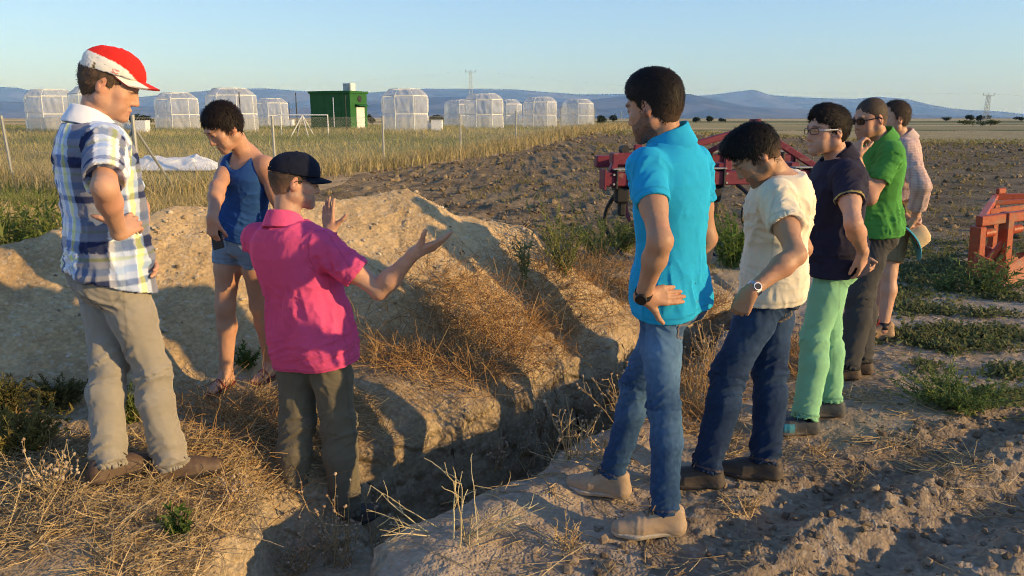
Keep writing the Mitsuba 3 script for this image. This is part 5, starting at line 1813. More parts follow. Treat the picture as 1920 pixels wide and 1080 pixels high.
# ------------------------------------------------------------------ far things
def mountains():
    for name, Y, pts, depth, label in (
        ('mountain_range', 24000, [(-700, 190), (-350, 172), (-150, 168), (0, 163), (40, 165), (90, 176), (150, 190), (230, 186), (330, 176), (420, 168), (500, 166), (580, 172), (700, 174), (800, 166), (860, 167), (960, 168), (1080, 176), (1170, 176), (1250, 184), (1330, 178), (1380, 172), (1410, 168), (1440, 178), (1480, 181), (1540, 183), (1600, 185), (1640, 181), (1700, 186), (1740, 196), (1780, 203), (1830, 206), (1880, 214), (1960, 219), (2300, 221)], 5000, 'pale blue far mountain range along the horizon'),
        ('mountain_range', 14000, [(-700, 212), (-300, 190), (0, 190), (120, 195), (260, 200), (420, 204), (560, 205), (700, 192), (800, 183), (870, 182), (930, 186), (1000, 192), (1090, 188), (1170, 180), (1230, 176), (1290, 176), (1330, 186), (1400, 200), (1480, 205), (1560, 210), (1660, 212), (1750, 217), (1850, 220), (2300, 221)], 3000, 'nearer and darker blue ridge of hills before the far range')):
        xs = np.linspace(-800, 2400, 420)
        py = np.interp(xs, [p[0] for p in pts], [p[1] for p in pts])
        n = 26
        V = np.zeros((len(xs), n, 3))
        for j in range(n):
            v = j / (n - 1)
            Yj = Y - depth * (1 - v) * 1.0 if v <= 1 else Y
            X = np.array([(at(px, 222, Y)[0]) for px in xs])
            top = np.array([at_y(p, Y) for p in py])
            prof = v ** 1.35
            nse = fbm(np.stack([X * 0.00045, np.full_like(X, Yj * 0.0007), X * 0], -1), 4, 5) - 0.5
            V[:, j, 0], V[:, j, 1] = X, Yj
            V[:, j, 2] = -30 + (top + 30) * prof + nse * (top + 40) * 0.9 * (v * (1 - v) * 3) + (nse * 50 * (v > 0.95))
        back = V[:, -1:].copy(); back[..., 1] += depth * 0.8; back[..., 2] = -30
        V = np.concatenate([V, back], 1); n += 1
        i, j = np.meshgrid(np.arange(len(xs) - 1), np.arange(n - 1), indexing='ij')
        a = (i * n + j).ravel()
        F = np.vstack([np.stack([a, a + n, a + n + 1], 1), np.stack([a, a + n + 1, a + 1], 1)])
        k = put('', name, (V.reshape(-1, 3), F), 'mountain_rock', True)
        describe(k, label, 'mountains', None, 'structure')


def at_y(py, Y):
    """Height of the point at depth Y in pixel row py."""
    return EYE + Y * ray(960, py)[2]


def haze():
    scene['haze'] = {'type': 'cube', 'to_world': T().translate([0, 10000, 600]).scale([33000, 24000, 650]), 'bsdf': {'type': 'null'}, 'interior': {'type': 'ref', 'id': 'haze_air'}}
    describe('haze', 'thin summer haze over the plain', 'haze', None, 'stuff')
    scene['camera']['medium'] = {'type': 'ref', 'id': 'haze_air'}


def far_tree(px, py, Y, w, h, label, col=((0.030, 0.042, 0.020), (0.055, 0.065, 0.028))):
    z = float(ground_z(np.array([(px - 960) / FPX * Y]), np.array([Y]))[0])
    c = np.array([(px - 960) / FPX * Y, Y, z])
    k = thing('tree', label, 'tree')
    lobes = c + np.stack([rng.normal(0, 0.17, 7) * w, rng.normal(0, 0.17, 7) * w, h * (0.36 + 0.36 * rng.random(7))], 1)
    n = 420
    q = nrm(rng.normal(size=(n, 3))) * (rng.random((n, 1)) ** 0.4)
    p = lobes[rng.integers(0, 7, n)] + q * [0.22 * w, 0.22 * w, 0.28 * h]
    s = 0.10 * h
    d = nrm(rng.normal(size=(n, 3))); e = nrm(np.cross(d, rng.normal(size=(n, 3))))
    v = np.stack([p - d * s, p + e * s * 0.7, p + d * s, p - e * s * 0.7], 1).reshape(-1, 3)
    v[:, 2] = np.maximum(v[:, 2], c[2] + 0.05)
    f = (np.array([[0, 1, 2], [0, 2, 3]])[None] + (np.arange(n) * 4)[:, None, None]).reshape(-1, 3)
    put(k, 'crown', (v, f), 'leaf', False, vary(n, 4, col, 0.5))
    put(k, 'trunk', tube([c - [0, 0, 0.2], c + [0.02 * h, 0, 0.3 * h], c + [0, 0, 0.6 * h]], [0.05 * h, 0.04 * h, 0.02 * h], 7), 'twig', 30, None)
    scene[f'{k}__trunk'] = shape(tube([c - [0, 0, 0.2], c + [0.02 * h, 0, 0.3 * h], c + [0, 0, 0.6 * h]], [0.05 * h, 0.04 * h, 0.02 * h], 7), 'bark')


scene['bark'] = pr((0.09, 0.065, 0.045), 0.95, 0.1)


def trees():
    T_ = [(1800, 0, 420, 7.0, 3.6, 'dark round tree left of its twin by the right lattice mast'), (1819, 0, 430, 6.5, 4.2, 'dark round tree just left of the right lattice mast'), (1893, 0, 460, 6.0, 3.2, 'lone dark tree at the far right of the horizon'),
          (1757, 0, 430, 6.0, 2.6, 'low dark shrub left of the pair of round trees'),
          (1126, 0, 300, 4.0, 3.0, 'small round tree on the plain right of the last plastic chamber'), (1146, 0, 340, 3.4, 3.2, 'second small tree on the plain right of the plastic chambers'), (1122, 0, 190, 2.6, 1.7, 'bush on the tan slope right of the plastic chambers'),
          (1298, 0, 300, 3.6, 2.6, 'olive tree behind the neck of the turquoise man'), (1322, 0, 310, 3.4, 2.8, 'olive tree right of the turquoise collar'), (1345, 0, 300, 2.8, 2.0, 'small olive tree above the red frame'),
          (812, 0, 230, 4.5, 2.6, 'dark tree between two plastic chambers, left one'), (826, 0, 240, 5.0, 3.0, 'dark tree between two plastic chambers, right one'), (704, 0, 220, 3.0, 2.8, 'dark tree right of the green shed'),
          (268, 0, 260, 6, 3.4, 'dark tree under the chin of the red capped man'), (286, 0, 250, 5, 2.8, 'dark tree right of the red capped man'), (246, 0, 200, 4, 4.0, 'greener tree beside the nose of the red capped man')]
    for px, py, Y, w, h, lab in T_:
        far_tree(px, py, Y, w, h, lab)
    # low green bushes at the foot of the right mast
    for px, w, lab in ((1806, 3.4, 'low green bush left of the foot of the right mast'), (1838, 2.2, 'yellowish low bush right of the foot of the right mast')):
        far_tree(px, 0, 172, w * 2.0, 1.5, lab, ((0.05, 0.075, 0.025), (0.09, 0.10, 0.035)))


def mast(px, Y, top, w0, w1, label):
    x = (px - 960) / FPX * Y
    z0 = float(ground_z(np.array([x]), np.array([Y]))[0])
    k = thing('lattice_mast', label, 'pylon')
    H_ = top - z0
    c = np.array([x, Y, z0])
    legs = []
    r = w0 * 0.032
    for sx in (-1, 1):
        for sy in (-1, 1):
            a, b = c + [sx * w0 / 2, sy * w0 / 2, -0.2], c + [sx * w1 / 2, sy * w1 / 2, H_]
            put(k, 'leg', beam(a, b, r * 2, r * 2), 'galvanised')
            legs.append((a, b))
    br = []
    n = 11
    for (i, j) in ((0, 1), (1, 3), (3, 2), (2, 0)):
        for q in range(n):
            t0, t1 = q / n, (q + 1) / n
            p = legs[i][0] * (1 - t0) + legs[i][1] * t0
            s = legs[j][0] * (1 - t1) + legs[j][1] * t1
            if q % 2:
                p, s = legs[j][0] * (1 - t0) + legs[j][1] * t0, legs[i][0] * (1 - t1) + legs[i][1] * t1
            br.append(beam(p, s, r * 1.2, r * 1.2))
    kk = put(k, 'bracing', cat(br), 'galvanised')
    describe(kk, kind='stuff')
    arm = w1 * 2.4
    put(k, 'crossarm', beam(c + [-arm, 0, H_], c + [arm, 0, H_], r * 3.4, r * 3.4), 'galvanised')
    for sx in (-1, 0, 1):
        put(k, 'insulator', tube([c + [sx * arm * 0.95, 0, H_ + 0.02], c + [sx * arm * 0.95, 0, H_ + w1 * 0.9]], r * 1.6, 6), 'dark_iron')
    return c + [0, 0, H_ + w1 * 0.9], arm * 0.95


def power_lines():
    a, wa = mast(885, 330, at_y(135, 330), 1.7, 0.9, 'grey lattice mast with a crossarm rising behind the plastic chambers')
    b, wb = mast(1828, 200, at_y(179, 200), 1.1, 0.6, 'grey lattice mast with a crossarm on the right beyond the ploughed field')
    far = np.array([-170.0, 420.0, a[2] - 1.0])
    off = np.array([230.0, 150.0, b[2] - 2.0])
    k = 0
    for p, wp, q, wq, lab in ((a, wa, far, wa, 'power line running left from the middle mast'), (a, wa, b, wb, 'power line between the two masts'), (b, wb, off, wb, 'power line running right from the right mast')):
        for s, nm in ((0, 'middle'),):
            t = np.linspace(0, 1, 24)[:, None]
            P = (p + [s * wp, 0, 0]) * (1 - t) + (q + [s * wq, 0, 0]) * t
            P[:, 2] -= 4 * t[:, 0] * (1 - t[:, 0]) * 3.0
            kk = put('', 'power_line', tube(P, 0.009, 4), 'galvanised')
            describe(kk, lab + ', a thin sagging wire', 'wire')
        k += 1


CHAMBERS = [(105, 62, 'leftmost plastic film chamber, half behind the plaid shirt'), (193, 56, 'plastic film chamber hidden behind the face of the red capped man'), (338, 70, 'plastic film chamber between the red capped man and the woman'), (440, 59.5, 'plastic film chamber above the head of the woman'),
            (513, 89, 'plastic film chamber just left of the green shed'), (762, 61, 'large plastic film chamber just right of the green shed'), (862, 97, 'distant plastic film chamber half hidden at the left of the mast'), (908, 73, 'plastic film chamber in front of the lattice mast'),
            (950, 96, 'distant plastic film chamber peeping out right of the mast'), (1012, 84, 'plastic film chamber second from the right end of the row'), (1082, 93, 'rightmost plastic film chamber, near the chin of the turquoise man')]


def chambers():
    for ci, (px, Y, label) in enumerate(CHAMBERS):
        x = (px - 960) / FPX * Y * 0.985
        z = float(ground_z(np.array([x]), np.array([Y]))[0])
        k = thing('plastic_chamber', label, 'greenhouse', 'row of plastic film chambers')
        r, h1, h2, rt, ht = 1.80, 1.30, 2.62, 1.12, 3.12
        rot = 0.2 + 0.37 * ci
        ang = rot + np.arange(8) * np.pi / 4
        ring = lambda rad, hh: np.stack([x + rad * np.cos(ang), Y + rad * np.sin(ang), np.full(8, z + hh)], 1)  # noqa: E731
        R = [ring(r * 1.03, 0.0), ring(r, h1), ring(r, h2), ring(rt, ht)]
        for lev, nm in ((0, 'lower_panel'), (1, 'upper_panel'), (2, 'crown_panel')):
            for s in range(8):
                a, b, c, d = R[lev][s], R[lev][(s + 1) % 8], R[lev + 1][(s + 1) % 8], R[lev + 1][s]
                m = 13
                u, w = np.meshgrid(np.linspace(0, 1, m), np.linspace(0, 1, m), indexing='ij')
                P = (a * (1 - u[..., None]) + b * u[..., None]) * (1 - w[..., None]) + (d * (1 - u[..., None]) + c * u[..., None]) * w[..., None]
                nn = nrm(np.cross(b - a, d - a))
                edge = np.minimum(np.minimum(u, 1 - u), np.minimum(w, 1 - w))
                q = np.stack([u * 4.5 + s * 7 + ci * 31 + 0.8 * w, w * 0.9 + lev * 5 + u * 1.2, u * 0], -1)
                P = P + nn * ((ridged(q, 7 + ci) - 0.55) * 0.28 * np.clip(edge * 6, 0, 1) + 0.004)[..., None]
                i, j = np.meshgrid(np.arange(m - 1), np.arange(m - 1), indexing='ij')
                e = (i * m + j).ravel()
                F = np.vstack([np.stack([e, e + m, e + m + 1], 1), np.stack([e, e + m + 1, e + 1], 1)])
                put(k, nm, (P.reshape(-1, 3), F), 'film', True)
        for s in range(8):
            put(k, 'post', tube([R[0][s], R[1][s], R[2][s]], 0.034, 6), 'white_paint')
        for lev, nm in ((1, 'middle_ring'), (2, 'upper_ring'), (3, 'crown_ring')):
            put(k, nm, cat([beam(R[lev][s], R[lev][(s + 1) % 8], 0.06, 0.06) for s in range(8)]), 'white_paint')
        for s in range(8):
            put(k, 'rafter', tube([R[2][s], R[3][s]], 0.026, 5), 'white_paint')
        if ci in (1, 4, 5):
            bx_ = {1: 275, 4: 548, 5: 821}[ci]
            kk = thing('fan_box', {1: 'pale grey box on the grass right of the red capped man', 4: 'small pale box left of the green shed', 5: 'pale box at the foot of the chamber right of the shed'}[ci], 'box')
            xx = (bx_ - 960) / FPX * Y * 0.985
            put(kk, 'body', box((xx, Y - 0.4, z + 0.42), (0.85, 0.7, 0.8), None, 0.03), 'white_cloth')
            put(kk, 'lid', box((xx, Y - 0.4, z + 0.845), (0.9, 0.75, 0.04), None, 0.01), 'white_cloth')
            put(kk, 'duct', tube([(xx - (0.4 if ci != 1 else 0.4), Y - 0.3, z + 0.35), (xx - 1.1, Y - 0.1, z + 0.35)], 0.2, 12), 'white_cloth', 40)


def shed():
    Y = 72.0
    k = thing('green_shed', 'dark green flat roofed shed with a pale slatted door beyond the fence', 'shed')
    P0 = np.array([(660 - 960) / FPX * Y * 0.985, Y, 0])
    z = float(ground_z(P0[:1], P0[1:2])[0]) - 0.02
    P0[2] = z
    a = math.radians(-23)
    ex, ey, ez = np.array([math.cos(a), math.sin(a), 0]), np.array([-math.sin(a), math.cos(a), 0]), np.array([0, 0, 1.0])
    R = np.stack([ex, ey, ez], 1)
    L, D, Hh = 4.35, 2.7, 3.2
    W = lambda u, v, w: P0 + ex * u + ey * v + ez * w  # noqa: E731
    put(k, 'wall', box(W(-L / 2, D / 2, Hh / 2), (L, D, Hh), R), 'shed_paint')
    rf = put(k, 'roof', box(W(-L / 2, D / 2, Hh + 0.11), (L + 0.24, D + 0.24, 0.22), R, 0.02), 'shed_paint')
    dr_ = put(k, 'door', box(W(0.02, 1.55, 1.02), (0.05, 1.3, 2.0), R, 0.01), 'white_paint')
    for i in range(7):
        put(dr_, 'slat', box(W(0.055, 1.0 + i * 0.183, 1.02), (0.03, 0.12, 1.92), R, 0.01), 'white_paint')
    put(k, 'awning', box(W(0.22, 1.6, 2.18), (0.55, 1.7, 0.07), R @ np.array([[0.96, 0, 0.28], [0, 1, 0], [-0.28, 0, 0.96]]), 0.01), 'shed_paint')
    hole = trimesh.creation.cylinder(radius=0.30, height=0.05, sections=24)
    Rh = np.stack([ey, ez, ex], 1)
    put(k, 'vent', (np.array(hole.vertices) @ Rh.T + W(0.02, 1.5, 2.72), np.array(hole.faces)), 'dark_iron')
    put(k, 'pipe', tube([W(-1.75, -0.07, 0.2), W(-1.75, -0.07, 2.85)], 0.045, 8), 'white_paint', 40)
    for u in (-2.8, -1.0):
        put(k, 'seam', box(W(u, -0.012, Hh / 2), (0.05, 0.03, Hh - 0.05), R), 'shed_paint')
    ac = put(k, 'cooling_unit', box(W(-0.85, 1.2, Hh + 0.22 + 0.35), (0.85, 0.75, 0.7), R, 0.02), 'white_paint')
    for i in range(6):
        put(ac, 'louvre', box(W(-0.85 - 0.32 + i * 0.128, 0.81, Hh + 0.22 + 0.35), (0.05, 0.03, 0.55), R), 'galvanised')
    # masts and the white pipe frame nearby
    for px, py0, py1, YY, lab in ((566, 174, 250, 52, 'thin dark pole standing left of the green shed'), (463, 172, 246, 50, 'thin dark pole in front of the chamber above the woman'), (656, 178, 240, 55, 'thin dark pole before the corner of the green shed'), (553, 190, 240, 66, 'faint thin pole farther left of the green shed')):
        x = (px - 960) / FPX * YY
        p0 = drop(x, YY, -0.1); p1 = np.array([x, YY, at_y(py0, YY)])
        kk = put('', 'dark_pole', tube([p0, (p0 + p1) / 2, p1], 0.035 if px != 553 else 0.025, 6), 'dark_iron')
        describe(kk, lab, 'pole')
    k = thing('pipe_frame', 'white pipe frame with splayed legs standing in the dry field', 'frame')
    YY = 48.0
    q = lambda px, py, dy=0: at(px, py, YY + dy)  # noqa: E731
    put(k, 'crossbar', tube([q(520, 215.5), q(614, 215.5)], 0.035, 7), 'white_paint', 40)
    put(k, 'leg', tube([q(614, 214.5), drop(q(614, 215)[0], YY, -0.1)], 0.033, 7), 'white_paint', 40)
    put(k, 'leg', tube([q(526, 214.5), drop(q(526, 215)[0], YY, -0.1)], 0.033, 7), 'white_paint', 40)
    for px in (548, 585):
        for dy in (-0.8, 0.8):
            b = drop(q(px, 240)[0], YY + dy, -0.1)
            put(k, 'brace', tube([q(567, 216), b], 0.028, 6), 'white_paint', 40)
    # white sheet lying in the grass
    YY = 24.5
    k = thing('white_sheet', 'crumpled white sheet lying in the dry grass behind the fence', 'sheet')
    c = at(328, 318, YY); c[2] = float(ground_z(c[:1], c[1:2])[0])
    nx, ny = 70, 34
    u, v = np.meshgrid(np.linspace(-1, 1, nx), np.linspace(-1, 1, ny), indexing='ij')
    X, Yy = c[0] + u * 1.38, c[1] + v * 0.8
    env = np.clip(1 - np.abs(u) ** 4, 0, 1) * np.clip(1 - np.abs(v) ** 3, 0, 1)
    P = np.stack([u * 2.2, v * 2.0, u * 0], -1)
    Z = c[2] + 0.02 + env * (0.16 + 0.32 * fbm(P * 1.1, 2, 3) + 0.16 * (ridged(P * 1.6, 8) - 0.5) + 0.05 * (fbm(P * 6, 3, 4) - 0.5)) + 0.10
    X = X + 0.10 * (fbm(P * 3, 2, 9) - 0.5)
    i, j = np.meshgrid(np.arange(nx - 1), np.arange(ny - 1), indexing='ij')
    e = (i * ny + j).ravel()
    F = np.vstack([np.stack([e, e + ny, e + ny + 1], 1), np.stack([e, e + ny + 1, e + 1], 1)])
    scene[k] = shape((np.stack([X, Yy, Z], -1).reshape(-1, 3), F), 'white_cloth', True)
    # white diamond sign far right
    k = thing('diamond_sign', 'small white diamond shaped sign on a low post beyond the ploughed field', 'sign')
    x, YY = (1783 - 960) / FPX * 120, 120.0
    g = drop(x, YY)
    ct = np.array([x, YY, at_y(256, YY)])
    put(k, 'plate', box(ct, (0.55, 0.03, 0.55), np.array([[0.707, 0, 0.707], [0, 1, 0], [-0.707, 0, 0.707]]), 0.005), 'white_paint')
    put(k, 'post', tube([g, ct + [0, 0.04, 0]], 0.03, 6), 'galvanised')


def fence():
    k = thing('wire_fence', 'chain link fence on grey steel posts along the dry grass field', 'fence')
    H_ = 1.72
    pts = []
    for line, skip in ((FENCE_FAR, 0), (FENCE_LEFT, 1)):
        for (x, y) in line[skip:]:
            g = drop(x, y)
            lean = np.array([0.0, 0, 0]) if skip == 0 else np.array([-0.10, 0, 0])
            put(k, 'post', tube([g - [0, 0, 0.2], g + lean + [0, 0, H_]], 0.038, 8), 'galvanised', 40)
    g = drop(*FENCE_LEFT[0])
    for d in (nrm(np.append(FENCE_FAR[1] - FENCE_FAR[0], 0)), nrm(np.append(FENCE_LEFT[1] - FENCE_LEFT[0], 0))):
        put(k, 'brace', tube([g + [0, 0, H_ * 0.86], drop(*(g + d * 1.5)[:2])], 0.028, 8), 'galvanised', 40)
    for line in (FENCE_FAR, FENCE_LEFT):
        segs = []
        for a, b in zip(line[:-1], line[1:]):
            A, B = drop(*a), drop(*b)
            L = np.linalg.norm(B - A)
            if A[1] > 52:
                continue
            step = 0.09
            n = int((L + H_) / step)
            for sgn in (0, 1):
                s = np.arange(n) * step - H_
                p0 = np.stack([s, np.zeros(n)], 1); p1 = np.stack([s + H_, np.full(n, H_ - 0.05)], 1)
                t0 = np.clip((0 - p0[:, 0]) / H_, 0, 1); t1 = np.clip((L - p0[:, 0]) / H_, 0, 1)
                q0 = p0 + (p1 - p0) * t0[:, None]; q1 = p0 + (p1 - p0) * t1[:, None]
                if sgn:
                    q0[:, 0], q1[:, 0] = L - q0[:, 0], L - q1[:, 0]
                ok = np.abs(t1 - t0) > 0.02
                for h0 in ((q0, q1),):
                    P = np.stack([h0[0], h0[1]], 1)[ok]
                    W3 = A + (B - A) * (P[..., :1] / L) + np.array([0, 0, 1.0]) * P[..., 1:]
                    segs.append(many_tubes(W3, np.full(W3.shape[:2], 0.0016), 3))
            for hh in (0.08, H_ * 0.5, H_ - 0.06):
                segs.append(tube([A + [0, 0, hh], B + [0, 0, hh]], 0.0022, 4))
        kk = put(k, 'mesh', cat(segs), 'galvanised')
        describe(kk, kind='stuff')


# ------------------------------------------------------------------ machines
def cultivator():
    k = thing('cultivator', 'maroon cultivator frame with curved tines standing behind the turquoise man', 'farm machine')
    A = at(1136, 337, 9.2)
    dx = nrm(np.array([1.0, 0.16, 0.0]))
    dy = np.array([-dx[1], dx[0], 0]); up = np.array([0, 0, 1.0])
    R = np.stack([dx, dy, up], 1)
    O = A
    W = lambda a, b, c: O + dx * a + dy * b + up * c  # noqa: E731
    put(k, 'front_beam', box(W(1.45, 0.09, 0), (2.9, 0.15, 0.165), R, 0.012), 'maroon_paint')
    put(k, 'rear_beam', box(W(1.50, 0.95, 0.16), (2.75, 0.15, 0.15), R, 0.012), 'maroon_paint')
    put(k, 'end_plate', box(W(-0.012, 0.09, 0), (0.024, 0.23, 0.24), R, 0.006), 'maroon_paint')
    put(k, 'upper_beam', box(W(0.33, 0.16, 0.235), (0.46, 0.16, 0.14), R, 0.012), 'maroon_paint')
    put(k, 'bracket', box(W(0.12, 0.13, 0.135), (0.07, 0.10, 0.12), R @ np.array([[0.94, 0, 0.34], [0, 1, 0], [-0.34, 0, 0.94]]), 0.008), 'maroon_paint')
    put(k, 'bracket', box(W(0.50, 0.13, 0.13), (0.08, 0.10, 0.10), R, 0.008), 'maroon_paint')
    cy = trimesh.creation.cylinder(radius=0.05, height=0.12, sections=20)
    put(k, 'wheel_bearing', (np.array(cy.vertices) @ np.stack([dx, up, dy], 1).T + W(0.26, 0.16, 0.34), np.array(cy.faces)), 'dark_iron', 40)
    put(k, 'lug', box(W(0.42, 0.13, 0.34), (0.10, 0.05, 0.12), R, 0.01), 'maroon_paint')
    for b in (0.55, 1.5, 2.45):
        put(k, 'cross_member', box(W(b, 0.52, 0.11), (0.11, 0.75, 0.12), R, 0.01), 'maroon_paint')
    apex = at(1415, 240, 9.9)
    put(k, 'drawbar', beam(W(0.45, 0.35, 0.20), apex, 0.07, 0.08, 0.01), 'maroon_paint')
    put(k, 'drawbar', beam(W(2.78, 0.30, 0.12), apex, 0.07, 0.08, 0.01), 'maroon_paint')
    put(k, 'hitch_plate', box(apex, (0.06, 0.22, 0.22), R, 0.01), 'maroon_paint')
    put(k, 'mast_stay', beam(apex, W(1.55, 0.95, 0.22), 0.06, 0.06, 0.006), 'maroon_paint')
    put(k, 'lug', box(W(1.52, 0.05, 0.17), (0.09, 0.05, 0.17), R, 0.01), 'maroon_paint')
    for i, (a, b, z0) in enumerate(((0.22, 0.09, 0), (1.38, 0.09, 0), (2.5, 0.09, 0), (0.75, 0.95, 0.16), (1.75, 0.95, 0.16), (2.75, 0.95, 0.16))):
        tn = put(k, 'tine', None, 'dark_iron') if False else None
        base = W(a, b, z0 - 0.09)
        g = float(ground_z(base[:1], base[1:2])[0])
        drop_h = base[2] - g
        t = np.linspace(0, 1, 16)
        fwd = -0.30 * np.sin(t * np.pi * 0.95) + 0.16 * t ** 3
        P = base + dx * 0.0 + dy * 0 + (-dy * 0.0) + np.outer(fwd, -dy * 0.85 + dx * 0.45) + np.outer(-t * (drop_h + 0.03), up)
        v, f = tube(P, np.interp(t, [0, 0.8, 1], [0.028, 0.026, 0.016]), 6)
        tn = put(k, 'tine', (v, f), 'dark_iron' if i != 3 else 'maroon_paint', 40)
        put(tn, 'clamp', cat([box(W(a + s * 0.085, b, z0), (0.022, 0.21, 0.23), R, 0.004) for s in (-1, 1)]), 'dark_iron')
        put(tn, 'spring_block', box(base + up * -0.10, (0.17, 0.13, 0.20), R, 0.03), 'black_rubber')
        put(tn, 'lower_block', box(base + up * -0.27 + dx * 0.01, (0.085, 0.09, 0.16), R, 0.03), 'black_rubber')
        put(tn, 'top_plate', box(W(a, b, z0 + 0.115), (0.24, 0.16, 0.018), R, 0.004), 'galvanised')
        foot_ = P[-1]
        fv = np.array([foot_ + dx * -0.075, foot_ + dx * 0.075, foot_ - dy * 0.16 + up * 0.015, foot_ + up * 0.05])
        put(tn, 'share', (fv, np.array([[0, 1, 2], [0, 2, 3], [1, 3, 2], [0, 3, 1]])), 'dark_iron')
    # a disc with its curved arm by the cream T-shirt
    c = at(1402, 400, 9.0)
    t = np.linspace(0, 1, 14)
    P = np.array([W(1.66, 0.1, -0.08) * (1 - s) + c * s + np.array([0.10 * math.sin(s * 3.1), -0.05, 0]) for s in t])
    put(k, 'disc_arm', tube(P, 0.024, 6), 'dark_iron', 40)
    for q0, q1, sag in ((W(0.30, 0.2, 0.33), W(1.5, 0.8, 0.26), 0.10), (W(0.42, 0.12, 0.32), W(2.3, 0.3, 0.14), 0.14)):
        t = np.linspace(0, 1, 16)[:, None]
        P = q0 * (1 - t) + q1 * t + np.array([0, 0, 1.0]) * (np.sin(t * 3.14159) * sag * np.cos(t * 5))
        put(k, 'hose', tube(P, 0.013, 6), 'black_rubber', 40)
    bl = []
    for a_ in (0.10, 0.34, 1.26, 1.50, 2.38, 2.62):
        for c_ in (-0.055, 0.055):
            cyb = trimesh.creation.cylinder(radius=0.014, height=0.03, sections=6)
            put(k, 'bolt', (np.array(cyb.vertices) @ np.stack([dx, up, -dy], 1).T + W(a_, 0.008, c_), np.array(cyb.faces)), 'galvanised')
    cy = trimesh.creation.cylinder(radius=0.15, height=0.02, sections=26)
    put(k, 'disc', (np.array(cy.vertices) @ np.stack([nrm(dx * 0.8 + dy * 0.6), up, nrm(dy * 0.8 - dx * 0.6)], 1).T + c, np.array(cy.faces)), 'dark_iron', 40)


def scraper():
    k = thing('orange_implement', 'orange box framed soil implement standing on the ground at the right edge', 'farm machine')
    O = at(1832, 415, 7.8)
    g = float(ground_z(O[:1], O[1:2])[0])
    dx = nrm(np.array([1.0, 0.30, 0.07])); dy = nrm(np.array([0.42, 1.0, 0])); up = np.array([0, 0, 1.0])
    dyo = nrm(np.array([0.70, 1.0, 0])) * 1.85
    side = nrm(np.array([-dx[1], dx[0], 0])); R = np.stack([dx, side, np.cross(dx, side)], 1)
    W = lambda a, b, c: O + dx * a + dyo * b + up * c  # noqa: E731
    put(k, 'front_rail', box(W(0.92, 0, 0), (1.80, 0.08, 0.10), R, 0.008), 'orange_paint')
    put(k, 'side_rail', beam(W(0.04, 0.05, 0.004), W(0.02, 1.05, 0.075), 0.07, 0.07, 0.008), 'orange_paint')
    put(k, 'side_rail', beam(W(1.76, 0.05, 0.004), W(1.76, 1.05, 0.075), 0.07, 0.07, 0.008), 'orange_paint')
    put(k, 'back_rail', beam(W(-0.02, 1.08, 0.08), W(1.85, 0.62, 0.0), 0.08, 0.085, 0.008), 'orange_paint')
    put(k, 'middle_rail', beam(W(0.02, 0.82, 0.05), W(1.80, 0.50, 0.0), 0.05, 0.05, 0.006), 'orange_paint')
    put(k, 'middle_rail', box(W(0.90, 0.42, 0.0), (1.64, 0.02, 0.09), R, 0.004), 'orange_paint')
    put(k, 'corner_cap', box(W(0.10, 1.06, 0.15), (0.12, 0.05, 0.07), R, 0.01), 'orange_paint')
    h = O[2] - g
    for i, a in enumerate((0.045, 0.40, 1.05, 1.70)):
        ps = put(k, 'post', box(W(a, 0.0, -h / 2 - 0.02 + (0.06 if i else 0)), (0.085, 0.115 if i else 0.13, h - 0.07 + (0.10 if i else 0)), R, 0.008), 'orange_paint')
        put(ps, 'stiffener', box(W(a - 0.01, 0.10, -h * 0.48), (0.03, 0.12, h * 0.75), R, 0.006), 'orange_paint')
        cy = trimesh.creation.cylinder(radius=0.045, height=0.12, sections=18)
        put(ps, 'pin', (np.array(cy.vertices) @ np.stack([R[:, 1], up, dx], 1).T + W(a + 0.11, 0.03, -0.14), np.array(cy.faces)), 'orange_paint', 40)
    # blades near the ground: two sloping plates
    for a0, a1, s in ((0.03, 0.50, 1), (0.50, 1.1, -1), (1.1, 1.7, 1)):
        za, zb = (-h + 0.24, -h + 0.05) if s > 0 else (-h + 0.05, -h + 0.26)
        p = [W(a0, -0.06, za + 0.10), W(a1, -0.26 if s > 0 else -0.05, zb + 0.12), W(a1, -0.30 if s > 0 else -0.10, zb - 0.05), W(a0, -0.12, za - 0.19)]
        q = [x + dyo * 0.02 for x in p]
        v = np.array(p + q)
        f = np.array([[0, 1, 2], [0, 2, 3], [4, 6, 5], [4, 7, 6], [0, 4, 5], [0, 5, 1], [1, 5, 6], [1, 6, 2], [2, 6, 7], [2, 7, 3], [3, 7, 4], [3, 4, 0]])
        put(k, 'blade', (v, f), 'orange_paint')
        pv = v + dyo * 0.30
        pv[:, 2] = np.minimum(pv[:, 2] + 0.02, O[2] - 0.2)
        put(k, 'back_blade', (pv, f), 'orange_paint')
    put(k, 'floor_strut', beam(W(0.05, 0.1, -h + 0.10), W(0.05, 1.0, -h + 0.10), 0.06, 0.06, 0.006), 'orange_paint')
    put(k, 'back_post', box(W(0.05, 1.08, -h / 2 + 0.03), (0.08, 0.08, h - 0.02), R, 0.008), 'orange_paint')
    put(k, 'back_post', box(W(1.75, 1.08, -h / 2 + 0.03), (0.08, 0.08, h - 0.02), R, 0.008), 'orange_paint')
    put(k, 'diagonal', beam(W(0.40, 0.0, -h + 0.42), W(0.12, 0.06, -h + 0.12), 0.05, 0.05, 0.005), 'orange_paint')


# ------------------------------------------------------------------ vegetation and litter
STRAW = ((0.52, 0.40, 0.22), (0.38, 0.275, 0.145), (0.27, 0.19, 0.10))
PALE_STRAW = ((0.60, 0.50, 0.28), (0.42, 0.32, 0.16))
FIELD = ((0.50, 0.41, 0.20), (0.40, 0.34, 0.15), (0.28, 0.27, 0.10))
GREEN = ((0.075, 0.135, 0.030), (0.11, 0.165, 0.045), (0.055, 0.10, 0.025))


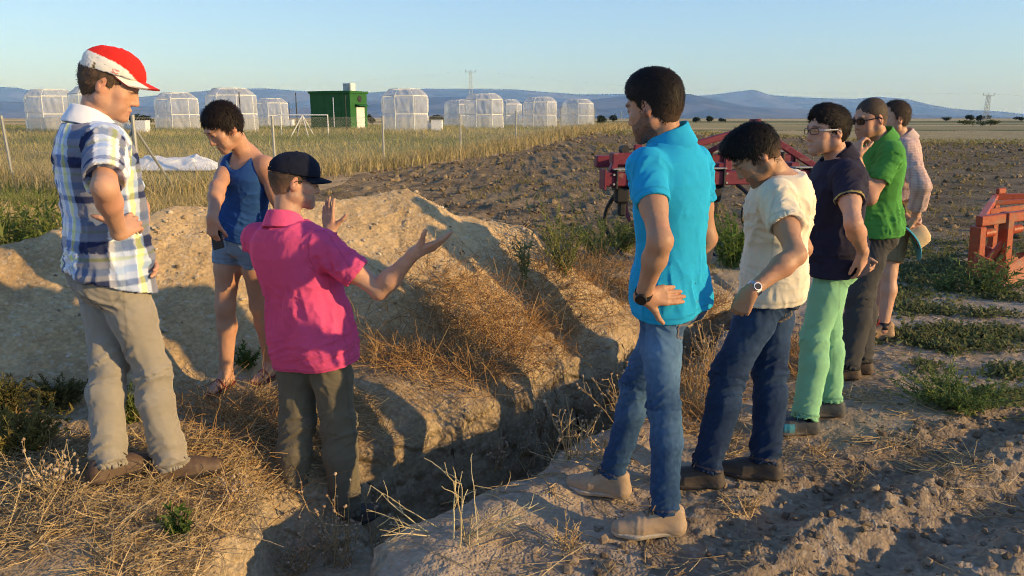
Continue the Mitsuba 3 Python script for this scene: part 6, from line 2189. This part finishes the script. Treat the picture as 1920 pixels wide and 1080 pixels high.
def grass_blades(x, y, hgt, wid, spread=0.35, per=1, scatter=0.05):
    n = len(x)
    x = np.repeat(x, per) + rng.normal(0, scatter, n * per); y = np.repeat(y, per) + rng.normal(0, scatter, n * per)
    hgt = np.repeat(hgt, per) * (0.55 + 0.6 * rng.random(n * per)); wid = np.repeat(wid, per)
    b = np.stack([x, y, ground_z(x, y, False) - 0.01], 1)
    lean = rng.normal(0, spread, (n * per, 2))
    tip = b + np.stack([lean[:, 0] * hgt, lean[:, 1] * hgt, hgt], 1)
    bend = np.zeros((n * per, 3)); bend[:, :2] = -lean * hgt[:, None] * 0.2
    return blades(b, tip, wid, bend)


def dry_field():
    # beyond the fence, thinning with distance
    N = 42000
    y = 14 + (100 - 14) * rng.random(N) ** 2.0
    fx = fence_x(y)
    x = fx - 0.2 - (rng.random(N) ** 1.0) * (y * 0.95 + 6 + fx * 0.35)
    ok = (x > -0.80 * y - 4) & (plough(x, y) < 0.5)
    x, y = x[ok], y[ok]
    dens = fbm(np.stack([x * 0.35, y * 0.35, x * 0], -1), 3, 5)
    hgt = 0.16 + 0.34 * dens + 0.05 * (rng.random(len(x)))
    v, f = grass_blades(x, y, hgt * 0.9, 0.006 + 0.00055 * y, 0.35, 2, 0.10)
    n = len(x) * 2
    C = vary(n, 5, FIELD, 0.4)
    g = np.repeat(np.repeat(mikit_np(x, y), 2), 5)[:, None]
    C = C * (1 - g) + np.array([0.16, 0.20, 0.06]) * g * (0.7 + 0.6 * rng.random((n, 1)).repeat(5, 0))
    put('', 'dry_grass', (v, f), 'straw', False, C)
    describe('dry_grass', 'dry yellow grass covering the field behind the wire fence', 'grass', None, 'stuff')
    # tall pale grass along the fence foot and between the heap and the fence
    xs, ys, hs = [], [], []
    for line in (FENCE_FAR, FENCE_LEFT):
        for a, b in zip(line[:-1], line[1:]):
            m = int(np.linalg.norm(b - a) * 130)
            t = rng.random(m)[:, None]
            p = a * (1 - t) + b * t + rng.normal(0, 0.55, (m, 2)) + np.array([0.35, -0.25])
            xs.append(p[:, 0]); ys.append(p[:, 1]); hs.append(0.25 + 0.45 * rng.random(m))
    m = 9500
    y = 7.2 + 8.5 * rng.random(m); x = -7.6 + 5.2 * rng.random(m) - 0.25 * (y - 7.2)
    ok = (plough(x, y) < 0.4) & (mound_h(x, y) < 0.05)
    xs.append(x[ok]); ys.append(y[ok]); hs.append(0.10 + 0.30 * fbm(np.stack([x, y, x * 0], -1)[ok] * 1.1, 2, 3))
    x, y, h = map(np.concatenate, (xs, ys, hs))
    v, f = grass_blades(x, y, h, np.full(len(x), 0.007) + 0.0005 * y, 0.3, 2, 0.06)
    n = len(x) * 2
    put('', 'tall_dry_grass', (v, f), 'straw', False, vary(n, 5, PALE_STRAW + ((0.26, 0.24, 0.09),), 0.4))
    describe('tall_dry_grass', 'taller pale straw grass along the foot of the fence and behind the soil heap', 'grass', None, 'stuff')


def mikit_np(x, y):
    return sst(0.45, 0.65, fbm(np.stack([x * 0.10, y * 0.16, x * 0], -1), 3, 15)) * 0.8


def clods():
    # ploughed field
    N = 19000
    y = 8.3 + (56 - 8.3) * rng.random(N) ** 2.1
    x = fence_x(y) + 0.5 + rng.random(N) * (0.80 * y + 3 - fence_x(y))
    ok = (plough(x, y) > 0.35)
    x, y = x[ok], y[ok]
    r = (0.010 + 0.062 * rng.random(len(x)) ** 7) * (0.66 + 0.028 * y)
    c = np.stack([x, y, ground_z(x, y, False) + r * 0.25], 1)
    v, f = rocks(c, r)
    put('', 'soil_clods', (v, f), 'clod', False, vary(len(x), 12, ((0.10, 0.074, 0.046), (0.20, 0.150, 0.092), (0.27, 0.205, 0.125)), 0.4))
    describe('soil_clods', 'clods of turned earth strewn over the ploughed field', 'clods', None, 'stuff')
    # near crumbs
    xs, ys, rs = [], [], []
    m = 5200
    x = 0.2 + 4.2 * rng.random(m); y = 2.2 + 4.2 * rng.random(m)
    c = 0.52 * x - 0.86 * y
    dens = fbm(np.stack([x * 1.6, y * 1.6, x * 0], -1), 3, 33)
    ok = (c > -2.35) & (dens > 0.44) & (c < 0.1)
    xs.append(x[ok]); ys.append(y[ok]); rs.append(0.004 + 0.022 * rng.random(ok.sum()) ** 3)
    m = 3000
    x = -3 + 6 * rng.random(m); y = 2.3 + 5 * rng.random(m)
    dl, dr_ = trench_dist(x, y)
    ok = ~((dl > -0.02) & (dr_ > -0.02)) & (fbm(np.stack([x * 2, y * 2, x * 0], -1), 2, 34) > 0.5)
    xs.append(x[ok]); ys.append(y[ok]); rs.append(0.003 + 0.012 * rng.random(ok.sum()) ** 3)
    x, y, r = map(np.concatenate, (xs, ys, rs))
    c = np.stack([x, y, ground_z(x, y) + r * 0.3], 1)
    v, f = rocks(c, r)
    put('', 'soil_crumbs', (v, f), 'clod', False, vary(len(x), 12, ((0.13, 0.10, 0.07), (0.26, 0.20, 0.14)), 0.4))
    describe('soil_crumbs', 'small crumbs of earth scattered over the near ground and furrows', 'crumbs', None, 'stuff')
    m = 7000
    x = -5.5 + 7.2 * rng.random(m); y = 4.0 + 3.6 * rng.random(m)
    ok = mound_h(x, y) > 0.06
    x, y = x[ok], y[ok]
    r = 0.003 + 0.016 * rng.random(len(x)) ** 5
    c = np.stack([x, y, ground_z(x, y) + r * 0.3], 1)
    v, f = rocks(c, r)
    put('', 'mound_stones', (v, f), 'clod', False, vary(len(x), 12, ((0.34, 0.25, 0.145), (0.50, 0.39, 0.25), (0.58, 0.52, 0.42)), 0.3))
    describe('mound_stones', 'small pale stones and lumps lying on the soil heap', 'stones', None, 'stuff')


def stems(p, d, L, r0, r1, curl=0.25, m=6):
    """Curved stems: base p, direction d (n, 3), length L -> polylines and radii."""
    n = len(p)
    t = np.linspace(0, 1, m)[None, :, None]
    side = nrm(rng.normal(size=(n, 1, 3)))
    P = p[:, None] + d[:, None] * L[:, None, None] * t + side * (L[:, None, None] * curl) * (t ** 2) + rng.normal(0, 0.02, (n, m, 3)) * L[:, None, None] * t * 0.6
    R = np.asarray(r0)[:, None] * (1 - t[0, :, 0]) + np.asarray(r1)[:, None] * t[0, :, 0]
    return P, R


def dry_brush():
    """The brown tangle of dead weeds on the far lip of the trench and on the left bank."""
    P_, R_, C_ = [], [], []
    spots = []
    for px, py, n, rad in ((800, 690, 90, 0.16), (740, 672, 70, 0.14), (860, 640, 150, 0.22), (900, 600, 170, 0.22), (960, 640, 170, 0.2), (1000, 590, 150, 0.2), (1060, 610, 110, 0.16), (830, 590, 120, 0.2), (1040, 540, 190, 0.22), (1110, 530, 190, 0.22), (1160, 540, 150, 0.2), (1090, 490, 120, 0.2), (1150, 500, 140, 0.2), (950, 690, 70, 0.14), (890, 700, 80, 0.12), (700, 650, 60, 0.15),
                           (440, 790, 80, 0.16), (470, 830, 90, 0.14), (380, 760, 60, 0.16), (1320, 650, 200, 0.14), (1345, 600, 160, 0.14), (1310, 720, 170, 0.14), (1300, 780, 120, 0.12), (1480, 660, 120, 0.12), (1180, 540, 150, 0.2), (1480, 700, 60, 0.1)):
        c = foot(px, py)
        spots.append((c, n, rad))
    for c, n, rad in spots:
        n = int(n * 2.2)
        xy = c[:2] + rng.normal(0, rad, (n, 2))
        p = np.stack([xy[:, 0], xy[:, 1], ground_z(xy[:, 0], xy[:, 1], False) + 0.01], 1)
        d = nrm(np.stack([rng.normal(0, 1, n), rng.normal(0, 1, n), 0.18 + 0.65 * rng.random(n)], 1))
        P, R = stems(p, d, 0.09 + 0.17 * rng.random(n), np.full(n, 0.0025), np.full(n, 0.0010), 0.6, 5)
        P_.append(P); R_.append(R)
    P, R = np.concatenate(P_), np.concatenate(R_)
    v, f = many_tubes(P, R, 3)
    put('', 'dry_brush', (v, f), 'twig', False, vary(len(P), 15, ((0.40, 0.235, 0.095), (0.29, 0.16, 0.070), (0.50, 0.34, 0.16)), 0.4))
    describe('dry_brush', 'brown tangle of dead weeds on the far lip of the trench', 'brush', None, 'stuff')


def straw_litter():
    P_, R_ = [], []
    areas = [((-3.4, -1.12), (1.9, 3.5), 12500, 0.11, 0.8), ((-1.5, -0.6), (3.4, 4.2), 2600, 0.10, 0.6), ((-0.5, 0.7), (2.5, 3.4), 160, 0.18, 0.15), ((0.9, 2.3), (3.1, 4.6), 1700, 0.12, 0.25), ((1.2, 3.2), (4.2, 6.2), 800, 0.11, 0.15), ((0.5, 2.6), (2.5, 3.4), 200, 0.10, 0.15), ((-0.2, 1.3), (3.4, 5.2), 900, 0.12, 0.3)]
    for (x0, x1), (y0, y1), n, L, lift in areas:
        x = x0 + (x1 - x0) * rng.random(n); y = y0 + (y1 - y0) * rng.random(n)
        clump = fbm(np.stack([x * 2.4, y * 2.4, x * 0], -1), 3, 55)
        dl, dr_ = trench_dist(x, y)
        ok = (clump > np.where(x < -1.0, 0.33, 0.43)) & ~((dl > 0.05) & (dr_ > 0.05))
        x, y = x[ok], y[ok]; n = len(x)
        p = np.stack([x, y, ground_z(x, y) + 0.008 + 0.03 * lift * rng.random(n)], 1)
        d = nrm(np.stack([rng.normal(0, 1, n), rng.normal(0, 1, n), lift * 0.6 * (rng.random(n) - 0.1)], 1))
        P, R = stems(p, d, L * (0.4 + rng.random(n)), np.full(n, 0.0023), np.full(n, 0.0010), 0.3, 4)
        zmin = ground_z(P[..., 0], P[..., 1]) + 0.004
        P[..., 2] = np.maximum(P[..., 2], zmin)
        P_.append(P); R_.append(R)
    P, R = np.concatenate(P_), np.concatenate(R_)
    v, f = many_tubes(P, R, 3)
    put('', 'straw_litter', (v, f), 'twig', False, vary(len(P), 12, STRAW, 0.4))
    describe('straw_litter', 'broken dry straw littering the banks and the trodden path', 'straw', None, 'stuff')


def dead_weed(px, py, n, hgt, spread, label, heads=True, lean=(0, 0), col=((0.52, 0.38, 0.20), (0.40, 0.26, 0.12)), thick=0.0031, name='dead_weed', Y=None):
    """A dead weed: stiff branching stems that carry round seed heads."""
    c = foot(px, py) if Y is None else drop((px - 960) / FPX * Y, Y)
    k = thing(name, label, 'dead weed')
    az = rng.random(n) * 2 * np.pi
    out = spread * np.sqrt(rng.random(n))
    d = nrm(np.stack([np.cos(az) * out + lean[0], np.sin(az) * out + lean[1], np.ones(n)], 1))
    L = hgt * (0.45 + 0.6 * rng.random(n))
    p = np.tile(c, (n, 1)) + np.append(rng.normal(0, 0.025, (n, 2)), np.zeros((n, 1)), 1)
    P, R = stems(p, d, L, np.full(n, thick), np.full(n, thick * 0.45), 0.16, 8)
    Q, S = [P], [R]
    nb = n * 4
    i = rng.integers(0, n, nb); t = rng.integers(3, 8, nb)
    bp = P[i, t]
    bd = nrm(nrm(P[i, t] - P[i, t - 1]) + rng.normal(0, 0.65, (nb, 3)))
    P2, R2 = stems(bp, bd, hgt * (0.10 + 0.20 * rng.random(nb)), np.full(nb, thick * 0.55), np.full(nb, thick * 0.32), 0.25, 8)
    Q.append(P2); S.append(R2)
    P, R = np.concatenate(Q), np.concatenate(S)
    v, f = many_tubes(P, R, 4)
    put(k, 'stem', (v, f), 'twig', False, vary(len(P), 32, col, 0.4))
    describe(f'{k}__stem', kind='stuff')
    if heads:
        tips = np.concatenate([P[:n, -1], P2[:, -1]])
        tips = tips[rng.random(len(tips)) < 0.75]
        v, f = rocks(tips, 0.0045 + 0.004 * rng.random(len(tips)), 1.0)
        put(k, 'seed_head', (v, f), 'twig', 60, None)
        scene[f'{k}__seed_head'] = shape((v, f), 'twig', False, vary(len(tips), 12, ((0.50, 0.40, 0.28), (0.34, 0.22, 0.13)), 0.3))
        describe(f'{k}__seed_head', kind='stuff')


def leafy(name, px, py, label, cat_, n_stems, hgt, spread, leaf, per, col=GREEN, up=0.8, stem_col=(0.16, 0.17, 0.06), Y=None, shape_k=0.30, centre=None):
    """A green plant: thin stems, each with many small leaves."""
    c = centre if centre is not None else (foot(px, py) if Y is None else drop((px - 960) / FPX * Y, Y))
    k = thing(name, label, cat_)
    n = n_stems
    az = rng.random(n) * 2 * np.pi
    out = spread * np.sqrt(rng.random(n))
    d = nrm(np.stack([np.cos(az) * out, np.sin(az) * out, np.full(n, up)], 1))
    L = hgt * (0.5 + 0.6 * rng.random(n))
    xy = c[:2] + rng.normal(0, 0.12, (n, 2)) * spread * hgt
    p = np.stack([xy[:, 0], xy[:, 1], ground_z(xy[:, 0], xy[:, 1], False)], 1)
    P, R = stems(p, d, L, np.full(n, 0.004), np.full(n, 0.0012), 0.2, 7)
    v, f = many_tubes(P, R, 3)
    put(k, 'stem', (v, f), 'twig', False, np.tile(np.array(stem_col), (len(v), 1)))
    describe(f'{k}__stem', kind='stuff')
    m = n * per
    i = rng.integers(0, n, m); t = rng.random(m) ** 0.7 * 5.99
    a = np.floor(t).astype(int); w = (t - a)[:, None]
    b = P[i, a] * (1 - w) + P[i, a + 1] * w
    dd = nrm(nrm(P[i, a + 1] - P[i, a]) * 0.6 + rng.normal(0, 0.8, (m, 3)))
    s = leaf * (0.5 + rng.random(m))
    v, f = blades(b, b + dd * s[:, None], s * shape_k)
    put(k, 'leaf', (v, f), 'leaf', False, vary(m, 5, col, 0.5))
    describe(f'{k}__leaf', kind='stuff')
    return k


def green_things():
    leafy('green_bush', 55, 436, 'bushy green weed behind the left end of the soil heap', 'bush', 170, 0.85, 0.9, 0.10, 26, ((0.10, 0.15, 0.035), (0.15, 0.19, 0.05), (0.22, 0.22, 0.08)), Y=7.4, shape_k=0.16)
    leafy('green_bush', -60, 436, 'second green weed at the left edge behind the soil heap', 'bush', 120, 0.75, 0.9, 0.10, 22, ((0.10, 0.15, 0.035), (0.15, 0.19, 0.05), (0.22, 0.22, 0.08)), Y=7.6, shape_k=0.16)
    leafy('yellow_bush', 40, 850, 'yellowish leafy weed in the lower left corner', 'bush', 110, 0.24, 0.9, 0.026, 40, ((0.20, 0.17, 0.05), (0.30, 0.23, 0.08), (0.14, 0.12, 0.04)))
    leafy('dark_bush', 110, 760, 'dark green weed in shade behind the legs of the red capped man', 'bush', 130, 0.15, 1.4, 0.018, 40, ((0.075, 0.085, 0.028), (0.13, 0.115, 0.045), (0.19, 0.15, 0.06)))
    leafy('dark_bush', 10, 770, 'dark green weed in shade at the left edge', 'bush', 130, 0.15, 1.4, 0.018, 40, ((0.075, 0.085, 0.028), (0.13, 0.115, 0.045), (0.19, 0.15, 0.06)))
    leafy('small_weed', 338, 1010, 'small bright green weed in the straw at the lower left', 'weed', 14, 0.16, 0.6, 0.028, 26)
    leafy('small_weed', 465, 690, 'small green weed between the feet of the woman and the trench', 'weed', 22, 0.13, 0.9, 0.025, 24)
    leafy('small_weed', 250, 790, 'green weed between the legs of the red capped man', 'weed', 40, 0.22, 0.6, 0.03, 24, ((0.07, 0.11, 0.03), (0.12, 0.15, 0.05)))
    leafy('feathery_weed', 1792, 762, 'feathery pale green weed spreading on the bare path at the right', 'weed', 130, 0.30, 1.8, 0.022, 40, ((0.13, 0.20, 0.06), (0.19, 0.25, 0.09), (0.10, 0.15, 0.045)), up=0.7)
    leafy('thistle', 1848, 552, 'spiky green thistle in front of the orange implement', 'weed', 46, 0.42, 0.9, 0.06, 26, ((0.11, 0.17, 0.06), (0.17, 0.22, 0.09)), shape_k=0.2)
    leafy('thistle', 1772, 546, 'smaller thistle left of the orange implement', 'weed', 20, 0.24, 0.9, 0.05, 22, ((0.11, 0.17, 0.06), (0.17, 0.22, 0.09)), shape_k=0.2)
    leafy('tall_weed', 982, 540, 'slender grey green weed standing on the far lip of the trench', 'weed', 10, 0.42, 0.22, 0.035, 26, ((0.22, 0.23, 0.11), (0.16, 0.19, 0.07)), up=1.0)
    leafy('tall_weed', 1055, 505, 'straggly yellow green weed at the right foot of the soil heap', 'weed', 34, 0.55, 0.6, 0.045, 24, ((0.22, 0.22, 0.08), (0.14, 0.18, 0.05)), shape_k=0.18)
    leafy('tall_weed', 1120, 478, 'green weed left of the turquoise shirt, below the red frame', 'weed', 50, 0.55, 0.8, 0.05, 26, ((0.12, 0.18, 0.05), (0.19, 0.22, 0.08)), shape_k=0.18)
    leafy('tall_weed', 1172, 470, 'green weed touching the turquoise shirt below the red frame', 'weed', 50, 0.5, 0.8, 0.05, 26, ((0.12, 0.18, 0.05), (0.19, 0.22, 0.08)), shape_k=0.18)
    leafy('tall_weed', 1372, 500, 'lush green weed between the turquoise and the cream shirts', 'weed', 90, 0.62, 0.7, 0.06, 30, ((0.10, 0.19, 0.04), (0.15, 0.23, 0.06)), shape_k=0.16)
    leafy('small_weed', 655, 372, 'green weed at the near edge of the ploughed field above the heap', 'weed', 60, 0.40, 1.3, 0.06, 20, ((0.12, 0.19, 0.05), (0.18, 0.22, 0.07)), Y=12.5)
    # low creeping weeds on the right, past counting
    xs, ys = [], []
    for px, py, rx, ry, n in ((1660, 560, 0.30, 0.35, 46), (1700, 545, 0.4, 0.5, 60), (1740, 585, 0.30, 0.10, 26), (1710, 640, 0.40, 0.16, 46), (1760, 632, 0.22, 0.10, 22), (1835, 628, 0.36, 0.14, 50), (1905, 640, 0.30, 0.18, 40), (1850, 588, 0.25, 0.08, 22), (1750, 520, 0.7, 0.5, 90), (1800, 505, 0.8, 0.6, 110), (1900, 560, 0.4, 0.14, 30), (1740, 470, 0.9, 0.5, 80), (1880, 470, 1.0, 0.5, 60), (1690, 500, 0.5, 0.6, 60), (1800, 655, 0.3, 0.06, 16), (1900, 700, 0.2, 0.1, 16), (1890, 745, 0.14, 0.10, 16), (1640, 470, 0.6, 0.7, 50), (1730, 690, 0.12, 0.06, 8)):
        c = foot(px, py)
        xs.append(c[0] + rng.normal(0, rx * 0.55, n)); ys.append(c[1] + rng.normal(0, ry * 0.75, n))
    x, y = np.concatenate(xs), np.concatenate(ys)
    keep = rng.random(len(x)) < 0.55
    x, y = x[keep], y[keep]
    per = 40
    n = len(x)
    bx_ = np.repeat(x, per) + rng.normal(0, 0.055, n * per); by_ = np.repeat(y, per) + rng.normal(0, 0.055, n * per)
    b = np.stack([bx_, by_, ground_z(bx_, by_, False) + 0.05 * rng.random(n * per)], 1)
    d = nrm(rng.normal(0, 1, (n * per, 3)) * [1, 1, 0.5] + [0, 0, 0.5])
    s = 0.022 + 0.03 * rng.random(n * per)
    v, f = blades(b, b + d * s[:, None], s * 0.5)
    put('', 'creeping_weeds', (v, f), 'leaf', False, vary(n * per, 5, ((0.10, 0.135, 0.055), (0.16, 0.185, 0.08), (0.21, 0.19, 0.10)), 0.5))
    describe('creeping_weeds', 'low creeping green weeds in patches on the path at the right', 'ground cover', None, 'stuff')
    # weeds and stubble among the clods
    m = 4200
    y = 8.3 + 46 * rng.random(m) ** 2; x = fence_x(y) + 0.6 + rng.random(m) * (0.78 * y + 3 - fence_x(y))
    ok = (fbm(np.stack([x * 0.5, y * 0.35, x * 0], -1), 3, 66) > 0.54) | (y > 50)
    x, y = x[ok], y[ok]
    v, f = grass_blades(x, y, np.full(len(x), 0.10) + 0.003 * y, 0.006 + 0.0006 * y, 0.7, 5, 0.07)
    put('', 'field_weeds', (v, f), 'straw', False, vary(len(x) * 5, 5, ((0.34, 0.25, 0.11), (0.24, 0.19, 0.07), (0.15, 0.16, 0.05)), 0.5))
    describe('field_weeds', 'sparse weeds and stubble among the clods of the ploughed field', 'weeds', None, 'stuff')
    m = 3000
    x = 6 + 52 * rng.random(m); y = 52 + 12 * rng.random(m)
    v, f = grass_blades(x, y, 0.06 + 0.14 * rng.random(m), np.full(m, 0.05), 0.6, 2, 0.2)
    put('', 'verge_grass', (v, f), 'straw', False, vary(m * 2, 5, ((0.30, 0.27, 0.10), (0.17, 0.18, 0.06), (0.36, 0.29, 0.14)), 0.5))
    describe('verge_grass', 'yellow green verge at the far edge of the ploughed field', 'grass', None, 'stuff')


def weeds_front():
    dead_weed(640, 1062, 16, 0.36, 0.55, 'dead branching weed with round seed heads, low at the middle front', thick=0.0026)
    dead_weed(560, 1075, 16, 0.22, 1.3, 'low sprawling dead weed with seed heads left of the upright one', thick=0.0024, lean=(-0.3, 0))
    dead_weed(700, 1040, 10, 0.26, 0.8, 'dead weed leaning right beside the trench edge', thick=0.0024, lean=(0.5, 0.1))
    dead_weed(862, 1010, 3, 0.40, 0.12, 'single tall dry stalk on the near lip of the trench', heads=False, thick=0.0042, col=PALE_STRAW)
    dead_weed(880, 1016, 9, 0.30, 1.6, 'broken pale stalks lying at the foot of the tall dry stalk', heads=False, thick=0.0032, col=PALE_STRAW, lean=(1.2, 0))
    dead_weed(800, 1000, 5, 0.30, 0.9, 'pale dry stalks lying to the left of the tall stalk', heads=False, thick=0.0032, col=PALE_STRAW, lean=(-1.8, -0.3))
    dead_weed(985, 872, 12, 0.26, 0.9, 'dead weed with seed heads on the near lip, left of the tan boots', lean=(-0.3, 0.2))
    dead_weed(1065, 860, 12, 0.30, 0.5, 'dead upright weed beside the far tan boot')
    dead_weed(1110, 800, 14, 0.36, 0.6, 'dead weed with many seed heads left of the turquoise man')
    dead_weed(1150, 750, 14, 0.34, 0.6, 'dead weed with seed heads behind the knees of the turquoise man')
    dead_weed(930, 885, 12, 0.24, 0.8, 'dead weed with pale heads between the tall dry stalk and the tan boots', lean=(-0.2, 0.1))
    dead_weed(1030, 845, 16, 0.30, 0.7, 'dense dead weed above the toe of the far tan boot', lean=(-0.2, 0.1))
    dead_weed(1165, 800, 16, 0.34, 0.6, 'dead weed against the shin of the turquoise man')
    dead_weed(1330, 700, 16, 0.36, 0.5, 'dead weed between the turquoise man and the cream T-shirt man')
    dead_weed(1300, 760, 14, 0.32, 0.6, 'lower dead weed behind the jeans of the turquoise man')
    dead_weed(1130, 860, 10, 0.18, 0.9, 'low dead weed behind the heel of the far tan boot')
    dead_weed(1060, 1030, 16, 0.15, 1.3, 'low dry clump in front of the near tan boot', heads=False)
    dead_weed(1395, 960, 18, 0.14, 1.6, 'flattened dry clump below the dark shoes', heads=False)
    dead_weed(1590, 905, 18, 0.13, 1.6, 'flattened dry clump on the path right of the dark shoes', heads=False)
    dead_weed(1530, 850, 18, 0.12, 1.8, 'flattened dry clump near the mint green trousers', heads=False)
    dead_weed(430, 960, 12, 0.20, 0.8, 'dead weed with seed heads on the left lip of the trench')
    dead_weed(100, 930, 20, 0.22, 1.0, 'dead weed with seed heads in the straw at the left', col=STRAW)
    dead_weed(310, 900, 14, 0.16, 1.4, 'dead weed at the feet of the red capped man', heads=False, col=STRAW)


build_terrain()
mountains()
haze()
trees()
power_lines()
chambers()
shed()
fence()
cultivator()
scraper()
for make in (person_red_cap, person_blue_top, person_pink_polo, person_teal_polo, person_white_tee, person_navy_polo, person_green_polo, person_check_shirt):
    make()
dry_field()
clods()
dry_brush()
straw_litter()
green_things()
weeds_front()
